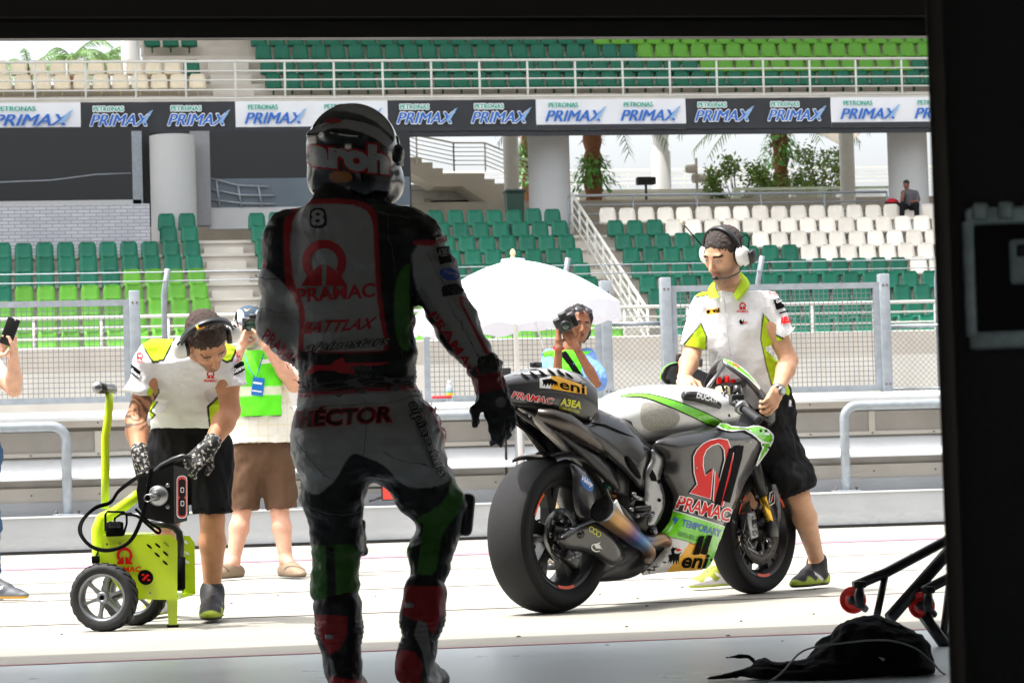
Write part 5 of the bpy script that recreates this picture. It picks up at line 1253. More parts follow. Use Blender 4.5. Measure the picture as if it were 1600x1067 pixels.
def shoe(name, an, heel, toe, root, cols, s=1., clog=False):
    """cols: upper, sole, accent"""
    an, heel, toe = V3(an), V3(heel), V3(toe); up3 = np.array([0, 0, 1.]); f = toe - heel; f[2] = 0; L_ = np.linalg.norm(f); f = f / L_; r = np.cross(f, up3)
    h0 = heel.copy(); gz = min(heel[2], toe[2]); R = np.array([r, f, up3]).T
    P = []
    for t, w, h in ((.08, .032, .04), (.3, .034, .05), (.55, .040, .045), (.75, .044, .034), (.92, .034, .024)):
        c = heel + (toe - heel) * t; c = c.copy(); c[2] = heel[2] + (toe[2] - heel[2]) * t + h * .75 * s; P.append(ell(c, np.array([w, .055, h]) * s, .03, R))
    if not clog: P.append(cone(heel + (toe - heel) * .2 + up3 * .05, an + (an - heel) * .0 + up3 * .0, .042 * s, .044 * s, .02))
    if not clog: P.append(cone(heel + (toe - heel) * .3 + up3 * .085 * s, heel + (toe - heel) * .58 + up3 * .052 * s, .036 * s, .03 * s, .03))
    V, F = sdf(P, .0045, clip=[((heel + toe) / 2 + up3 * .002, -(up3 - f * ((toe[2] - heel[2]) / L_)))])
    def cf(V, N):
        C = np.tile(np.array(cols[0]), (len(V), 1)).astype(float); q = V - heel; t = q @ f / L_; z = q[:, 2] - (toe[2] - heel[2]) * t
        if clog: C = blend(C, sst(-np.abs(((V * 60).sum(1)) % 6 - 3), -1.0, -.6) * sst(z, .04, .045) * sst(t, .45, .5), np.array(cols[0]) * .35)
        else:
            C = blend(C, sst(z, .045, .05) * sst(t, .38, .42) * (1 - sst(t, .72, .74)) * (np.sin(t * L_ * 420) > .55) * (np.abs(q @ r) < .022), cols[3] if len(cols) > 3 else (.02, .02, .02))
            C = blend(C, (1 - sst(z, .036 + .012 * np.sin(t * 18), .046 + .012 * np.sin(t * 18))) * .9, cols[2]); C = blend(C, (np.abs(q @ r) > .03) * (np.abs(z - .03 - (t - .3) * .12) < .008) * (t > .3) * (t < .6), lin('d8d8d8'))
        return blend(C, 1 - sst(z, .012, .017), cols[1])
    return link(name, mkmesh(name, [(V, F)], M_shoe, cf), root)
def paintpx(base, regs, post=None):
    """regs: (pixel polygon, colour, feather) on the surface; base colour or function"""
    def f(V, N):
        C = base(V, N) if callable(base) else np.tile(np.array(base, float), (len(V), 1)); X = projn(V)
        for poly, c, *fe in regs:
            w = fe[0] if fe else .8
            d = inpoly(X, poly); C = blend(C, 1 - sst(d, -w, w), c)
        if post: C = post(V, N, C, X)
        return C
    return f
def headset(root, c, F, s, cupc, band=True, mic=True, ant=False):
    c = V3(c); L = lambda *p: Vector(c + F @ (np.array(p) * s)); h = thing('ear_defenders', Vector(c), None, None); h.parent = root; h.matrix_parent_inverse = WM(root).inverted()
    m = MB()
    for a, hw in ((0, .011), (.0, .0)):
        if hw: m.loft([[L(math.sin(t) * .098, y, .012 + math.cos(t) * .113) for y in (-hw - .002,)] + [L(math.sin(t) * .098, hw, .012 + math.cos(t) * .113), L(math.sin(t) * .106, hw, .012 + math.cos(t) * .122), L(math.sin(t) * .106, -hw - .002, .012 + math.cos(t) * .122)] for t in np.linspace(-1.35, 1.35, 22)], K_dk)
    m.build('headband', h)
    for q in (-1, 1):
        F4 = Matrix.Identity(4)
        for i in range(3):
            F4[i][0], F4[i][1], F4[i][2], F4[i][3] = F[i][1], F[i][2], F[i][0] * q, L(q * .082, -.004, -.008)[i]
        m = MB(); mm_ = [(0.001, .047), (.022, .046), (.031, .040), (.037, .026), (.038, .006)]
        S_ = Matrix.Diagonal((.95 * s, 1.25 * s, s, 1)); m.lathe(mm_, cupc, F4 @ S_, 24); m.lathe([(.037, .006), (.037, .0), (.034, -.008), (.02, -.01)], K_dk, F4 @ S_, 24); m.build('ear_cup', h)
        MB().tube([L(q * .105, .0, .05), L(q * .118, -.002, .02), L(q * .126, -.003, -.005)], .004 * s, K_dk, 8).build('yoke', h)
    if mic: m = MB(); m.tube([L(-.118, .02, -.03), L(-.105, .07, -.055), L(-.07, .105, -.068), L(-.03, .122, -.068)], [.004, .0035, .0035, .004], K_dk, 8); m.lathe([(0, .016), (.008, .014), (.009, -.008), (0, -.01)], K_dk, Matrix.Translation(L(-.02, .122, -.066)) @ Matrix.Rotation(PI / 2, 4, 'Y'), 10); m.build('microphone', h)
    m = MB(); m.tube([L(-.12, -.03, .02), L(-.13, -.045, .06), L(-.125, -.03, .085), L(-.115, .0, .08), L(-.118, .01, .05)], .0028, K_blk, 6); m.build('loop_cable', h)
    if ant: m = MB(); m.tube([L(.115, .0, .04), L(.17, .02, .15)], .003, K_blk, 6); m.tube([L(.168, .02, .146), L(.18, .024, .166)], .0045, K_goldm, 6); m.build('aerial', h)
    return h
def scale_ref(D): return D / FPX      # metres per pixel at depth D
LIME = lin('b9d92a'); LIMED = lin('a8cc22'); WH = lin('e6e6ea'); BKc = lin('141416'); SK1 = lin('b98565'); SK2 = lin('c99a7c'); SK3 = lin('8a5a40')
K_cup = mat('headset_white', lin('dddddc'), .3, coat=.3, var=.03)
def ringlogo(dc, cx, cy, s, m, tw=True, rot=0, tl=1.):
    """open ring on two feet, with the team word under it"""
    def T(x, y): c_, s_ = math.cos(rot), math.sin(rot); return (cx + (x * c_ - y * s_) * s, cy + (x * s_ + y * c_) * s)
    a = [T(1.0 * math.cos(t), -1.0 * math.sin(t)) for t in np.linspace(-.75, PI + .75, 26)]; b = [T(.62 * math.cos(t), -.62 * math.sin(t)) for t in np.linspace(PI + .55, -.55, 26)]
    dc.put(([*a, *b], [[i, i + 1, 50 - i, 51 - i] for i in range(25)]), m)
    dc.poly([T(-1.05, 1.12), T(-.72, .62), T(-.45, .35), T(-.12, .1), T(-.1, 1.12)], m).poly([T(1.05, 1.12), T(.72, .62), T(.45, .35), T(.12, .1), T(.1, 1.12)], m)
    if tw:
        o = T(-1.75 * tl, 2.05); c_, s_ = math.cos(rot), math.sin(rot); dc.txt('PRAMAC', o, (3.5 * s * tl * c_, 3.5 * s * tl * s_), (.62 * s * s_, -.62 * s * c_), m, bold=.03)

# ================================================================ mechanic holding the motorcycle
def mech_right():
    D = 13.45; j = {}
    P = lambda x, y, d=0.: J(x, y, D + d)
    root = thing('person', G(1200, 925), 'mechanic in white and lime polo and black cargo shorts holding the motorcycle upright', 'person')
    fwd = -fw * .66 - RT * .62 - UP * .44; F = frame(fwd, UP * .9 - fw * .35 - RT * .25)
    hc = P(1131, 397, -.06); j['hd'] = hc; j['hu'] = tuple(F[:, 2])
    j.update(nk=P(1141, 452, .0), ch=P(1148, 525, .02), pv=P(1188, 655, .1), shL=P(1194, 478, -.0), shR=P(1096, 492, .06), elL=P(1233, 563, -.03), wrL=P(1215, 610, -.22), elR=P(1080, 556, .0), wrR=P(1068, 592, -.2),
             hpL=P(1206, 665, .06), hpR=P(1170, 668, .12), knL=P(1248, 775, -.05), knR=P(1165, 785, .0), anL=P(1275, 880, .0), anR=P(1140, 893, .25))
    hl, tl = G(1288, 917.5), G(1250, 921.5); hr, tr = G(1146, 918), G(1090, 922)
    hl.z = .012; tl.z = .012; hr.z = tr.z = .012
    dl = (tl - hl); dl = dl.normalized() * .285; tl = hl + dl; dr = (tr - hr).normalized() * .28; tr = hr + dr
    j['anL'] = hl + dl * .22 + Vector((0, 0, .12)); j['anR'] = hr + dr * .22 + Vector((0, 0, .12)); j.update(toeL=tl * .8 + hl * .2 + Vector((0, 0, .03)), heelL=hl + dl * .1 + Vector((0, 0, .035)), toeR=tr * .8 + hr * .2 + Vector((0, 0, .03)), heelR=hr + dr * .1 + Vector((0, 0, .035)))
    j['knL'] = P(1248, 775, -.02)
    sc_ = 1.06
    bd = sdf(body_prims(j, 1.0), .007); hd = sdf(head_prims(hc, F, sc_), .0035)
    hb = G(1200, 925)
    hw1 = sdf(hand_prims(j['wrL'], P(1201, 636, -.28) - j['wrL'], RT * -.6 + fw * .8, 1, (.35, .9, .8), 1.0, .03, .6), .003)
    hw2 = sdf(hand_prims(j['wrR'], P(1075, 604, -.3) - j['wrR'], RT * .3 + UP * -.9, 1, (.5, .9, .8), 1.0), .003)
    hp_ = head_paint(hc, F, sc_, SK2, lin('2a1d18'), lin('9c5f52'), lin('5d4a42'))
    def cf(V, N): C = np.tile(np.array(SK2), (len(V), 1)); return hp_(V, C)
    link('body', mkmesh('body', [bd, hd, hw1, hw2], M_skin, cf), root)
    # hair: cropped dark
    Lh = lambda *p: V3(hc) + F @ (np.array(p) * sc_)
    hr_ = sdf([ell(Lh(0, -.018, .040), np.array((.082, .101, .086)) * sc_, .01, F), cone(Lh(-.055, -.05, -.03), Lh(.055, -.05, -.03), .033, .033, .03), ell(Lh(0, .13, .0), np.array((.088, .085, .075)) * sc_, .006, F, True), ell(Lh(0, .0, -.12), np.array((.12, .12, .06)), .01, F, True)], .004)
    link('hair', mkmesh('hair', [hr_], M_hair, lambda V, N: np.tile(np.array(lin('352a26')), (len(V), 1)), lambda V, N: wrinkle(V, .004, 70)), root)
    hs_ = headset(root, hc, F, sc_, K_cup, mic=False, ant=True)
    L = lambda *p: Vector(Lh(*p)); m = MB(); m.tube([L(-.112, .0, -.035), L(-.10, .05, -.066), L(-.07, .09, -.072), L(-.03, .115, -.066)], [.004] * 4, K_dk, 8); m.lathe([(0, .016), (.009, .012), (.009, -.012), (0, -.016)], K_dk, Matrix.Translation(L(-.018, .12, -.064)) @ Matrix.Rotation(PI / 2, 4, 'Y'), 12); m.build('microphone', hs_)
    m = MB(); m.rbox(L(-.135, -.028, -.02), (.012, .02, .03), K_dk, Matrix(F.tolist()), bev=.005); m.build('radio_box', hs_)
    # shirt
    lat = nrm(V3(j['shR']) - V3(j['shL'])); dep = nrm(np.cross(lat, (0, 0, 1)))
    S = [cone(P(1187, 636, .1), P(1168, 590, .06), .178, .165, .04, dep, .72), cone(P(1168, 590, .06), P(1147, 515, .02), .165, .172, .05, dep, .74), cone(P(1105, 478, .05), P(1188, 470, .02), .072, .068, .05), cone(P(1142, 470, .0), P(1140, 452, -.0), .10, .066, .03)]
    S += [cone(P(1196, 474, .0), P(1229, 528, -.01), .076, .07, .03), cone(P(1096, 487, .05), P(1082, 545, .02), .072, .066, .03)]
    V, F_ = sdf(S, .005, clip=[(P(1187, 641), (0, 0, -1)), (P(1227, 526), P(1228, 522) - P(1204, 474), .13), (P(1082, 543), P(1082, 545) - P(1096, 487), .12), (P(1140, 453), UP)])
    zs = lambda l: [(1020 + x / 2.963, 320 + y / 2.963) for x, y in l]
    blk = lambda V, N: np.tile(np.array(WH), (len(V), 1))
    side = zs([(500, 510), (520, 500), (545, 545), (590, 640), (600, 700), (570, 780), (555, 860), (640, 830), (640, 920), (540, 900), (545, 835), (520, 740), (500, 620)])
    regs = [(zs([(508, 498), (540, 535), (572, 600), (660, 640), (660, 900), (548, 900), (548, 838), (522, 740), (497, 620)]), BKc, .5), (zs([(514, 505), (536, 540), (570, 608), (660, 650), (660, 900), (554, 900), (553, 838), (527, 740), (502, 620)]), LIME, .5),
            (zs([(225, 545), (130, 655), (120, 690), (250, 690), (252, 610)]), BKc, .5), (zs([(222, 553), (145, 655), (140, 690), (245, 690), (246, 610)]), LIME, .5),
            (zs([(440, 320), (520, 320), (560, 362), (500, 378), (460, 372), (430, 340)]), BKc, .5), (zs([(440, 312), (520, 312), (552, 358), (500, 372), (462, 366), (432, 336)]), LIME, .5),
            (zs([(200, 400), (255, 365), (280, 415), (235, 425), (200, 432)]), BKc, .5), (zs([(200, 395), (255, 360), (275, 410), (235, 419), (205, 424)]), LIME, .5)]
    o = link('polo_shirt', mkmesh('polo_shirt', [(V, F_)], M_cloth, paintpx(blk, regs), lambda V, N: wrinkle(V, .02, 5, 1, (1, 1, .7)) + wrinkle(V, .004, 18, 2)), root)
    dc = Decals(o, g=5); dc.poly(zs([(246, 487), (310, 476), (313, 500), (250, 508)]), K_yel).txt('eni', (1111, 489), (13, -1.5), (0, -6), K_blk, bold=.05).poly(zs([(250, 490), (262, 486), (268, 498), (258, 503), (250, 502)]), K_blk)
    ringlogo(dc, 1160, 478, 5.2, K_red); dc.poly(zs([(398, 540), (408, 530), (414, 542), (424, 530), (418, 552), (406, 556)]), K_blk).poly(zs([(416, 545), (438, 542), (436, 547), (416, 550)]), K_red)
    ringlogo(dc, 1209, 452, 4.6, K_red, rot=.25); dc.poly(zs([(556, 442), (606, 428), (622, 472), (570, 487)]), K_blk).txt('Generac', (1212, 474), (16, -4.5), (-1, -5), K_mwh, bold=.05)
    dc.poly(zs([(580, 500), (625, 488), (627, 494), (583, 508)]), K_blk); dc.txt('RIELLO', (1220, 506.5), (18, -3.5), (0, -9), K_red, bold=.08)
    for y in (500, 520, 545, 570): dc.poly(ell2(1139 + (y - 500) * .2, y, 1, 1, 8), K_mwh)
    dc.line(zs([(330, 440), (345, 540), (352, 640), (365, 700)]), .8, mat('seam_line_grey', lin('b9b9c0'), .8)); dc.done()  # thin grey seam line down the shirt front
    C1, C2 = P(1120, 462, -.12), P(1160, 452, -.03)
    Cc = [P(1123, 464, -.115), P(1116, 448, -.05), P(1118, 434, .04), P(1138, 424, .09), P(1157, 424, .05), P(1162, 431, -.01), P(1146, 462, -.12)]
    Dd = [P(1108, 467, -.115), P(1105, 453, -.05), P(1111, 446, .05), P(1138, 440, .12), P(1167, 438, .07), P(1174, 446, -.01), P(1153, 471, -.14)]
    cc2 = smooth_loop([tuple(p) for p in Cc], 2, False); dd2 = smooth_loop([tuple(p) for p in Dd], 2, False); m = MB(); n_ = len(cc2); vs = []
    for a_, b_ in zip(cc2, dd2):
        a_, b_ = Vector(a_), Vector(b_); o_ = (b_ - Vector(j['nk'])).normalized() * .006; vs += [a_, a_.lerp(b_, .5) + o_, b_ + o_ * .4, a_.lerp(b_, .5) - o_ * .4, a_ - o_ * .5]
    m.add(vs, [(5 * i + k, 5 * (i + 1) + k, 5 * (i + 1) + (k + 1) % 5, 5 * i + (k + 1) % 5) for i in range(n_ - 1) for k in range(5)], mat('collar_lime', LIME, .85, bump=.2, bscale=200), True); m.build('collar', root)
    # shorts
    S = [cone(P(1190, 630, .1), P(1190, 670, .1), .165, .165, .05, dep, .78), cone(P(1206, 665, .06), P(1248, 772, -.02), .115, .098, .04), cone(P(1170, 668, .12), P(1172, 770, .05), .115, .10, .03), rbx(P(1263, 740, .02), (.02, .05, .07), .02, .02)]
    V, F_ = sdf(S, .006, clip=[(P(1249, 771), P(1249, 775) - P(1206, 665))])
    link('cargo_shorts', mkmesh('cargo_shorts', [(V, F_)], M_cloth, lambda V, N: np.tile(np.array(lin('1c1c1e')), (len(V), 1)), lambda V, N: wrinkle(V, .03, 9, 4, (1, 1, .7))), root)
    # watch
    w0 = Vector(j['wrL']); ax = (w0 - Vector(j['elL'])).normalized(); m = MB(); Q = ax.to_track_quat('Z', 'Y').to_matrix().to_4x4()
    m.lathe([(.031, -.012), (.035, -.01), (.036, 0), (.035, .01), (.031, .012)], K_steel, Matrix.Translation(w0) @ Q, 28); fd = (-fw * .7 + RT * .5).normalized()
    m.lathe([(.0, .012), (.016, .012), (.021, .008), (.022, 0)], K_steel, Matrix.Translation(w0 + fd * .03) @ fd.to_track_quat('Z', 'Y').to_matrix().to_4x4(), 24); m.lathe([(0, .0125), (.014, .0125)], mat('watch_dial', lin('c9d0d6'), .2), Matrix.Translation(w0 + fd * .03) @ fd.to_track_quat('Z', 'Y').to_matrix().to_4x4(), 20); m.build('wrist_watch', root)
    cols = (lin('1a1a1c'), lin('2c2e20'), lin('a9bd2c'), lin('1a1a1c'))
    shoe('shoe', j['anL'], hl, tl, root, cols, 1.12); shoe('shoe', j['anR'], hr, tr, root, (lin('8f9a3a'), lin('b3c23a'), lin('d9d6e0'), lin('1a1a1c')), 1.1)
mech_right()
# ================================================================ mechanic bending over the starter cart
def mech_left():
    D = 12.35; j = {}
    P = lambda x, y, d=0.: J(x, y, D + d)
    root = thing('person', G(300, 972), 'tattooed mechanic in white and lime shirt and gloves bending over the starter cart', 'person')
    th = math.radians(62); F = frame(-fw * math.cos(th) - UP * math.sin(th) + RT * .42, UP * math.cos(th) - fw * math.sin(th) + RT * .12)
    hc = P(323, 532, -.42); j['hd'] = hc; j['hu'] = tuple(F[:, 2])
    j.update(nk=P(307, 553, -.25), ch=P(298, 590, -.17), pv=P(292, 690, .08), shL=P(352, 573, -.18), shR=P(240, 567, -.18), elL=P(360, 642, -.2), wrL=P(326, 700, -.34), elR=P(212, 655, -.2), wrR=P(219, 715, -.36),
             hpL=P(325, 700, .05), hpR=P(262, 700, .1), knL=P(332, 812, -.02), knR=P(262, 815, .1))
    hl, tl = G(334, 968), G(329, 973); hr, tr = G(262, 962), G(238, 966)
    for v in (hl, tl, hr, tr): v.z = .012
    tl = hl + (tl - hl).normalized() * .285; tr = hr + (tr - hr).normalized() * .285
    j['anL'] = hl + (tl - hl) * .22 + Vector((0, 0, .12)); j['anR'] = hr + (tr - hr) * .22 + Vector((0, 0, .12)); j.update(toeL=tl * .8 + hl * .2 + Vector((0, 0, .03)), heelL=hl + (tl - hl) * .1 + Vector((0, 0, .035)), toeR=tr * .8 + hr * .2 + Vector((0, 0, .03)), heelR=hr + (tr - hr) * .1 + Vector((0, 0, .035)))
    s_ = 1.05; bp_ = body_prims(j, 1.0, tw=.6, ls=(.048, .050, .042, .048, .030))
    bd = sdf(bp_, .007); hd = sdf(head_prims(hc, F, s_), .0035)
    hp_ = head_paint(hc, F, s_, SK2, lin('2a1d18'), lin('9c5f52'), lin('6a5448'))
    ea, eb = V3(j['shR']), V3(j['elR'])
    def cf(V, N):
        C = np.tile(np.array(SK1) * 1.12, (len(V), 1)); C = hp_(V, C)
        X = projn(V); c = X - np.array([208, 645]); r = np.hypot(c[:, 0] / .9, c[:, 1]) + 3.2 * np.sin(np.arctan2(c[:, 1], c[:, 0]) * 3 + .18 * np.hypot(c[:, 0], c[:, 1])); tt = sst(np.sin(r * .62 + .6 * np.arctan2(c[:, 1], c[:, 0])), .1, .5) * (1 - sst(np.abs(X[:, 1] - 642), 26, 34)) * (X[:, 0] < 244)
        return blend(C, tt * .8, lin('2e2a2c'))
    h1 = hand_prims(j['wrR'], P(228, 758, -.40) - j['wrR'], RT * .6 + fw * .6, -1, (.3, .75, .7), 1.02, .04, .5, glove=.003)
    h2 = hand_prims(j['wrL'], P(302, 722, -.36) - j['wrL'], -UP * .5 + fw * .8, 1, (.35, .7, .7), 1.02, .04, .5, glove=.003)
    link('body', mkmesh('body', [bd, hd], M_skin, cf), root)
    def gc(V, N):
        C = np.tile(np.array(lin('1b1b1d')), (len(V), 1)); t = np.array([noise.noise(Vector(p * 85)) for p in V]); u = np.array([noise.noise(Vector(p * 190) + Vector((5, 5, 5))) for p in V])
        return blend(C, sst(np.maximum(t, 0), .1, .2) * sst(u + .3, .1, .3) * .9, lin('c4c0b8'))
    link('glove', mkmesh('glove', [sdf(h1 + [cone(j['wrR'] - (j['wrR'] - j['elR']).normalized() * .01, Vector(j['wrR']) + (j['elR'] - j['wrR']).normalized() * .045, .036, .038, .01)], .003)], M_shoe, gc), root)
    link('glove', mkmesh('glove', [sdf(h2 + [cone(j['wrL'], Vector(j['wrL']) + (j['elL'] - j['wrL']).normalized() * .045, .036, .038, .01)], .003)], M_shoe, gc), root)
    Lh = lambda *p: V3(hc) + F @ (np.array(p) * s_)
    hr_ = sdf([ell(Lh(0, -.018, .040), np.array((.082, .101, .086)) * s_, .01, F), cone(Lh(-.05, -.05, -.04), Lh(.05, -.05, -.04), .034, .034, .03), ell(Lh(0, .13, -.005), np.array((.088, .08, .075)) * s_, .006, F, True), ell(Lh(0, .01, -.13), np.array((.12, .12, .06)), .01, F, True)], .004)
    link('hair', mkmesh('hair', [hr_], M_hair, lambda V, N: np.tile(np.array(lin('3a261c')), (len(V), 1)), lambda V, N: wrinkle(V, .004, 70)), root)
    hs = headset(root, hc, F, s_ * 1.1, K_cup, mic=False)
    m = MB(); m.rbox(Vector(Lh(.03, .005, .136)), (.018, .012, .004), mat('headband_yellow', lin('e0a818'), .5), Matrix(F.tolist()), bev=.003); m.build('band_patch', hs)
    lat = nrm(V3(j['shL']) - V3(j['shR'])); dep = nrm(np.cross(lat, V3(P(300, 570, -.2) - P(292, 690, .08))))
    S = [cone(P(287, 668, .04), P(290, 630, -.04), .155, .16, .04, dep, .72), cone(P(290, 630, -.04), P(299, 582, -.16), .16, .17, .05, dep, .72), cone(P(243, 556, -.17), P(350, 560, -.18), .078, .074, .05), cone(P(300, 565, -.2), P(308, 553, -.26), .09, .068, .03)]
    S += [cone(P(238, 560, -.17), P(216, 618, -.19), .080, .071, .03), cone(P(354, 566, -.18), P(367, 612, -.19), .078, .068, .03)]
    V, F_ = sdf(S, .005, clip=[(P(285, 672), (0, 0, -1)), (P(220, 617, -.19), P(218, 612, -.19) - P(232, 560, -.17), .12), (P(364, 608, -.19), P(364, 604, -.19) - P(356, 568, -.18), .11)])
    z6 = lambda l: [(100 + x / 1.975, 460 + y / 1.975) for x, y in l]
    regs = [(z6([(238, 150), (330, 98), (350, 100), (345, 135), (310, 205), (275, 214), (262, 196)]), BKc, .5), (z6([(242, 152), (330, 104), (350, 104), (338, 135), (306, 198), (277, 206), (266, 192)]), LIME, .5),
            (z6([(470, 180), (510, 130), (545, 150), (520, 208), (500, 212), (474, 195)]), BKc, .5), (z6([(476, 180), (512, 134), (538, 150), (514, 202), (500, 205), (480, 192)]), LIME, .5),
            (z6([(280, 262), (296, 300), (278, 330), (292, 330), (270, 360), (285, 372), (266, 390), (250, 420), (258, 300)]), BKc, .5), (z6([(274, 266), (290, 300), (270, 330), (286, 332), (264, 360), (278, 372), (262, 388), (246, 420), (256, 300)]), LIME, .5),
            (z6([(440, 345), (490, 300), (500, 420), (450, 425), (444, 380)]), BKc, .5), (z6([(448, 348), (492, 306), (500, 420), (456, 422), (450, 380)]), LIME, .5)]
    o = link('team_shirt', mkmesh('team_shirt', [(V, F_)], M_cloth, paintpx(lambda V, N: np.tile(np.array(WH), (len(V), 1)), regs), lambda V, N: wrinkle(V, .018, 6, 3, (.5, .5, 1.5)) + wrinkle(V, .004, 18, 2)), root)
    dc = Decals(o, g=5); ringlogo(dc, 329, 584, 6, K_red); ringlogo(dc, 219, 556, 5, K_red, rot=.15); ringlogo(dc, 373, 553, 5, K_red, rot=-.4)
    dc.poly(z6([(212, 215), (238, 238), (232, 262), (206, 240)]), K_blk).txt('Generac', (206, 580), (13, 11), (2, -5), K_mwh, bold=.04).poly(z6([(522, 220), (556, 198), (560, 232), (524, 252)]), K_blk).txt('Generac', (365, 584), (15, -8), (-1, -7), K_mwh, bold=.04)
    dc.done()
    S = [cone(P(290, 664, .06), P(290, 700, .08), .158, .158, .05, dep, .8), cone(P(326, 700, .05), P(333, 806, -.0), .118, .098, .04), cone(P(262, 700, .1), P(262, 806, .08), .118, .1, .03)]
    V, F_ = sdf(S, .006, clip=[(P(300, 806), (0, 0, -1))])
    o = link('shorts', mkmesh('shorts', [(V, F_)], M_cloth, lambda V, N: np.tile(np.array(lin('17171a')), (len(V), 1)), lambda V, N: wrinkle(V, .024, 8, 4, (1, 1, .6))), root)
    cols = (lin('1a1a1c'), lin('2c2e20'), lin('a9bd2c'), lin('1a1a1c')); shoe('shoe', j['anL'], hl, tl, root, cols, 1.2); shoe('shoe', j['anR'], hr, tr, root, (lin('8f9a3a'), lin('b3c23a'), lin('d9d6e0'), lin('1a1a1c')))
mech_left()
# ================================================================ starter cart
def cart():
    z = lambda x, y: (110 + x / 3.443, 690 + y / 3.443)
    w1 = G(164, 986); w2 = G(211, 976.5); w1.z = w2.z = 0; D0 = (w1 - CAM).dot(fw)
    root = thing('starter_cart', w1, 'lime green two wheeled starter cart with tall handle and black motor head', 'cart')
    M_l = mat('cart_lime', lin('bcd71c'), .32, var=.05, coat=.3); M_ty = mat('cart_tyre', lin('232426'), .7, var=.15, scale=30, bump=.3, bscale=40); M_rm = mat('cart_rim', lin('8d9196'), .35, metal=.7)
    ax = (w2 - w1).normalized()
    for w in (w1, w2):
        R_ = .142; c = w + Vector((0, 0, R_)); M = Matrix.Translation(c) @ (-ax).to_track_quat('Z', 'Y').to_matrix().to_4x4()
        h = thing('wheel', c, None, None); h.parent = root; h.matrix_parent_inverse = WM(root).inverted()
        m = MB(); m.lathe([(.1, -.036), (.118, -.044), (.132, -.04), (.14, -.022), (.142, 0), (.14, .022), (.132, .04), (.118, .044), (.1, .036)], M_ty, M, 64)
        for k in range(22):
            an = 2 * PI * k / 22; 
            for sg in (1, -1): m.tube([M @ Vector((math.cos(an + t * .12) * r_, math.sin(an + t * .12) * r_, sg * y)) for t, r_, y in ((0, .1425, .004), (1, .1415, .018), (2, .137, .033))], .0022, K_blk, 4)
        m.build('tyre', h)
        m = MB(); m.lathe([(.104, -.034), (.100, -.03), (.092, .0), (.1, .03), (.104, .034), (.098, .037), (.09, .03), (.084, 0), (.09, -.03), (.098, -.037)], M_rm, M, 48, close=True)
        for k in range(6):
            an = 2 * PI * k / 6 + .3; m.loft([[M @ Matrix.Rotation(an, 4, 'Z') @ Vector((r_, x, y)) for x, y in ((-w_, -.01), (w_, -.01), (w_, .016), (-w_, .016))] for r_, w_ in ((.02, .009), (.06, .005), (.088, .009))], M_rm, smooth=False)
        m.lathe([(0, .03), (.012, .03), (.013, .034), (.022, .034), (.026, .02), (.026, -.02), (0, -.02)], M_rm, M, 24); m.lathe([(0, .031), (.010, .031)], K_blk, M, 16); m.build('rim', h)
    MB().tube([w1 + Vector((0, 0, .142)), w2 + Vector((0, 0, .142))], .012, K_dk, 10).build('axle', root)
    Q = lambda x, y, d=0.: J(*z(x, y), D0 + .12 + d)
    # folded sheet body
    def sheet_(pts, name, th=.004, holes=None):
        n = len(pts); nv = (Vector(pts[1]) - Vector(pts[0])).cross(Vector(pts[2]) - Vector(pts[1])).normalized() * th; m = MB(); tr = tessellate_polygon([pts])
        m.add(list(pts) + [p + nv for p in pts], [tuple(t) for t in tr] + [tuple(i + n for i in reversed(t)) for t in tr] + [(i, (i + 1) % n, n + (i + 1) % n, n + i) for i in range(n)], M_l); return m.build(name, root)
    fp = sheet_([Q(165, 505), Q(545, 500), Q(575, 535), Q(575, 850), Q(300, 845), Q(165, 660)], 'front_panel')
    rp = sheet_([Q(600, 505, .30), Q(640, 505, .3), Q(668, 545, .3), Q(673, 815, .3), Q(600, 820, .3)], 'rear_panel'); sheet_([Q(300, 845), Q(575, 850), Q(673, 818, .3), Q(420, 812, .3)], 'floor_plate'); sheet_([Q(165, 505), Q(165, 660), Q(235, 650, .3), Q(235, 505, .3)], 'side_panel'); sheet_([Q(165, 504), Q(430, 501), Q(480, 492, .3), Q(235, 495, .3)], 'top_plate')
    dc = Decals(fp, g=5)
    for x, y in ((425, 562), (470, 557), (467, 607), (512, 600), (510, 650)):
        cx, cy = z(x, y); dc.poly(ell2(cx, cy, 5.6, 1.8, 14, rot=.72), K_blk)
    dc.poly(ell2(*z(517, 551), 5.6, 1.8, 14, rot=.72), mat('slot_olive', lin('8a9a2a'), .5))  # one slot filled in darker lime
    cx, cy = z(292, 610); ringlogo(dc, cx, cy, 12.5, K_red, tl=1.15)
    cx, cy = z(405, 728); dc.poly(ell2(cx, cy, 12.5, 11.5, 24, rot=.6), K_blk)
    for a, b in ((-4, -4), (3, -3), (-3, 3), (5, 4), (0, 0)): dc.poly(ell2(cx + a, cy + b, 2.6, 1.8, 8), K_red)
    for x, y in ((198, 550), (268, 546), (430, 812)): dc.poly(ell2(*z(x, y), 2, 2, 10), K_steel)
    dc.done(); dc = Decals(rp, g=5)
    for x, y in ((622, 540), (628, 600), (628, 645)): dc.poly(ell2(*z(x, y), 4.5, 2.2, 12, rot=.6), K_mwh)
    dc.done()
    q0 = Q(548, 850, .02); m = MB(); m.loft([[Q(x, y, .02 + dd) for x, dd in ((x0, 0), (x1, 0), (x1, .05), (x0, .05))] for y, x0, x1 in ((850, 520, 577), (988, 528, 574))], M_l, smooth=False); m.build('front_leg', root)
    m = MB(); m.rbox(Q(551, 990, .045), (.024, .03, .006), K_blk, bev=.003); m.build('rubber_foot', root)
    Z6 = lambda x, y, d=0.: J(100 + x / 1.975, 460 + y / 1.975, D0 + .3 + d)
    m = MB(); m.tube([Z6(140, 305), Z6(139, 350), Z6(134, 400), Z6(127, 440), Z6(128, 560), Z6(126, 660)], .0175, M_l, 14); m.build('handle_pole', root)
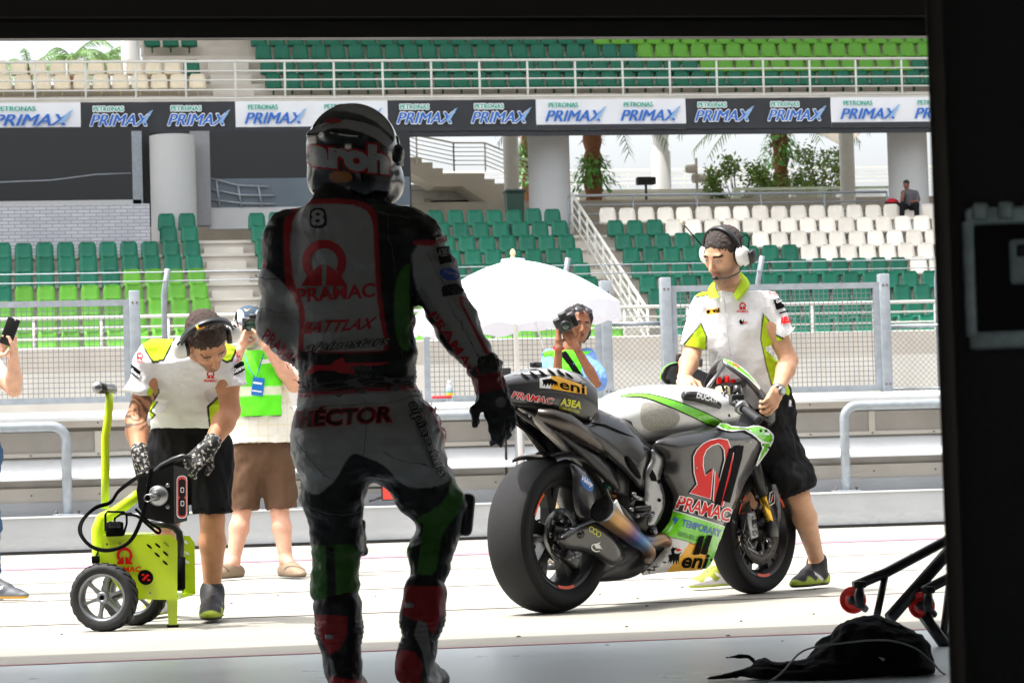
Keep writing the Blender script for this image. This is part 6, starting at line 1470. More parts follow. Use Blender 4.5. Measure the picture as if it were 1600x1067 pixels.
    m = MB(); m.tube([Z6(104, 288, -.1), Z6(122, 290, -.02), Z6(140, 293, .06), Z6(148, 293, .1)], [.024, .023, .022, .024], K_dk, 16); m.lathe([(0, .012), (.012, .012), (.02, .004), (.024, 0)], K_alu, Matrix.Translation(Z6(104, 288, -.1)) @ (-fw).to_track_quat('Z', 'Y').to_matrix().to_4x4(), 16); m.build('handle_grip', root)
    m = MB(); m.tube([Q(180, 690, .15), Q(160, 600, .15), Q(155, 470, .15), Q(172, 415, .15), Q(240, 380, .15), Q(300, 335, .12), Q(365, 285, .1)], [.03, .034, .034, .030, .026, .024, .024], M_l, 16); m.build('neck_tube', root)
    # motor head
    zb = lambda x, y, d=0.: J(190 + x / 3.952, 590 + y / 3.952, D0 - .02 + d); M_bx = mat('motor_box_black', lin('0f0f11'), .6, var=.1, spec=.2)
    f = [zb(*p) for p in ((322, 540), (325, 905), (270, 895), (150, 868), (105, 800), (92, 700), (105, 620), (170, 590))]; b = [p + (fw * .16 + RT * .015) for p in f]; bk_ = [zb(405, 562, .16), zb(405, 882, .16)] + [p for p in b[2:]]; n = len(f)
    m = MB(); m.add(f + bk_, [tuple(t) for t in tessellate_polygon([f])] + [tuple(i + n for i in reversed(t)) for t in tessellate_polygon([bk_])] + [(i, (i + 1) % n, n + (i + 1) % n, n + i) for i in range(n)], M_bx); mh = m.build('motor_box', root)
    c2 = lambda x, y: (190 + x / 3.952, 590 + y / 3.952); dc = Decals(mh, g=4)
    def rr(cx, cy, a, b_, r, k): return [(cx + sx * (a - r) + r * math.cos(t), cy + sy * (b_ - r) + r * math.sin(t) + (cx * 0) + (sx * (a - r) + r * math.cos(t)) * -.02) for sx, sy, t0 in ((1, 1, 0), (-1, 1, PI / 2), (-1, -1, PI), (1, -1, 1.5 * PI)) for t in np.linspace(t0, t0 + PI / 2, k)]
    cx, cy = c2(370, 736); dc.poly(rr(cx, cy, 8.3, 33.5, 7, 6), K_mwh).poly(rr(cx, cy, 7.4, 32.4, 6.5, 6), K_red)
    for dy in (-13.5, 15): dc.poly(rr(cx, cy + dy, 5.6, 14.5, 4.5, 5), K_blk)
    for dy in (-11, 10): dc.poly(rr(cx, cy + dy, 2.7, 4, 1, 3), K_mwh).poly(rr(cx, cy + dy, 1.8, 3, .6, 3), K_blk)
    dc.done()
    c = zb(225, 728, -.005); Mq = Matrix.Translation(c) @ (-fw - RT * .1).to_track_quat('Z', 'Y').to_matrix().to_4x4()
    m = MB(); m.lathe([(0, .022), (.028, .022), (.034, .014), (.04, .012), (.044, .002), (.044, -.01)], K_alu, Mq, 32); m.build('flange', root)
    m = MB(); e = zb(166, 742, -.12); m.tube([c, e], [.021, .015], K_steel, 20); m.lathe([(.015, 0), (.016, .014), (.013, .014), (.012, .0), (.0, -.001)], K_steel, Matrix.Translation(e) @ (e - c).to_track_quat('Z', 'Y').to_matrix().to_4x4(), 20); m.lathe([(0, .006), (.0125, .006)], K_blk, Matrix.Translation(e) @ (e - c).to_track_quat('Z', 'Y').to_matrix().to_4x4(), 20); m.build('drive_nozzle', root)
    for x, y in ((285, 665), (285, 797), (165, 668)): MB().lathe([(0, .008), (.006, .008), (.009, .004), (.010, 0)], K_steel, Matrix.Translation(zb(x, y)) @ (-fw).to_track_quat('Z', 'Y').to_matrix().to_4x4(), 12).build('bolt_head', root)
    m = MB(); m.tube([zb(200, 590, .06), zb(250, 545, .05), zb(320, 508, .03), zb(380, 488, .02), zb(415, 492, .02), zb(420, 540, .05)], .014, K_dk, 12); m.build('carry_handle', root)
    m = MB(); m.tube([Q(430, 442, .1), Q(520, 445, .1), Q(560, 460, .1), Q(585, 490, .1), Q(592, 540, .1), Q(592, 800, .1)], .016, K_dk, 12); m.tube([Q(592, 620, .1), Q(592, 790, .1)], .021, K_blk, 14); m.build('support_pipe', root)
    m = MB(); m.rbox(Q(238, 470, .0), (.037, .03, .03), K_blk, bev=.006); m.tube([Q(190, 480), Q(188, 390), Q(200, 375), Q(290, 378), Q(303, 400), Q(303, 440), Q(285, 500)], .005, K_blk, 8); m.tube([Q(235, 440), Q(240, 410), Q(270, 390), Q(330, 385)], .005, K_blk, 8)
    for k in range(3): m.rbox(Q(215 + 22 * k, 445, -.03), (.008, .006, .014), K_dk, bev=.002)
    m.build('socket_block', root)
    for off in (0, 9):
        loop = [(432 + off, 140, -.16), (405 + off, 290, -.16), (372 + off, 430, -.14), (310 + off, 540, -.12), (215, 578 + off * .9, -.1), (120, 562 + off, -.08), (62 - off, 500, -.06), (66 - off, 430, -.02), (130, 362 - off, .02), (215, 330 - off, .05), (260, 270 - off, .05), (345, 205 - off, .0), (400, 170, -.1)]
        pts = [Vector(p) for p in interp([tuple(Q(*p)) for p in loop], 90)]; MB().tube(pts, .0055, K_blk, 8).build('power_cable', root)
    pts = [Vector(p) for p in interp([tuple(Q(*p)) for p in ((300, 390, .0), (360, 400, .0), (420, 450, .02), (470, 490, .05), (480, 470, .06), (420, 430, .04), (350, 360, .02))], 50)]; MB().tube(pts, .006, K_blk, 8).build('power_cable', root)
    m = MB(); m.rbox(Q(136, 634, .1), (.017, .012, .016), K_blk, bev=.004)
    for s in (-1, 1): m.tube([Q(136 + s * 12, 650, .1), Q(136 + s * 14, 668, .1)], .0025, K_steel, 6)
    m.tube([Q(138, 618, .1), Q(150, 590, .12), Q(165, 560, .14)], .0045, K_blk, 6); m.build('mains_plug', root)
cart()

# ================================================================ photographers
M_vest = mat('hi_vis_vest', (1, 1, 1), .7, var=.05, scale=9, bump=.2, bscale=180, attr=True)
VG = lin('5fe41a')
def camera_(root_label, c, fdir, updir, s=1., lensr=.038, ll=.09):
    F = frame(fdir, updir); M = Matrix(F.tolist()); o = thing('camera', c, root_label, 'camera'); c = Vector(c)
    L = lambda x, y, z_: c + M @ Vector((x * s, y * s, z_ * s))
    m = MB(); m.rbox(L(0, 0, 0), (.068 * s, .026 * s, .045 * s), K_dk, M, bev=.012 * s, seg=3); m.rbox(L(0, .002, .048), (.026 * s, .024 * s, .016 * s), K_dk, M, bev=.008 * s); m.rbox(L(-.052, .02, -.004), (.014 * s, .018 * s, .038 * s), K_rub, M, bev=.01 * s); m.build('camera_body', o)
    Q4 = Matrix.Translation(L(0.01, .02, -.004)) @ Vector(F[:, 1]).to_track_quat('Z', 'Y').to_matrix().to_4x4(); m = MB(); r_ = lensr * s
    m.lathe([(r_ * .9, 0), (r_ * .95, ll * s * .3), (r_ * .9, ll * s * .32), (r_, ll * s * .6), (r_ * 1.05, ll * s), (r_ * .92, ll * s), (r_ * .85, ll * s * .9)], K_dk, Q4, 28); m.build('lens_barrel', o)
    MB().lathe([(0, ll * s * .93), (r_ * .5, ll * s * .92), (r_ * .86, ll * s * .88)], mat('coated_lens', lin('20382c'), .05, coat=1.), Q4, 28).build('lens_glass', o)
def photog_cap():
    D = 17.4; P = lambda x, y, d=0.: J(x, y, D + d)
    root = thing('person', G(407, 905), 'bearded photographer in blue cap, green vest, plaid shirt and brown cargo shorts', 'person')
    F = frame(-fw - UP * .05 + RT * .12, UP); hc = P(389, 511, -.02); j = dict(hd=hc, hu=tuple(F[:, 2]))
    j.update(nk=P(400, 545), ch=P(406, 590), pv=P(410, 695), shL=P(435, 562), shR=P(370, 562), elL=P(460, 602, -.12), wrL=P(412, 534, -.24), elR=P(352, 600, -.1), wrR=P(378, 540, -.24), hpL=P(432, 700), hpR=P(388, 700), knL=P(437, 800, -.02), knR=P(378, 800, -.02))
    pts = {}
    for q, hx, tx in (('L', (442, 903), (480, 905)), ('R', (374, 905), (348, 907))):
        h, t = G(*hx), G(*tx); h.z = t.z = .01; t = h + (t - h).normalized() * .28; pts[q] = (h, t); j['an' + q] = h + (t - h) * .2 + Vector((0, 0, .1)); j['toe' + q] = t * .8 + h * .2 + Vector((0, 0, .03)); j['heel' + q] = h + (t - h) * .1 + Vector((0, 0, .03))
    SKf = lin('cf9c84'); hp_ = head_paint(hc, F, 1.0, SKf, lin('7a6a5c'), lin('a06a5c'), lin('cfc6bc'))
    h1 = sdf(hand_prims(j['wrR'], P(388, 512, -.2) - j['wrR'], -fw * .2 + RT, 1, (.5, .8, .6), 1.), .004); h2 = sdf(hand_prims(j['wrL'], P(402, 510, -.2) - j['wrL'], -RT, 1, (.5, .8, .6), 1.), .004)
    link('body', mkmesh('body', [sdf(body_prims(j, 1.05, 1.0), .008), sdf(head_prims(hc, F, 1.02), .005), h1, h2], M_skin, lambda V, N: hp_(V, np.tile(np.array(SKf), (len(V), 1)))), root)
    Lh = lambda *p: V3(hc) + F @ np.array(p)
    link('beard', mkmesh('beard', [sdf([ell(Lh(0, .07, -.09), (.05, .035, .045), .02, F), cone(Lh(-.06, .02, -.07), Lh(.06, .02, -.07), .02, .02, .03)], .005)], M_hair, lambda V, N: np.tile(np.array(lin('c8bfb4')), (len(V), 1)), lambda V, N: wrinkle(V, .01, 50)), root)
    cap = sdf([ell(Lh(0, -.012, .05), (.087, .105, .085), .01, F)], .005, clip=[(Lh(0, 0, .022), -F[:, 2])]); vis_ = sdf([ell(Lh(0, .125, .022), (.066, .07, .009), .01, F)], .004)
    def capc(V, N): C = np.tile(np.array(lin('41505f')), (len(V), 1)); q = (V - V3(hc)) @ F; return blend(C, sst(np.abs(q[:, 0]) + q[:, 1] * .4, .062, .068) * (q[:, 2] > .03), lin('b9c6d2'))
    o = link('cap', mkmesh('cap', [cap, vis_], M_cloth, capc), root); dc = Decals(o, g=3); dc.poly([(381, 483), (385, 486.5), (392, 482.5), (386, 484.5)], K_yel); dc.done()
    lat = nrm(V3(j['shL']) - V3(j['shR'])); dep = nrm(np.cross(lat, (0, 0, 1)))
    def pl(V, N):
        C = np.tile(np.array(lin('e4e0d8')), (len(V), 1)); X = projn(V); k = np.maximum(sst(np.cos(X[:, 0] * .42), .93, .99), sst(np.cos(X[:, 1] * .36), .94, .99)); return blend(C, k * .6, lin('d8cba0'))
    S = [cone(P(411, 692), P(409, 640), .205, .19, .04, dep, .85), cone(P(409, 640), P(404, 575), .185, .175, .04, dep, .78), cone(P(375, 560), P(434, 560), .08, .08, .05), cone(P(437, 562), P(452, 585, -.06), .075, .07, .02), cone(P(371, 562), P(360, 585, -.05), .075, .07, .02)]
    link('plaid_shirt', mkmesh('plaid_shirt', [sdf(S, .008, clip=[(P(411, 694), (0, 0, -1))])], M_cloth, pl, lambda V, N: wrinkle(V, .02, 6, 5)), root)
    S = [cone(P(410, 645), P(408, 610), .222, .212, .03, dep, .88), cone(P(408, 610), P(404, 580), .212, .195, .04, dep, .86), cone(P(382, 560), P(428, 560), .088, .088, .05)]
    V, F_ = sdf(S, .007, clip=[(P(408, 652), (0, 0, -1)), (P(443, 600), lat), (P(402, 548), (0, 0, 1))])
    o = link('vest', mkmesh('vest', [(V, F_)], M_vest, paintpx(lambda V, N: np.tile(np.array(VG), (len(V), 1)), [([(360, 605), (445, 603), (445, 616), (360, 620)], lin('d4dcc0'), .5), ([(340, 652), (450, 648), (450, 660), (340, 664)], BKc, .4)]), lambda V, N: wrinkle(V, .014, 7, 7)), root)
    dc = Decals(o, g=4); dc.poly([(407, 562), (434, 560), (434, 566), (407, 569)], K_mwh).line([(382, 552), (389, 575), (400, 592), (405, 575), (412, 553)], 1.6, mat('lanyard_blue', lin('3f7fb0'), .7)); dc.done()
    br = Matrix((RT, fw, UP)).transposed() @ Matrix.Rotation(.12, 3, 'Y'); bd_ = MB().rbox(P(403, 604, -.19), (.036, .003, .055), mat('badge_blue', lin('1c6fc0'), .3), br, bev=.003).build('pass_badge', root); dc = Decals(bd_, g=4); dc.poly([(396, 596), (410, 598), (409, 601), (395, 599)], K_mwh).poly([(394, 609), (409, 611), (409, 613), (394, 611)], K_mwh); dc.done()
    S = [cone(P(411, 695), P(410, 708), .16, .165, .04, dep, .85), cone(P(434, 705), P(440, 795), .115, .105, .03), cone(P(387, 705), P(379, 795), .115, .105, .03), rbx(P(459, 760), (.025, .05, .08), .02, .02), rbx(P(362, 762), (.025, .05, .08), .02, .02)]
    link('cargo_shorts', mkmesh('cargo_shorts', [sdf(S, .008, clip=[(P(410, 797), (0, 0, -1))])], M_cloth, lambda V, N: np.tile(np.array(lin('5d4636')), (len(V), 1)), lambda V, N: wrinkle(V, .024, 7, 9, (1, 1, .6))), root)
    for q in 'LR': shoe('clog', j['an' + q], pts[q][0], pts[q][1], root, (lin('8a7660'), lin('5c4a3c'), lin('5c4a3c')), 1.2, clog=True)
    camera_('black camera held to the eye of the bearded photographer in the blue cap', P(396, 507, -.17), -fw, UP)
photog_cap()
def photog_vest():
    D = 17.6; P = lambda x, y, d=0.: J(x, y, D + d)
    root = thing('person', G(880, 893), 'dark haired photographer in green vest and blue shirt standing behind the motorcycle tail', 'person')
    F = frame(-fw * .95 + RT * .25 - UP * .1, UP + RT * .12); hc = P(904, 507); j = dict(hd=hc, hu=tuple(F[:, 2]))
    j.update(nk=P(893, 545), ch=P(888, 580), pv=P(884, 665), shL=P(917, 557), shR=P(858, 557), elL=P(932, 598, -.2), wrL=P(897, 538, -.26), elR=P(870, 604, -.2), wrR=P(873, 537, -.26), hpL=P(899, 670), hpR=P(868, 670), knL=P(899, 780), knR=P(868, 780), anL=P(899, 880), anR=P(868, 880), toeL=P(902, 890, -.1), toeR=P(862, 890, -.1), heelL=P(899, 889, .05), heelR=P(868, 889, .05))
    hp_ = head_paint(hc, F, .95, SK3, lin('18110e'), lin('6e3a30'))
    h1 = sdf(hand_prims(j['wrR'], P(872, 512, -.22) - j['wrR'], RT * .9 - fw * .2, 1, (.6, .9, .6), .95), .004); h2 = sdf(hand_prims(j['wrL'], P(886, 520, -.22) - j['wrL'], -RT * .2 + UP - fw * .3, 1, (.5, .8, .6), .95), .004)
    link('body', mkmesh('body', [sdf(body_prims(j, .9, .9, ls=(.044, .038, .033, .034, .024)), .008), sdf(head_prims(hc, F, .95), .005), h1, h2], M_skin, lambda V, N: hp_(V, np.tile(np.array(SK3), (len(V), 1)))), root)
    Lh = lambda *p: V3(hc) + F @ np.array(p)
    link('hair', mkmesh('hair', [sdf([ell(Lh(0, -.025, .045), (.09, .1, .085), .02, F), ell(Lh(.04, -.03, -.02), (.05, .07, .1), .03, F), ell(Lh(-.05, -.03, -.03), (.04, .06, .09), .03, F), ell(Lh(0, .115, -.03), (.075, .06, .085), .02, F, True)], .005)], M_hair, lambda V, N: np.tile(np.array(lin('1a1412')), (len(V), 1)), lambda V, N: wrinkle(V, .018, 24, 1, (1, 1, .4))), root)
    m = MB()
    for sx in (-1, 1): m.lathe([(0, .006), (.02, .005), (.026, 0), (.02, -.004)], mat('sunglass_lens', lin('15171a'), .08, coat=1), Matrix.Translation(Vector(Lh(sx * .032, .068, .098))) @ Vector(nrm(F[:, 1] * .7 + F[:, 2] * .8)).to_track_quat('Z', 'Y').to_matrix().to_4x4(), 18); m.tube([Vector(Lh(sx * .055, .055, .095)), Vector(Lh(sx * .09, -.01, .05))], .004, K_dk, 6)
    m.tube([Vector(Lh(-.01, .075, .1)), Vector(Lh(.01, .075, .1))], .004, K_dk, 6); m.build('sunglasses', root)
    lat = nrm(V3(j['shL']) - V3(j['shR'])); dep = nrm(np.cross(lat, (0, 0, 1))); BL = lin('6f94d2')
    S = [cone(P(884, 640), P(888, 580), .15, .15, .04, dep, .8), cone(P(862, 562), P(914, 562), .062, .062, .05), cone(P(917, 560), P(931, 594, -.17), .07, .068, .02), cone(P(858, 560), P(865, 592, -.15), .066, .062, .02), cone(P(890, 560), P(893, 545), .075, .055, .02)]
    link('blue_shirt', mkmesh('blue_shirt', [sdf(S, .007)], M_cloth, lambda V, N: np.tile(np.array(BL), (len(V), 1)), lambda V, N: wrinkle(V, .02, 9, 5)), root)
    S = [cone(P(884, 650), P(888, 585), .16, .16, .03, dep, .85), cone(P(862, 560), P(913, 560), .086, .086, .05)]
    V, F_ = sdf(S, .006, clip=[(P(926, 600), lat), (P(847, 600), -lat), (P(890, 547), (0, 0, 1))])
    o = link('vest', mkmesh('vest', [(V, F_)], M_vest, lambda V, N: np.tile(np.array(VG), (len(V), 1)), lambda V, N: wrinkle(V, .014, 9, 7)), root)
    dc = Decals(o, g=4); dc.poly([(874, 552), (884, 548), (896, 565), (912, 590), (904, 594), (888, 570)], K_blk).poly([(846, 546), (850, 546), (851, 575), (846, 575)], K_blk); dc.done()
    m = MB(); w = Vector(j['wrR']) + (j['elR'] - j['wrR']).normalized() * .03; m.lathe([(.033, -.008), (.036, -.006), (.036, .006), (.033, .008)], mat('red_band', lin('d8323a'), .6), Matrix.Translation(w) @ (j['elR'] - j['wrR']).to_track_quat('Z', 'Y').to_matrix().to_4x4(), 20); m.build('wrist_band', root)
    S = [cone(P(884, 655), P(884, 675), .15, .15, .04, dep, .85), cone(P(899, 675), P(899, 870), .095, .075, .03), cone(P(868, 675), P(868, 870), .095, .075, .03)]
    link('trousers', mkmesh('trousers', [sdf(S, .008)], M_cloth, lambda V, N: np.tile(np.array(lin('cbb994')), (len(V), 1)), lambda V, N: wrinkle(V, .03, 7, 9)), root)
    m = MB()
    for q in 'LR': m.rbox(Vector(j['toe' + q]) + Vector((0, 0, .01)), (.05, .12, .04), K_dk, bev=.03, seg=3)
    m.build('shoes', root)
    camera_('black camera with round green tinted lens held by the dark haired photographer', P(884, 504, -.24), -fw * .95 + RT * .05 - UP * .15, UP * .9 + RT * -.42, 1.05, .03)
photog_vest()
def phone_person():
    D = 15.9; P = lambda x, y, d=0.: J(x, y, D + d)
    root = thing('person', G(-30, 938), 'person cut off at the left edge in white shirt and jeans raising a phone', 'person')
    F = frame(-fw + RT * .5, UP); hc = P(-52, 512); j = dict(hd=hc, hu=tuple(F[:, 2]))
    j.update(nk=P(-50, 550), ch=P(-48, 590), pv=P(-42, 695), shL=P(-12, 575), shR=P(-85, 575), elL=P(22, 608, -.12), wrL=P(21, 552, -.22), elR=P(-70, 620, -.15), wrR=P(-12, 556, -.24), hpL=P(-25, 700), hpR=P(-60, 700), knL=P(-20, 810), knR=P(-62, 810), anL=P(-18, 918), anR=P(-66, 918), toeL=P(8, 932, -.05), toeR=P(-60, 935, -.1), heelL=P(-22, 930), heelR=P(-66, 930))
    SKp = lin('d0a48c'); hp_ = head_paint(hc, F, 1., SKp, lin('3a2a20'), lin('9c5f52'))
    h1 = sdf(hand_prims(j['wrL'], P(22, 528, -.2) - j['wrL'], -RT * .8 - fw * .3, 1, (.5, .8, .6)), .004); h2 = sdf(hand_prims(j['wrR'], P(4, 535, -.22) - j['wrR'], UP * .3 - fw * .5 + RT * .2, 1, (.4, .6, .6)), .004)
    link('body', mkmesh('body', [sdf(body_prims(j, lg=(.05, .045, .035, .035, .03)), .009), sdf(head_prims(hc, F), .006), h1, h2], M_skin, lambda V, N: hp_(V, np.tile(np.array(SKp), (len(V), 1)))), root)
    lat = nrm(V3(j['shL']) - V3(j['shR'])); dep = nrm(np.cross(lat, (0, 0, 1)))
    S = [cone(P(-44, 680), P(-48, 585), .165, .17, .04, dep, .8), cone(P(-80, 573), P(-16, 573), .08, .08, .05), cone(P(-14, 576), P(4, 596, -.06), .075, .068, .02), cone(P(-83, 576), P(-78, 610, -.1), .075, .068, .02)]
    link('shirt', mkmesh('shirt', [sdf(S, .009)], M_cloth, lambda V, N: np.tile(np.array(WH), (len(V), 1)), lambda V, N: wrinkle(V, .02, 8, 5)), root)
    S = [cone(P(-42, 690), P(-42, 705), .16, .16, .04, dep, .85), cone(P(-24, 705), P(-18, 915), .1, .075, .03), cone(P(-60, 705), P(-65, 915), .1, .075, .03)]
    link('jeans', mkmesh('jeans', [sdf(S, .009)], M_cloth, lambda V, N: np.tile(np.array(lin('3a5574')), (len(V), 1)), lambda V, N: wrinkle(V, .03, 8, 9)), root)
    h, t = G(-26, 938), G(14, 938); h.z = t.z = .01; shoe('shoe', j['anL'], h, h + (t - h).normalized() * .29, root, (lin('3b3f46'), lin('d8a030'), lin('5b5f66')))
    ph = MB(); R3 = Matrix((RT, fw, UP)).transposed() @ Matrix.Rotation(.35, 3, 'Y'); ph.rbox(P(15, 518, -.26), (.037, .005, .078), mat('phone_case', lin('18181a'), .3), R3, bev=.006, seg=3); ph.lathe([(0, .003), (.005, .002), (.006, 0)], K_steel, Matrix.Translation(P(24, 500, -.268)) @ (-fw).to_track_quat('Z', 'Y').to_matrix().to_4x4(), 12)
    ph.build('smartphone', label='black phone held up by the person at the left edge', cat='phone')
phone_person()
def spectator():
    Yd = 70.2; q = PY(1418, 322, Yd); D = (q - CAM).dot(fw); P = lambda x, y, d=0.: J(x, y, D + d)
    root = thing('person', P(1418, 335), 'distant spectator in dark trousers sitting on the top row by the grey column', 'person')
    F = frame(-fw - RT * .4 - UP * .3, UP); hc = P(1416, 289); j = dict(hd=hc, hu=tuple(F[:, 2]))
    j.update(nk=P(1418, 298), ch=P(1420, 305), pv=P(1421, 325), shL=P(1431, 302), shR=P(1411, 303), elL=P(1434, 316, -.1), wrL=P(1422, 316, -.3), elR=P(1409, 314, -.2), wrR=P(1412, 298, -.2), hpL=P(1427, 325), hpR=P(1415, 325), knL=P(1432, 320, -.45), knR=P(1410, 320, -.45), anL=P(1433, 345, -.5), anR=P(1409, 345, -.5), toeL=P(1435, 348, -.6), toeR=P(1407, 348, -.6), heelL=P(1433, 348, -.45), heelR=P(1409, 348, -.45))
    link('body', mkmesh('body', [sdf(body_prims(j), .014), sdf(head_prims(hc, F), .012)], M_skin, lambda V, N: np.tile(np.array(lin('7a5040')), (len(V), 1))), root)
    link('hair', mkmesh('hair', [sdf([ell(V3(hc) + F @ np.array((0, -.02, .05)), (.085, .1, .08), .01, F)], .015)], M_hair, lambda V, N: np.tile(np.array(lin('15100e')), (len(V), 1))), root)
    link('grey_shirt', mkmesh('grey_shirt', [sdf([cone(P(1421, 322), P(1420, 306), .16, .17, .04), cone(P(1412, 302), P(1430, 302), .08, .08, .04), cone(P(1431, 303), P(1434, 312, -.05), .08, .07)], .015)], M_cloth, lambda V, N: np.tile(np.array(lin('55555a')), (len(V), 1))), root)
    link('trousers', mkmesh('trousers', [sdf([cone(P(1421, 326), P(1421, 322), .16, .16, .04), cone(j['hpL'], j['knL'], .1, .08), cone(j['hpR'], j['knR'], .1, .08), cone(j['knL'], j['anL'], .075, .06), cone(j['knR'], j['anR'], .075, .06)], .015)], M_cloth, lambda V, N: np.tile(np.array(lin('15161a')), (len(V), 1))), root)
    b = sdf([ell(P(1394, 320), (.2, .14, .17), .05), ell(P(1390, 326), (.14, .12, .1), .05)], .02)
    link('backpack', mkmesh('backpack', [b], M_cloth, lambda V, N: blend(blend(np.tile(np.array(lin('1a1a1c')), (len(V), 1)), (projn(V)[:, 1] > 322) * 1., lin('b7d22a')), (projn(V)[:, 1] < 316) * 1., lin('a02028'))), label='small dark bag with red and yellow patches on a seat beside the spectator', cat='bag')
spectator()
# ================================================================ the rider walking out of the garage
def rider():
    D = 8.1; P = lambda x, y, d=0.: J(x, y, D + d); j = {}
    root = thing('person', G(560, 1080), 'racing rider seen from behind in white, black and green leathers, helmet and gloves', 'person')
    F = frame(fw * .9 + RT * .38 + UP * .02, UP + RT * .03); hc = P(552, 240, .0); j['hd'] = hc; j['hu'] = tuple(F[:, 2])
    j.update(nk=P(546, 310, .02), ch=P(548, 400, .02), pv=P(572, 680), shL=P(447, 370, .0), shR=P(650, 370, .02), elL=P(437, 505, .04), wrL=P(500, 590, .30), elR=P(696, 470, .02), wrR=P(764, 592, .0),
             hpL=P(520, 700), hpR=P(628, 700, .02), knL=P(527, 845, .03), knR=P(688, 795, .04), anL=P(533, 992, .02), anR=P(653, 990, -.08), toeL=P(545, 1072, .14), toeR=P(672, 1075, .02), heelL=P(533, 1052, -.03), heelR=P(645, 1045, -.14))
    link('body', mkmesh('body', [sdf(body_prims(j, .95, lg=(.05, .05, .035, .035, .02)), .009), sdf(head_prims(hc, F), .006)], M_skin, lambda V, N: np.tile(np.array(lin('a87858')), (len(V), 1))), root)
    lat = nrm(V3(P(650, 370)) - V3(P(447, 370))); dep = nrm(np.cross(lat, (0, 0, 1)))
    S = [cone(P(562, 640), P(556, 560), .172, .168, .05, dep, .72), cone(P(556, 560), P(548, 450), .168, .180, .05, dep, .7), cone(P(548, 450), P(546, 390), .180, .165, .05, dep, .7), cone(P(462, 366), P(638, 362), .078, .080, .05), cone(P(543, 345), P(541, 306, .02), .115, .078, .04), ell(P(528, 352, -.08), (.10, .07, .14), .06),
         cone(P(522, 676), P(622, 680), .128, .128, .05), ell(P(520, 700, -.05), (.10, .09, .11), .04), ell(P(622, 700, -.05), (.10, .09, .11), .04)]
    S += limb(P(447, 372), P(440, 508, .04), P(500, 586, .30), (.076, .070, .064, .066, .046), .03) + [ell(P(432, 505, .03), (.062, .07, .07), .03)]
    S += limb(P(655, 374, .02), P(697, 474, .02), P(757, 578, .0), (.078, .070, .064, .068, .046), .03)
    S += [cone(P(516, 700), P(520, 770, .01), .118, .092, .04), cone(P(520, 770, .01), P(527, 845, .03), .092, .074, .04), cone(P(527, 845, .03), P(523, 905, .03), .074, .073, .03), cone(P(523, 905, .03), P(532, 985, .02), .073, .056, .03)]
    S += [cone(P(632, 700, .02), P(656, 752, .03), .118, .095, .04), cone(P(656, 752, .03), P(690, 795, .05), .095, .078, .04), cone(P(690, 795, .05), P(674, 870, .02), .078, .066, .03), cone(P(674, 870, .02), P(656, 975, -.05), .066, .05, .03)]
    S += [rbx(P(722, 805, .10), (.028, .05, .06), .02, .02), rbx(P(548, 840, .1), (.05, .04, .06), .02, .02)]
    V, F_ = sdf(S, .0055)
    Z1 = lambda l: [(380 + x / 2.223, 130 + y / 2.223) for x, y in l]; Z2 = lambda l: [(400 + x / 2.19, 580 + y / 2.19) for x, y in l]
    LW = lin('9d9e9d'); LB = lin('131314'); LR = lin('a51c26'); LGn = lin('376f22')
    pan = [(170, 430), (200, 408), (300, 400), (400, 405), (455, 432), (468, 480), (470, 560), (475, 700), (490, 820), (515, 925), (450, 936), (200, 938), (196, 900), (205, 800), (160, 700), (150, 600), (150, 500)]
    pin = [(188, 440), (215, 422), (300, 418), (395, 424), (438, 450), (452, 500), (455, 600), (462, 720), (475, 830), (500, 925), (450, 930), (212, 930), (208, 900), (220, 790), (176, 700), (164, 600), (166, 500)]
    def G1(l): return Z1(smooth_loop(l, 1))
    regs = [(G1([(138, 480), (160, 450), (150, 600), (165, 700), (205, 790), (195, 930), (180, 900), (150, 760), (140, 600)]), LR, 1), (G1(pan), LR, 1), (G1(pin), LW, 1),
            (G1([(30, 630), (80, 640), (165, 720), (200, 800), (185, 980), (120, 960), (30, 880), (20, 700)]), LW, 1), (G1([(30, 622), (85, 618), (80, 645), (30, 645)]), LR, 1),
            (G1([(585, 560), (690, 540), (720, 600), (900, 940), (800, 1030), (640, 790), (590, 690)]), LW, 1), (G1([(590, 545), (680, 545), (690, 562), (595, 566)]), LR, 1),
            (G1([(740, 740), (775, 740), (870, 900), (905, 950), (850, 960), (800, 860)]), LR, 1), (G1([(752, 745), (790, 760), (880, 910), (915, 950), (868, 955), (812, 860)]), LW, 1),
            (G1([(580, 615), (545, 650), (522, 720), (525, 850), (548, 930), (585, 930), (578, 760), (578, 680)]), LGn, 1),
            (Z1([(150, 936), (620, 936), (640, 1090), (150, 1090)]), LB, 1), (Z2([(110, 78), (560, 44), (572, 62), (110, 92)]), LR, .8),
            (Z2(smooth_loop([(100, 92), (340, 74), (572, 58), (630, 150), (690, 350), (645, 388), (560, 402), (500, 392), (440, 318), (372, 292), (335, 278), (310, 300), (270, 380), (185, 442), (120, 300), (100, 200)], 2)), LW, 1),
            (Z2([(572, 62), (590, 90), (650, 200), (682, 345), (672, 350), (635, 215), (580, 100)]), LR, 1),
            (Z2(smooth_loop([(170, 595), (240, 600), (345, 585), (365, 690), (350, 815), (190, 815)], 1)), LGn, 1), (Z2([(238, 598), (268, 600), (275, 815), (245, 815)]), LB, 1),
            (Z2(smooth_loop([(505, 530), (560, 500), (655, 440), (668, 345), (700, 350), (722, 440), (650, 560), (612, 712), (505, 705)], 1)), LGn, 1), (Z2([(545, 520), (572, 520), (548, 705), (520, 705)]), LB, 1), (Z2([(650, 560), (640, 640), (625, 712), (612, 712), (636, 560), (720, 440), (760, 470)]), LB, 1)]
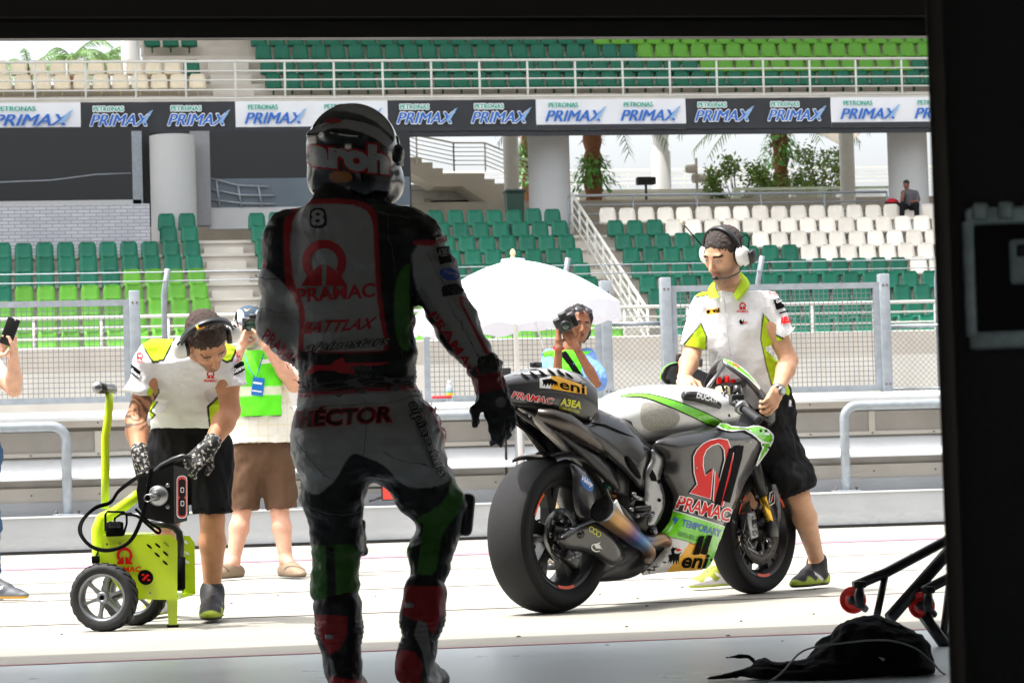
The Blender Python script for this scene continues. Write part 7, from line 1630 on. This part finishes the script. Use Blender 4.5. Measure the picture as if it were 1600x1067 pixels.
    def wr(V, N):
        X = projn(V); k = .012 * sst(np.abs(X[:, 1] - 590), 60, 0) * np.sin(X[:, 1] * .9) * .25
        return wrinkle(V, .011, 6, 3, (.8, .8, 2.2)) + wrinkle(V, .004, 22, 5) + k * .4
    o = link('leather_suit', mkmesh('leather_suit', [(V, F_)], M_leath, paintpx(lambda V, N: np.tile(np.array(LB), (len(V), 1)), regs), wr), root)
    T_w = mat('leather_print_white', lin('a4a4a3'), .5, var=.05); T_r = mat('leather_print_red', lin('b5202a'), .5, var=.05); T_k = mat('leather_print_black', lin('121213'), .5, var=.05)
    dc = Decals(o, g=7, off=.002)
    dc.poly(smooth_loop([(486, 326), (508, 325), (511, 340), (510, 356), (486, 357), (484, 342)], 1), T_k); dc.txt('8', (488, 352), (18, -.5), (0, -23), T_w, bold=.03)
    ringlogo(dc, 507, 409, 34, T_r, tw=False); dc.txt('PRAMAC', (466, 472), (119, -9), (0, -20), T_r, bold=.03)
    dc.txt('BATTLAX', (472, 521), (110, -8), (6, -17), T_r, bold=.03, shear=.2); dc.txt('alpinestars', (476, 553), (128, -10), (6, -17), T_k, bold=.02, shear=.25, outline=.06, om=T_k); dc.txt('alpinestars', (476, 553), (128, -10), (6, -17), T_w, shear=.25)
    dc.poly([(476, 588), (492, 570), (514, 571), (536, 558), (540, 567), (610, 566), (552, 573), (556, 584), (520, 580), (496, 580)], T_r); dc.txt('REPLICA', (545, 580), (36, -1), (0, -7), mat('grey_print', lin('606064'), .6)); dc.txt('AMERICA', (545, 590), (36, -1), (0, -6), MATS['grey_print'])
    dc.txt('HÉCTOR', (466, 668), (143, -9), (3, -30), T_k, outline=.07, om=T_r, bold=.02)
    dc.txt('alpinestars', (634, 634), (46, 112), (17, -5), T_w, outline=.07, om=T_k, bold=-.005); dc.txt('PRAMAC', (664, 618), (45, 108), (8, -3), T_r, bold=.03)
    dc.txt('PRAMAC', (672, 492), (68, 96), (11, -7), T_r, bold=.02); dc.txt('PRAMAC', (412, 528), (50, 46), (9, -16), T_r, bold=.02)
    dc.poly([(679, 388), (698, 386), (703, 410), (686, 414)], T_k).txt('A3EA', (683, 404), (18, -2), (-1, -12), T_w, bold=.03)
    dc.poly(ell2(700, 428, 15, 9, 20, rot=.35), mat('leather_print_blue', lin('3a56a8'), .5)).txt('Valmy', (689, 428), (22, 7), (2, -7), T_w); dc.poly([(690, 448), (712, 444), (722, 456), (716, 462), (692, 464)], T_k)
    dc.poly([(676, 370), (694, 366), (697, 380), (679, 384)], T_w).txt('PIAA', (679, 382), (16, -3), (0, -8), T_r, bold=.04)
    T_s = mat('seam_stitching', lin('5c5c5e'), .7, var=0)
    for l_ in ([(556, 300), (560, 330), (600, 336), (640, 345)], [(600, 336), (612, 400), (618, 480), (625, 560)], [(470, 690), (500, 735), (520, 745)], [(570, 622), (572, 680), (568, 712)], [(600, 705), (640, 722), (690, 730)], [(655, 700), (660, 650), (652, 612)], [(665, 395), (700, 460), (716, 462)], [(700, 470), (728, 520), (752, 570)], [(660, 520), (690, 560), (735, 590)], [(490, 790), (520, 800), (556, 795)], [(500, 860), (540, 866), (560, 860)], [(450, 560), (470, 600), (500, 605)], [(462, 640), (560, 632), (650, 622)], [(408, 430), (430, 440), (448, 430)], [(405, 480), (430, 492), (452, 486)]): dc.put(stroke(smooth_loop(l_, 2, False), 1.0), T_s, lift=.0015)
    for k_ in range(7): dc.line([(474, 600 + k_ * 3.2), (520, 598 + k_ * 3.2), (640, 588 + k_ * 3.2)], .8, T_s)
    dc.done()
    # collar and lower neck
    MB().tube([P(505, 305, .0), P(520, 296, -.09), P(546, 292, -.11), P(572, 300, -.08), P(580, 312, .0), P(545, 315, .09)], .012, mat('collar_trim', lin('8f8f90'), .6), 10, closed=True).build('collar', root)
    # helmet
    Rh = F; L = lambda *p: V3(hc) + F @ np.array(p)
    H = [ell(L(0, -.005, .012), (.129, .150, .132), .02, Rh), cone(L(-.07, .06, -.075), L(.07, .06, -.075), .055, .055, .05), cone(L(-.055, -.06, -.085), L(.055, -.06, -.085), .052, .052, .05), cone(L(-.075, .0, -.09), L(-.07, .06, -.1), .045, .045, .04), cone(L(.075, .0, -.09), L(.07, .06, -.1), .045, .045, .04),
         cone(L(-.075, -.118, .045), L(0, -.150, .052), .014, .018, .02), cone(L(.075, -.118, .045), L(0, -.150, .052), .014, .018, .02), ell(L(0, 0, -.16), (.08, .095, .06), .01, Rh, True)]
    V, F_ = sdf(H, .004)
    HW = lin('9a9a9a'); Z = lambda l: Z1(smooth_loop(l, 1))
    hreg = [(Z([(225, 120), (300, 40), (420, 35), (520, 100), (560, 200), (545, 270), (525, 190), (440, 118), (330, 92), (240, 112)]), HW, .6), (Z([(225, 158), (330, 122), (450, 142), (522, 196), (548, 290), (520, 240), (440, 178), (330, 150), (232, 182)]), HW, .6),
            (Z([(240, 112), (330, 92), (440, 118), (525, 190), (520, 200), (440, 130), (330, 103), (244, 120)]), lin('202022'), .5), (Z([(298, 308), (375, 306), (380, 345), (300, 345)]), lin('a8641e'), .6)]
    o = link('helmet', mkmesh('helmet', [(V, F_)], M_shell, paintpx(lambda V, N: np.tile(np.array(lin('0e0e10')), (len(V), 1)), hreg)), root)
    dc = Decals(o, g=5, off=.001); hw_ = mat('helmet_print_white', lin('a2a2a2'), .25); hr2 = mat('helmet_print_red', lin('a82228'), .25)
    dc.txt('aroh', (487, 256), (116, 14), (0, -38), hw_, bold=.06, outline=.12, om=hr2)
    dc.txt('8', (523, 168), (18, -7), (8, -12), hw_, bold=.02, outline=.07, om=hr2); dc.poly(ell2(521, 190, 14, 4, 16), hr2).done()
    hm = bpy.data.objects[o.name]
    m = MB(); c = Vector(L(.128, .03, .0)); m.lathe([(0, .014), (.018, .013), (.026, .006), (.028, -.006)], K_dk, Matrix.Translation(c) @ Vector(F[:, 0]).to_track_quat('Z', 'Y').to_matrix().to_4x4(), 20)
    c2 = Vector(L(.122, .05, -.02)); m.rbox(c2, (.008, .02, .014), K_dk, Matrix(F.tolist()), bev=.005); m.build('visor_hinge', hm)
    # visor on the far side
    n1, n2 = 16, 8; vs = []; fs = []
    for i in range(n1 + 1):
        for k in range(n2 + 1):
            a = -1.25 + 2.5 * i / n1; e = -.30 + .62 * k / n2; vs.append(Vector(L(.133 * math.sin(a) * math.cos(e), -.005 + .156 * math.cos(a) * math.cos(e), .012 + .136 * math.sin(e))))
    for i in range(n1):
        for k in range(n2): fs.append((i * (n2 + 1) + k, (i + 1) * (n2 + 1) + k, (i + 1) * (n2 + 1) + k + 1, i * (n2 + 1) + k + 1))
    m = MB(); m.add(vs, fs, mat('smoked_visor', lin('0a0a0c'), .08, coat=1), True); m.build('visor', hm)
    # gloves
    GC = lambda V, N: (lambda X: blend(blend(np.tile(np.array(lin('2b2a2b')), (len(V), 1)), sst(-np.abs(X[:, 1] - 597 + (X[:, 0] - 765) * .25), -16, -13) * 1., lin('7a1c22')), sst(-np.hypot(X[:, 0] - 782, X[:, 1] - 628), -9, -7) * .8, lin('8c8c8c')))(projn(V))
    hp = hand_prims(P(766, 604, -.0), P(790, 668, -.02) - P(766, 604, -.0), fw * .8 - RT * .4, -1, (.28, .4, .35), 1.08, .035, .3, glove=.0045)
    hp += [cone(P(757, 575, .0), P(768, 612, .0), .053, .040, .02), cone(P(766, 604), P(776, 630), .036, .034, .02, F[:, 1], .8)]
    link('glove', mkmesh('glove', [sdf(hp, .0035)], M_leath, GC, lambda V, N: wrinkle(V, .006, 40)), root)
    hp = hand_prims(P(503, 590, .30), P(540, 600, .42) - P(503, 590, .30), -UP, 1, (.5, .6, .5), 1.08, .05, .4, glove=.0045) + [cone(P(496, 582, .28), P(508, 592, .34), .05, .04, .02)]
    link('glove', mkmesh('glove', [sdf(hp, .005)], M_leath, lambda V, N: np.tile(np.array(lin('2b2a2b')), (len(V), 1))), root)
    # knee sliders
    m = MB(); m.rbox(P(729, 803, .08), (.022, .045, .062), K_dk, Matrix((RT, fw, UP)).transposed() @ Matrix.Rotation(.1, 3, 'Y'), bev=.018, seg=3); m.build('knee_slider', root)
    # boots
    def boot(kx, pts, regs_):
        B = []
        for (a, ra, b, rb) in pts: B.append(cone(a, b, ra, rb, .025))
        ft = B[-1]; V, F_ = sdf(B + kx, .0045)
        o = link('boot', mkmesh('boot', [(V, F_)], M_leath, paintpx(lambda V, N: np.tile(np.array(lin('161617')), (len(V), 1)), regs_), lambda V, N: wrinkle(V, .003, 22) + .0012 * np.sin(V[:, 2] * 420) * sst(-np.abs(V[:, 2] - .17), -.05, -.03)), root); return o
    BR = lin('a3222a')
    b1 = boot([rbx(P(545, 1076, .10), (.048, .13, .014), .01, .02, np.array([RT, fw, UP]).T)], [(P(528, 948, .02), .072, P(530, 985, .02), .066), (P(530, 985, .02), .066, P(536, 1040, .0), .052), (P(536, 1040, .0), .052, P(536, 1062, -.03), .042), (P(538, 1056, .02), .048, P(552, 1068, .20), .038)],
         [(Z2([(200, 832), (312, 836), (312, 900), (285, 950), (250, 968), (212, 900)]), BR, .7), (Z2([(250, 1040), (300, 1050), (380, 1060), (400, 1080), (250, 1080)]), BR, .7), (Z2([(248, 980), (262, 985), (275, 1040), (258, 1045)]), lin('808080'), .6)])
    b2 = boot([rbx(P(665, 1066, -.06), (.045, .12, .013), .01, .02, np.array([nrm(V3(RT)), nrm(V3(fw)), nrm(V3(UP))]).T)], [(P(664, 925, -.02), .064, P(660, 965, -.04), .062), (P(660, 965, -.04), .062, P(652, 1020, -.09), .048), (P(652, 1020, -.09), .052, P(644, 1046, -.12), .052), (P(648, 1040, -.08), .048, P(684, 1062, .10), .036)],
         [(Z2([(490, 732), (640, 735), (652, 800), (610, 900), (560, 860), (500, 830)]), BR, .7), (Z2([(445, 985), (500, 950), (545, 960), (570, 1010), (560, 1080), (470, 1060), (440, 1010)]), BR, .7), (Z2([(555, 850), (585, 860), (600, 960), (640, 1060), (590, 1070), (570, 960), (540, 900)]), lin('8a8a8a'), .7)])
    m = MB(); m.rbox(P(515, 994, -.07), (.012, .006, .007), K_steel, bev=.002); m.build('boot_buckle', b1); m = MB(); m.rbox(P(640, 945, -.09), (.012, .006, .007), K_steel, bev=.002); m.build('boot_buckle', b2)
rider()
# ================================================================ parasol, wall items
def umbrella():
    D = 22.; c = J(803, 500, D); s = FPX / D; root = thing('parasol', c - Vector((0, 0, c.z - z1)), 'white parasol with hanging valance and wooden finial standing before the mesh fence', 'parasol')
    M_u = mat('parasol_canvas', lin('d9dce4'), .8, var=.03); nt = M_u.node_tree; b = nt.nodes['Principled BSDF']; tr = nt.nodes.new('ShaderNodeBsdfTranslucent'); tr.inputs[0].default_value = (.9, .92, .96, 1); mx = nt.nodes.new('ShaderNodeMixShader'); mx.inputs[0].default_value = .12
    nt.links.new(b.outputs[0], mx.inputs[1]); nt.links.new(tr.outputs[0], mx.inputs[2]); nt.links.new(mx.outputs[0], nt.nodes['Material Output'].inputs[0])
    top = J(798, 408, D); rim = J(808, 484, D); ax = (top - rim).normalized(); H = (top - rim).length; R_ = 163 / s
    q = Vector((0, 0, 1)).rotation_difference((Vector((0, 0, 1)) + RT * -.055).normalized()).to_matrix().to_4x4(); M = Matrix.Translation(rim) @ q
    n, k8 = 64, 8; vs = []; fs = []; lv = 13
    for i in range(lv):
        t = i / (lv - 1); r = R_ * t; z = H * (1 - t ** 1.75)
        for k in range(n):
            a = 2 * PI * k / n; f = 1 - .035 * t * math.sin(a * k8 / 2) ** 2; vs.append(M @ Vector((r * f * math.cos(a), r * f * math.sin(a), z - .05 * t * t * t * (1 - abs(math.cos(a * k8 / 2))) * 0)))
    for i in range(lv - 1):
        for k in range(n): fs.append((i * n + k, (i + 1) * n + k, (i + 1) * n + (k + 1) % n, i * n + (k + 1) % n))
    m = MB(); m.add(vs, fs, M_u, True); m.build('canopy', root)
    vs = []; fs = []
    for i in range(5):
        for k in range(n * 2):
            a = 2 * PI * k / n / 2; f = 1 - .035 * math.sin(a * k8 / 2) ** 2 + .012 * math.sin(a * 23) * i / 4; dz = -i / 4 * (.155 + .012 * math.sin(a * 17) - .02 * math.sin(a * k8 / 2) ** 2); vs.append(M @ Vector((R_ * f * math.cos(a), R_ * f * math.sin(a), dz + .003)))
    for i in range(4):
        for k in range(n * 2): fs.append((i * n * 2 + k, (i + 1) * n * 2 + k, (i + 1) * n * 2 + (k + 1) % (n * 2), i * n * 2 + (k + 1) % (n * 2)))
    m = MB(); m.add(vs, fs, M_u, True); m.build('valance', root)
    P_ = M @ Vector((0, 0, H)); base = Vector((rim.x, rim.y, 0.0)); MB().tube([P_, Vector((P_.x * .0 + rim.x, rim.y, 0.02))], .019, M_white, 12).build('pole', root)
    MB().lathe([(.24, 0), (.24, .05), (.05, .07), (.03, .3), (.0, .3)], K_dk, Matrix.Translation((rim.x, rim.y, 0.005)), 28).build('weighted_foot', root)
    m = MB(); m.lathe([(.09, -.01), (.1, .0), (.09, .015), (.02, .02)], mat('pale_blue_cap', lin('b8c9e4'), .5), Matrix.Translation(P_), 20); m.build('top_cap', root)
    MB().lathe([(.0, .085), (.012, .08), (.022, .062), (.024, .045), (.014, .03), (.02, .02), (.02, 0)], mat('finial_wood', lin('d6b98c'), .5), Matrix.Translation(P_ + Vector((0, 0, .01))), 18).build('finial', root)
    for k in range(8):
        a = 2 * PI * k / 8; MB().tube([M @ Vector((R_ * .97 * math.cos(a), R_ * .97 * math.sin(a), -.01)), M @ Vector((R_ * .6 * math.cos(a), R_ * .6 * math.sin(a), H * .54)), M @ Vector((0, 0, H * .93))], .006, M_white, 6).build('rib', root)
    MB().tube([J(834, 488, D - .5), J(838, 510, D - .5), J(846, 530, D - .4), J(848, 545, D - .4)], .006, M_u, 6).build('tie_strap', root)
umbrella()
c = PY(703, 628, wb + .42); zt = c.z
bo = thing('bottle', c, 'clear water bottle with yellow label standing on the wall coping', 'bottle'); Mb = Matrix.Translation(c)
gl = bpy.data.materials['clear_screen']; m = MB(); m.lathe([(.0, 0), (.03, 0), (.032, .02), (.032, .12), (.026, .15), (.013, .172), (.013, .185)], mat('bottle_plastic', lin('cfdde2'), .15, trans=.6), Mb, 20); m.build('bottle_shell', bo)
MB().lathe([(.0325, .06), (.0325, .085)], K_yel, Mb, 20).build('label', bo); MB().lathe([(.0328, .085), (.0328, .1)], mat('label_teal', lin('2b9c93'), .5), Mb, 20).build('label', bo); MB().lathe([(.015, .18), (.015, .198), (0, .198)], M_white, Mb, 14).build('cap', bo)
c = PY(789, 585, wb + .3); m = MB(); m.rbox(c + Vector((0, 0, .0)), (.05, .05, .06), M_black, bev=.008); m.tube([c, Vector((c.x, c.y + .1, z1))], .012, M_black, 8); m.build('control_box', label='small black box on a thin stem above the wall behind the tail unit', cat='box')
c = PY(690, 622, wb + .4); m = MB(); m.rbox(c + Vector((0, 0, .01)), (.09, .04, .012), mat('red_cloth', lin('c42c34'), .7), bev=.008); m.build('red_cloth', label='small red cloth lying on the wall coping beside the bottle', cat='cloth')
# pit board with red letters
pb = thing('pit_board', PY(625, 783, wb + .1), 'black pit board with red letters leaning on the pit wall behind the rider', 'sign')
a = PY(597, 782, wb + .06); b = PY(690, 740, wb + .06); m = MB(); m.rbox(((a.x + b.x) / 2, wb + .1, (a.z + b.z) / 2), ((b.x - a.x) / 2, .02, (b.z - a.z) / 2), M_black, bev=.01); m.tube([(a.x - .12, wb + .06, a.z), (a.x, wb + .06, a.z + .03)], .012, M_black, 8); m.tube([(a.x - .3, wb + .08, a.z + .12), (a.x, wb + .08, a.z + .12)], .012, M_black, 8)
M_rl = mat('board_letter_red', lin('e8392c'), .6); flat(m, text_mesh('BAR', .07), Vector((a.x + .03, wb + .077, a.z + .03)), Vector((.46, 0, 0)), Vector((0, 0, .175)), M_rl); m.build('board', pb)
# ================================================================ paddock stand, heap of black clothing, flight case
def dolly():
    D = 9.3; z8 = lambda x, y, d=0.: J(1080 + x / 3.077, 780 + y / 3.077, D + d); root = thing('paddock_stand', G(1470, 1004), 'black tubular motorcycle paddock stand with red rollers leaning at the garage door', 'stand')
    M_t = mat('stand_tube_black', lin('141315'), .35, coat=.3)
    M_rw = mat('red_urethane', lin('f0200e'), .35, var=.08, coat=.3)
    for nme, pts, r in (('side_tube', [(785, 415, 0), (940, 350, .05), (1260, 180, .2), (1420, 100, .3)], .017), ('side_tube', [(955, 570, -.05), (1260, 225, .15), (1420, 45, .3)], .021), ('side_tube', [(1115, 440, 0), (1250, 372, .05), (1500, 240, .2)], .017), ('brace', [(932, 372, .05), (893, 555, -.02)], .012), ('brace', [(1240, 415, .05), (1212, 650, -.02)], .012), ('lower_tube', [(1120, 560, -.02), (1220, 700, -.05)], .02), ('cross_tube', [(1220, 700, -.05), (1300, 560, .3)], .02)):
        MB().tube([z8(*p) for p in pts], r, M_t, 14).build(nme, root)
    for cx, cy in ((778, 483), (1108, 509)):
        c = z8(cx, cy); ax = (-fw * .86 - RT * .5).normalized(); M = Matrix.Translation(c) @ ax.to_track_quat('Z', 'Y').to_matrix().to_4x4()
        w = MB().lathe([(.0, .011), (.02, .012), (.024, .008), (.034, .008), (.037, .013), (.043, .012), (.0455, 0), (.043, -.012), (.037, -.013), (.0, -.012)], M_rw, M, 36).build('roller', root)
        MB().lathe([(0, .018), (.008, .018), (.015, .013), (.015, .008)], K_dk, M, 16).build('hub', w)
        m = MB(); m.tube([z8(cx + 32, cy - 78, -.0), z8(cx + 28, cy - 20, -.025), z8(cx + 30, cy + 20, -.02), z8(cx + 62, cy + 45, 0)], [.013, .018, .017, .012], M_t, 12); m.rbox(z8(cx + 30, cy - 75), (.022, .016, .012), M_t, bev=.006); m.build('bracket', root)
dolly()
def heap():
    D = 8.1; P = lambda x, y, d=0.: J(x, y, D + d); root = thing('clothing_heap', G(1290, 1058), 'heap of black jacket and bag with a pale cord on the garage floor', 'clothing')
    S = [ell(P(1356, 1024, .06), (.15, .12, .12), .05), ell(P(1330, 1024, .04), (.13, .12, .10), .05), ell(P(1395, 1025, .02), (.115, .12, .10), .05), ell(P(1300, 1042, -.03), (.16, .13, .055), .04), ell(P(1420, 1042, -.02), (.07, .1, .045), .04), ell(P(1205, 1040, -.04), (.085, .08, .045), .03), cone(P(1110, 1060, -.04), P(1170, 1042, -.04), .010, .022, .02), cone(P(1135, 1027, .02), P(1175, 1026, .02), .008, .012, .01), ell(P(1255, 1046, -.08), (.08, .07, .035), .03)]
    def cl(V, N): return wrinkle(V, .03, 5, 3, (1, 1, 1.5)) + wrinkle(V, .008, 18, 4)
    V, F_ = sdf(S, .006); V[:, 2] = np.maximum(V[:, 2], .008)
    o = link('black_jacket', mkmesh('black_jacket', [(V, F_)], M_cloth, lambda V, N: np.tile(np.array(lin('0e0e10')), (len(V), 1)), lambda V, N: cl(V, N) * sst(V[:, 2], .01, .05)), root)
    dc = Decals(o, g=6, off=.003); dc.poly([(1254, 1019), (1263, 1015), (1268, 1022), (1256, 1026)], K_steel).poly([(1371, 1026), (1383, 1028), (1380, 1033)], K_mwh).poly([(1286, 1058), (1340, 1058), (1340, 1060), (1286, 1060)], K_steel)
    pts = [Vector(p) for p in interp([tuple(P(*q)) for q in ((1170, 1068, -.2), (1200, 1064, -.2), (1222, 1050, -.17), (1248, 1021, -.12), (1275, 1010, -.10), (1320, 1004, -.1), (1360, 1000, -.12), (1395, 1001, -.12), (1430, 1012, -.12), (1455, 1032, -.1), (1484, 1056, -.05), (1560, 1060, 0))], 120)]
    dc.done(); MB().tube(pts, .0028, mat('cord_grey', lin('a5a8aa'), .5), 6).build('cord', root)
heap()
def case():
    D = 3.7; a = J(1489, 1067, D); x0 = a.x; y0 = a.y; root = thing('flight_case', (x0 + .5, y0 + .3, 0), 'tall black flight case with worn metal edging at the right of the garage', 'case')
    M_k = mat('case_laminate', lin('232325'), .7, var=.15, scale=25, bump=.2, bscale=90); M_e = mat('case_edge_aluminium', lin('3d3732'), .5, metal=.3, var=.3, scale=9); M_w = mat('worn_latch_steel', lin('a9bcc0'), .5, metal=.2, var=.35, scale=30)
    Rz = Matrix.Rotation(-YAW - .16, 3, 'Z'); c = Vector((x0, y0, 0)); L = lambda x, y, z_: c + Rz @ Vector((x, y, z_))
    m = MB(); m.rbox(L(.304, .31, .85), (.30, .3, .83), M_k, Rz, bev=.012); m.build('case_body', root)
    m = MB(); m.rbox(L(.008, .0, .85), (.012, .014, .85), M_e, Rz, bev=.004); m.rbox(L(.304, .0, .012), (.30, .012, .012), M_e, Rz, bev=.004); m.rbox(L(.304, .0, 1.688), (.30, .012, .012), M_e, Rz, bev=.004); m.build('edge_trim', root)
    p = J(1590, 432, D - .004) - c; u = Rz.inverted() @ p; cx, cz = u.x, u.z
    m = MB()
    for x, z_, hx, hz in ((0, .082, .066, .012), (0, -.082, .066, .012), (-.062, 0, .0085, .078), (.062, 0, .0085, .078)): m.rbox(L(cx + x, .005, cz + z_), (hx, .006, hz), M_w, Rz, bev=.005)
    for x in (-.045, -.012, .022, .05): m.rbox(L(cx + x, -.0, cz + .088), (.011, .006, .012), M_w, Rz, bev=.005)
    m.build('latch_dish', root); m = MB(); m.rbox(L(cx, .006, cz), (.055, .005, .07), mat('latch_recess', lin('050506'), .8), Rz, bev=.003); m.build('recess', root)
    m = MB(); m.rbox(L(cx + .018, .0, cz + .02), (.028, .007, .03), M_w, Rz, bev=.006); m.rbox(L(cx + .018, -.008, cz + .034), (.018, .004, .008), K_dk, Rz, bev=.003); m.build('butterfly_latch', root)
case()
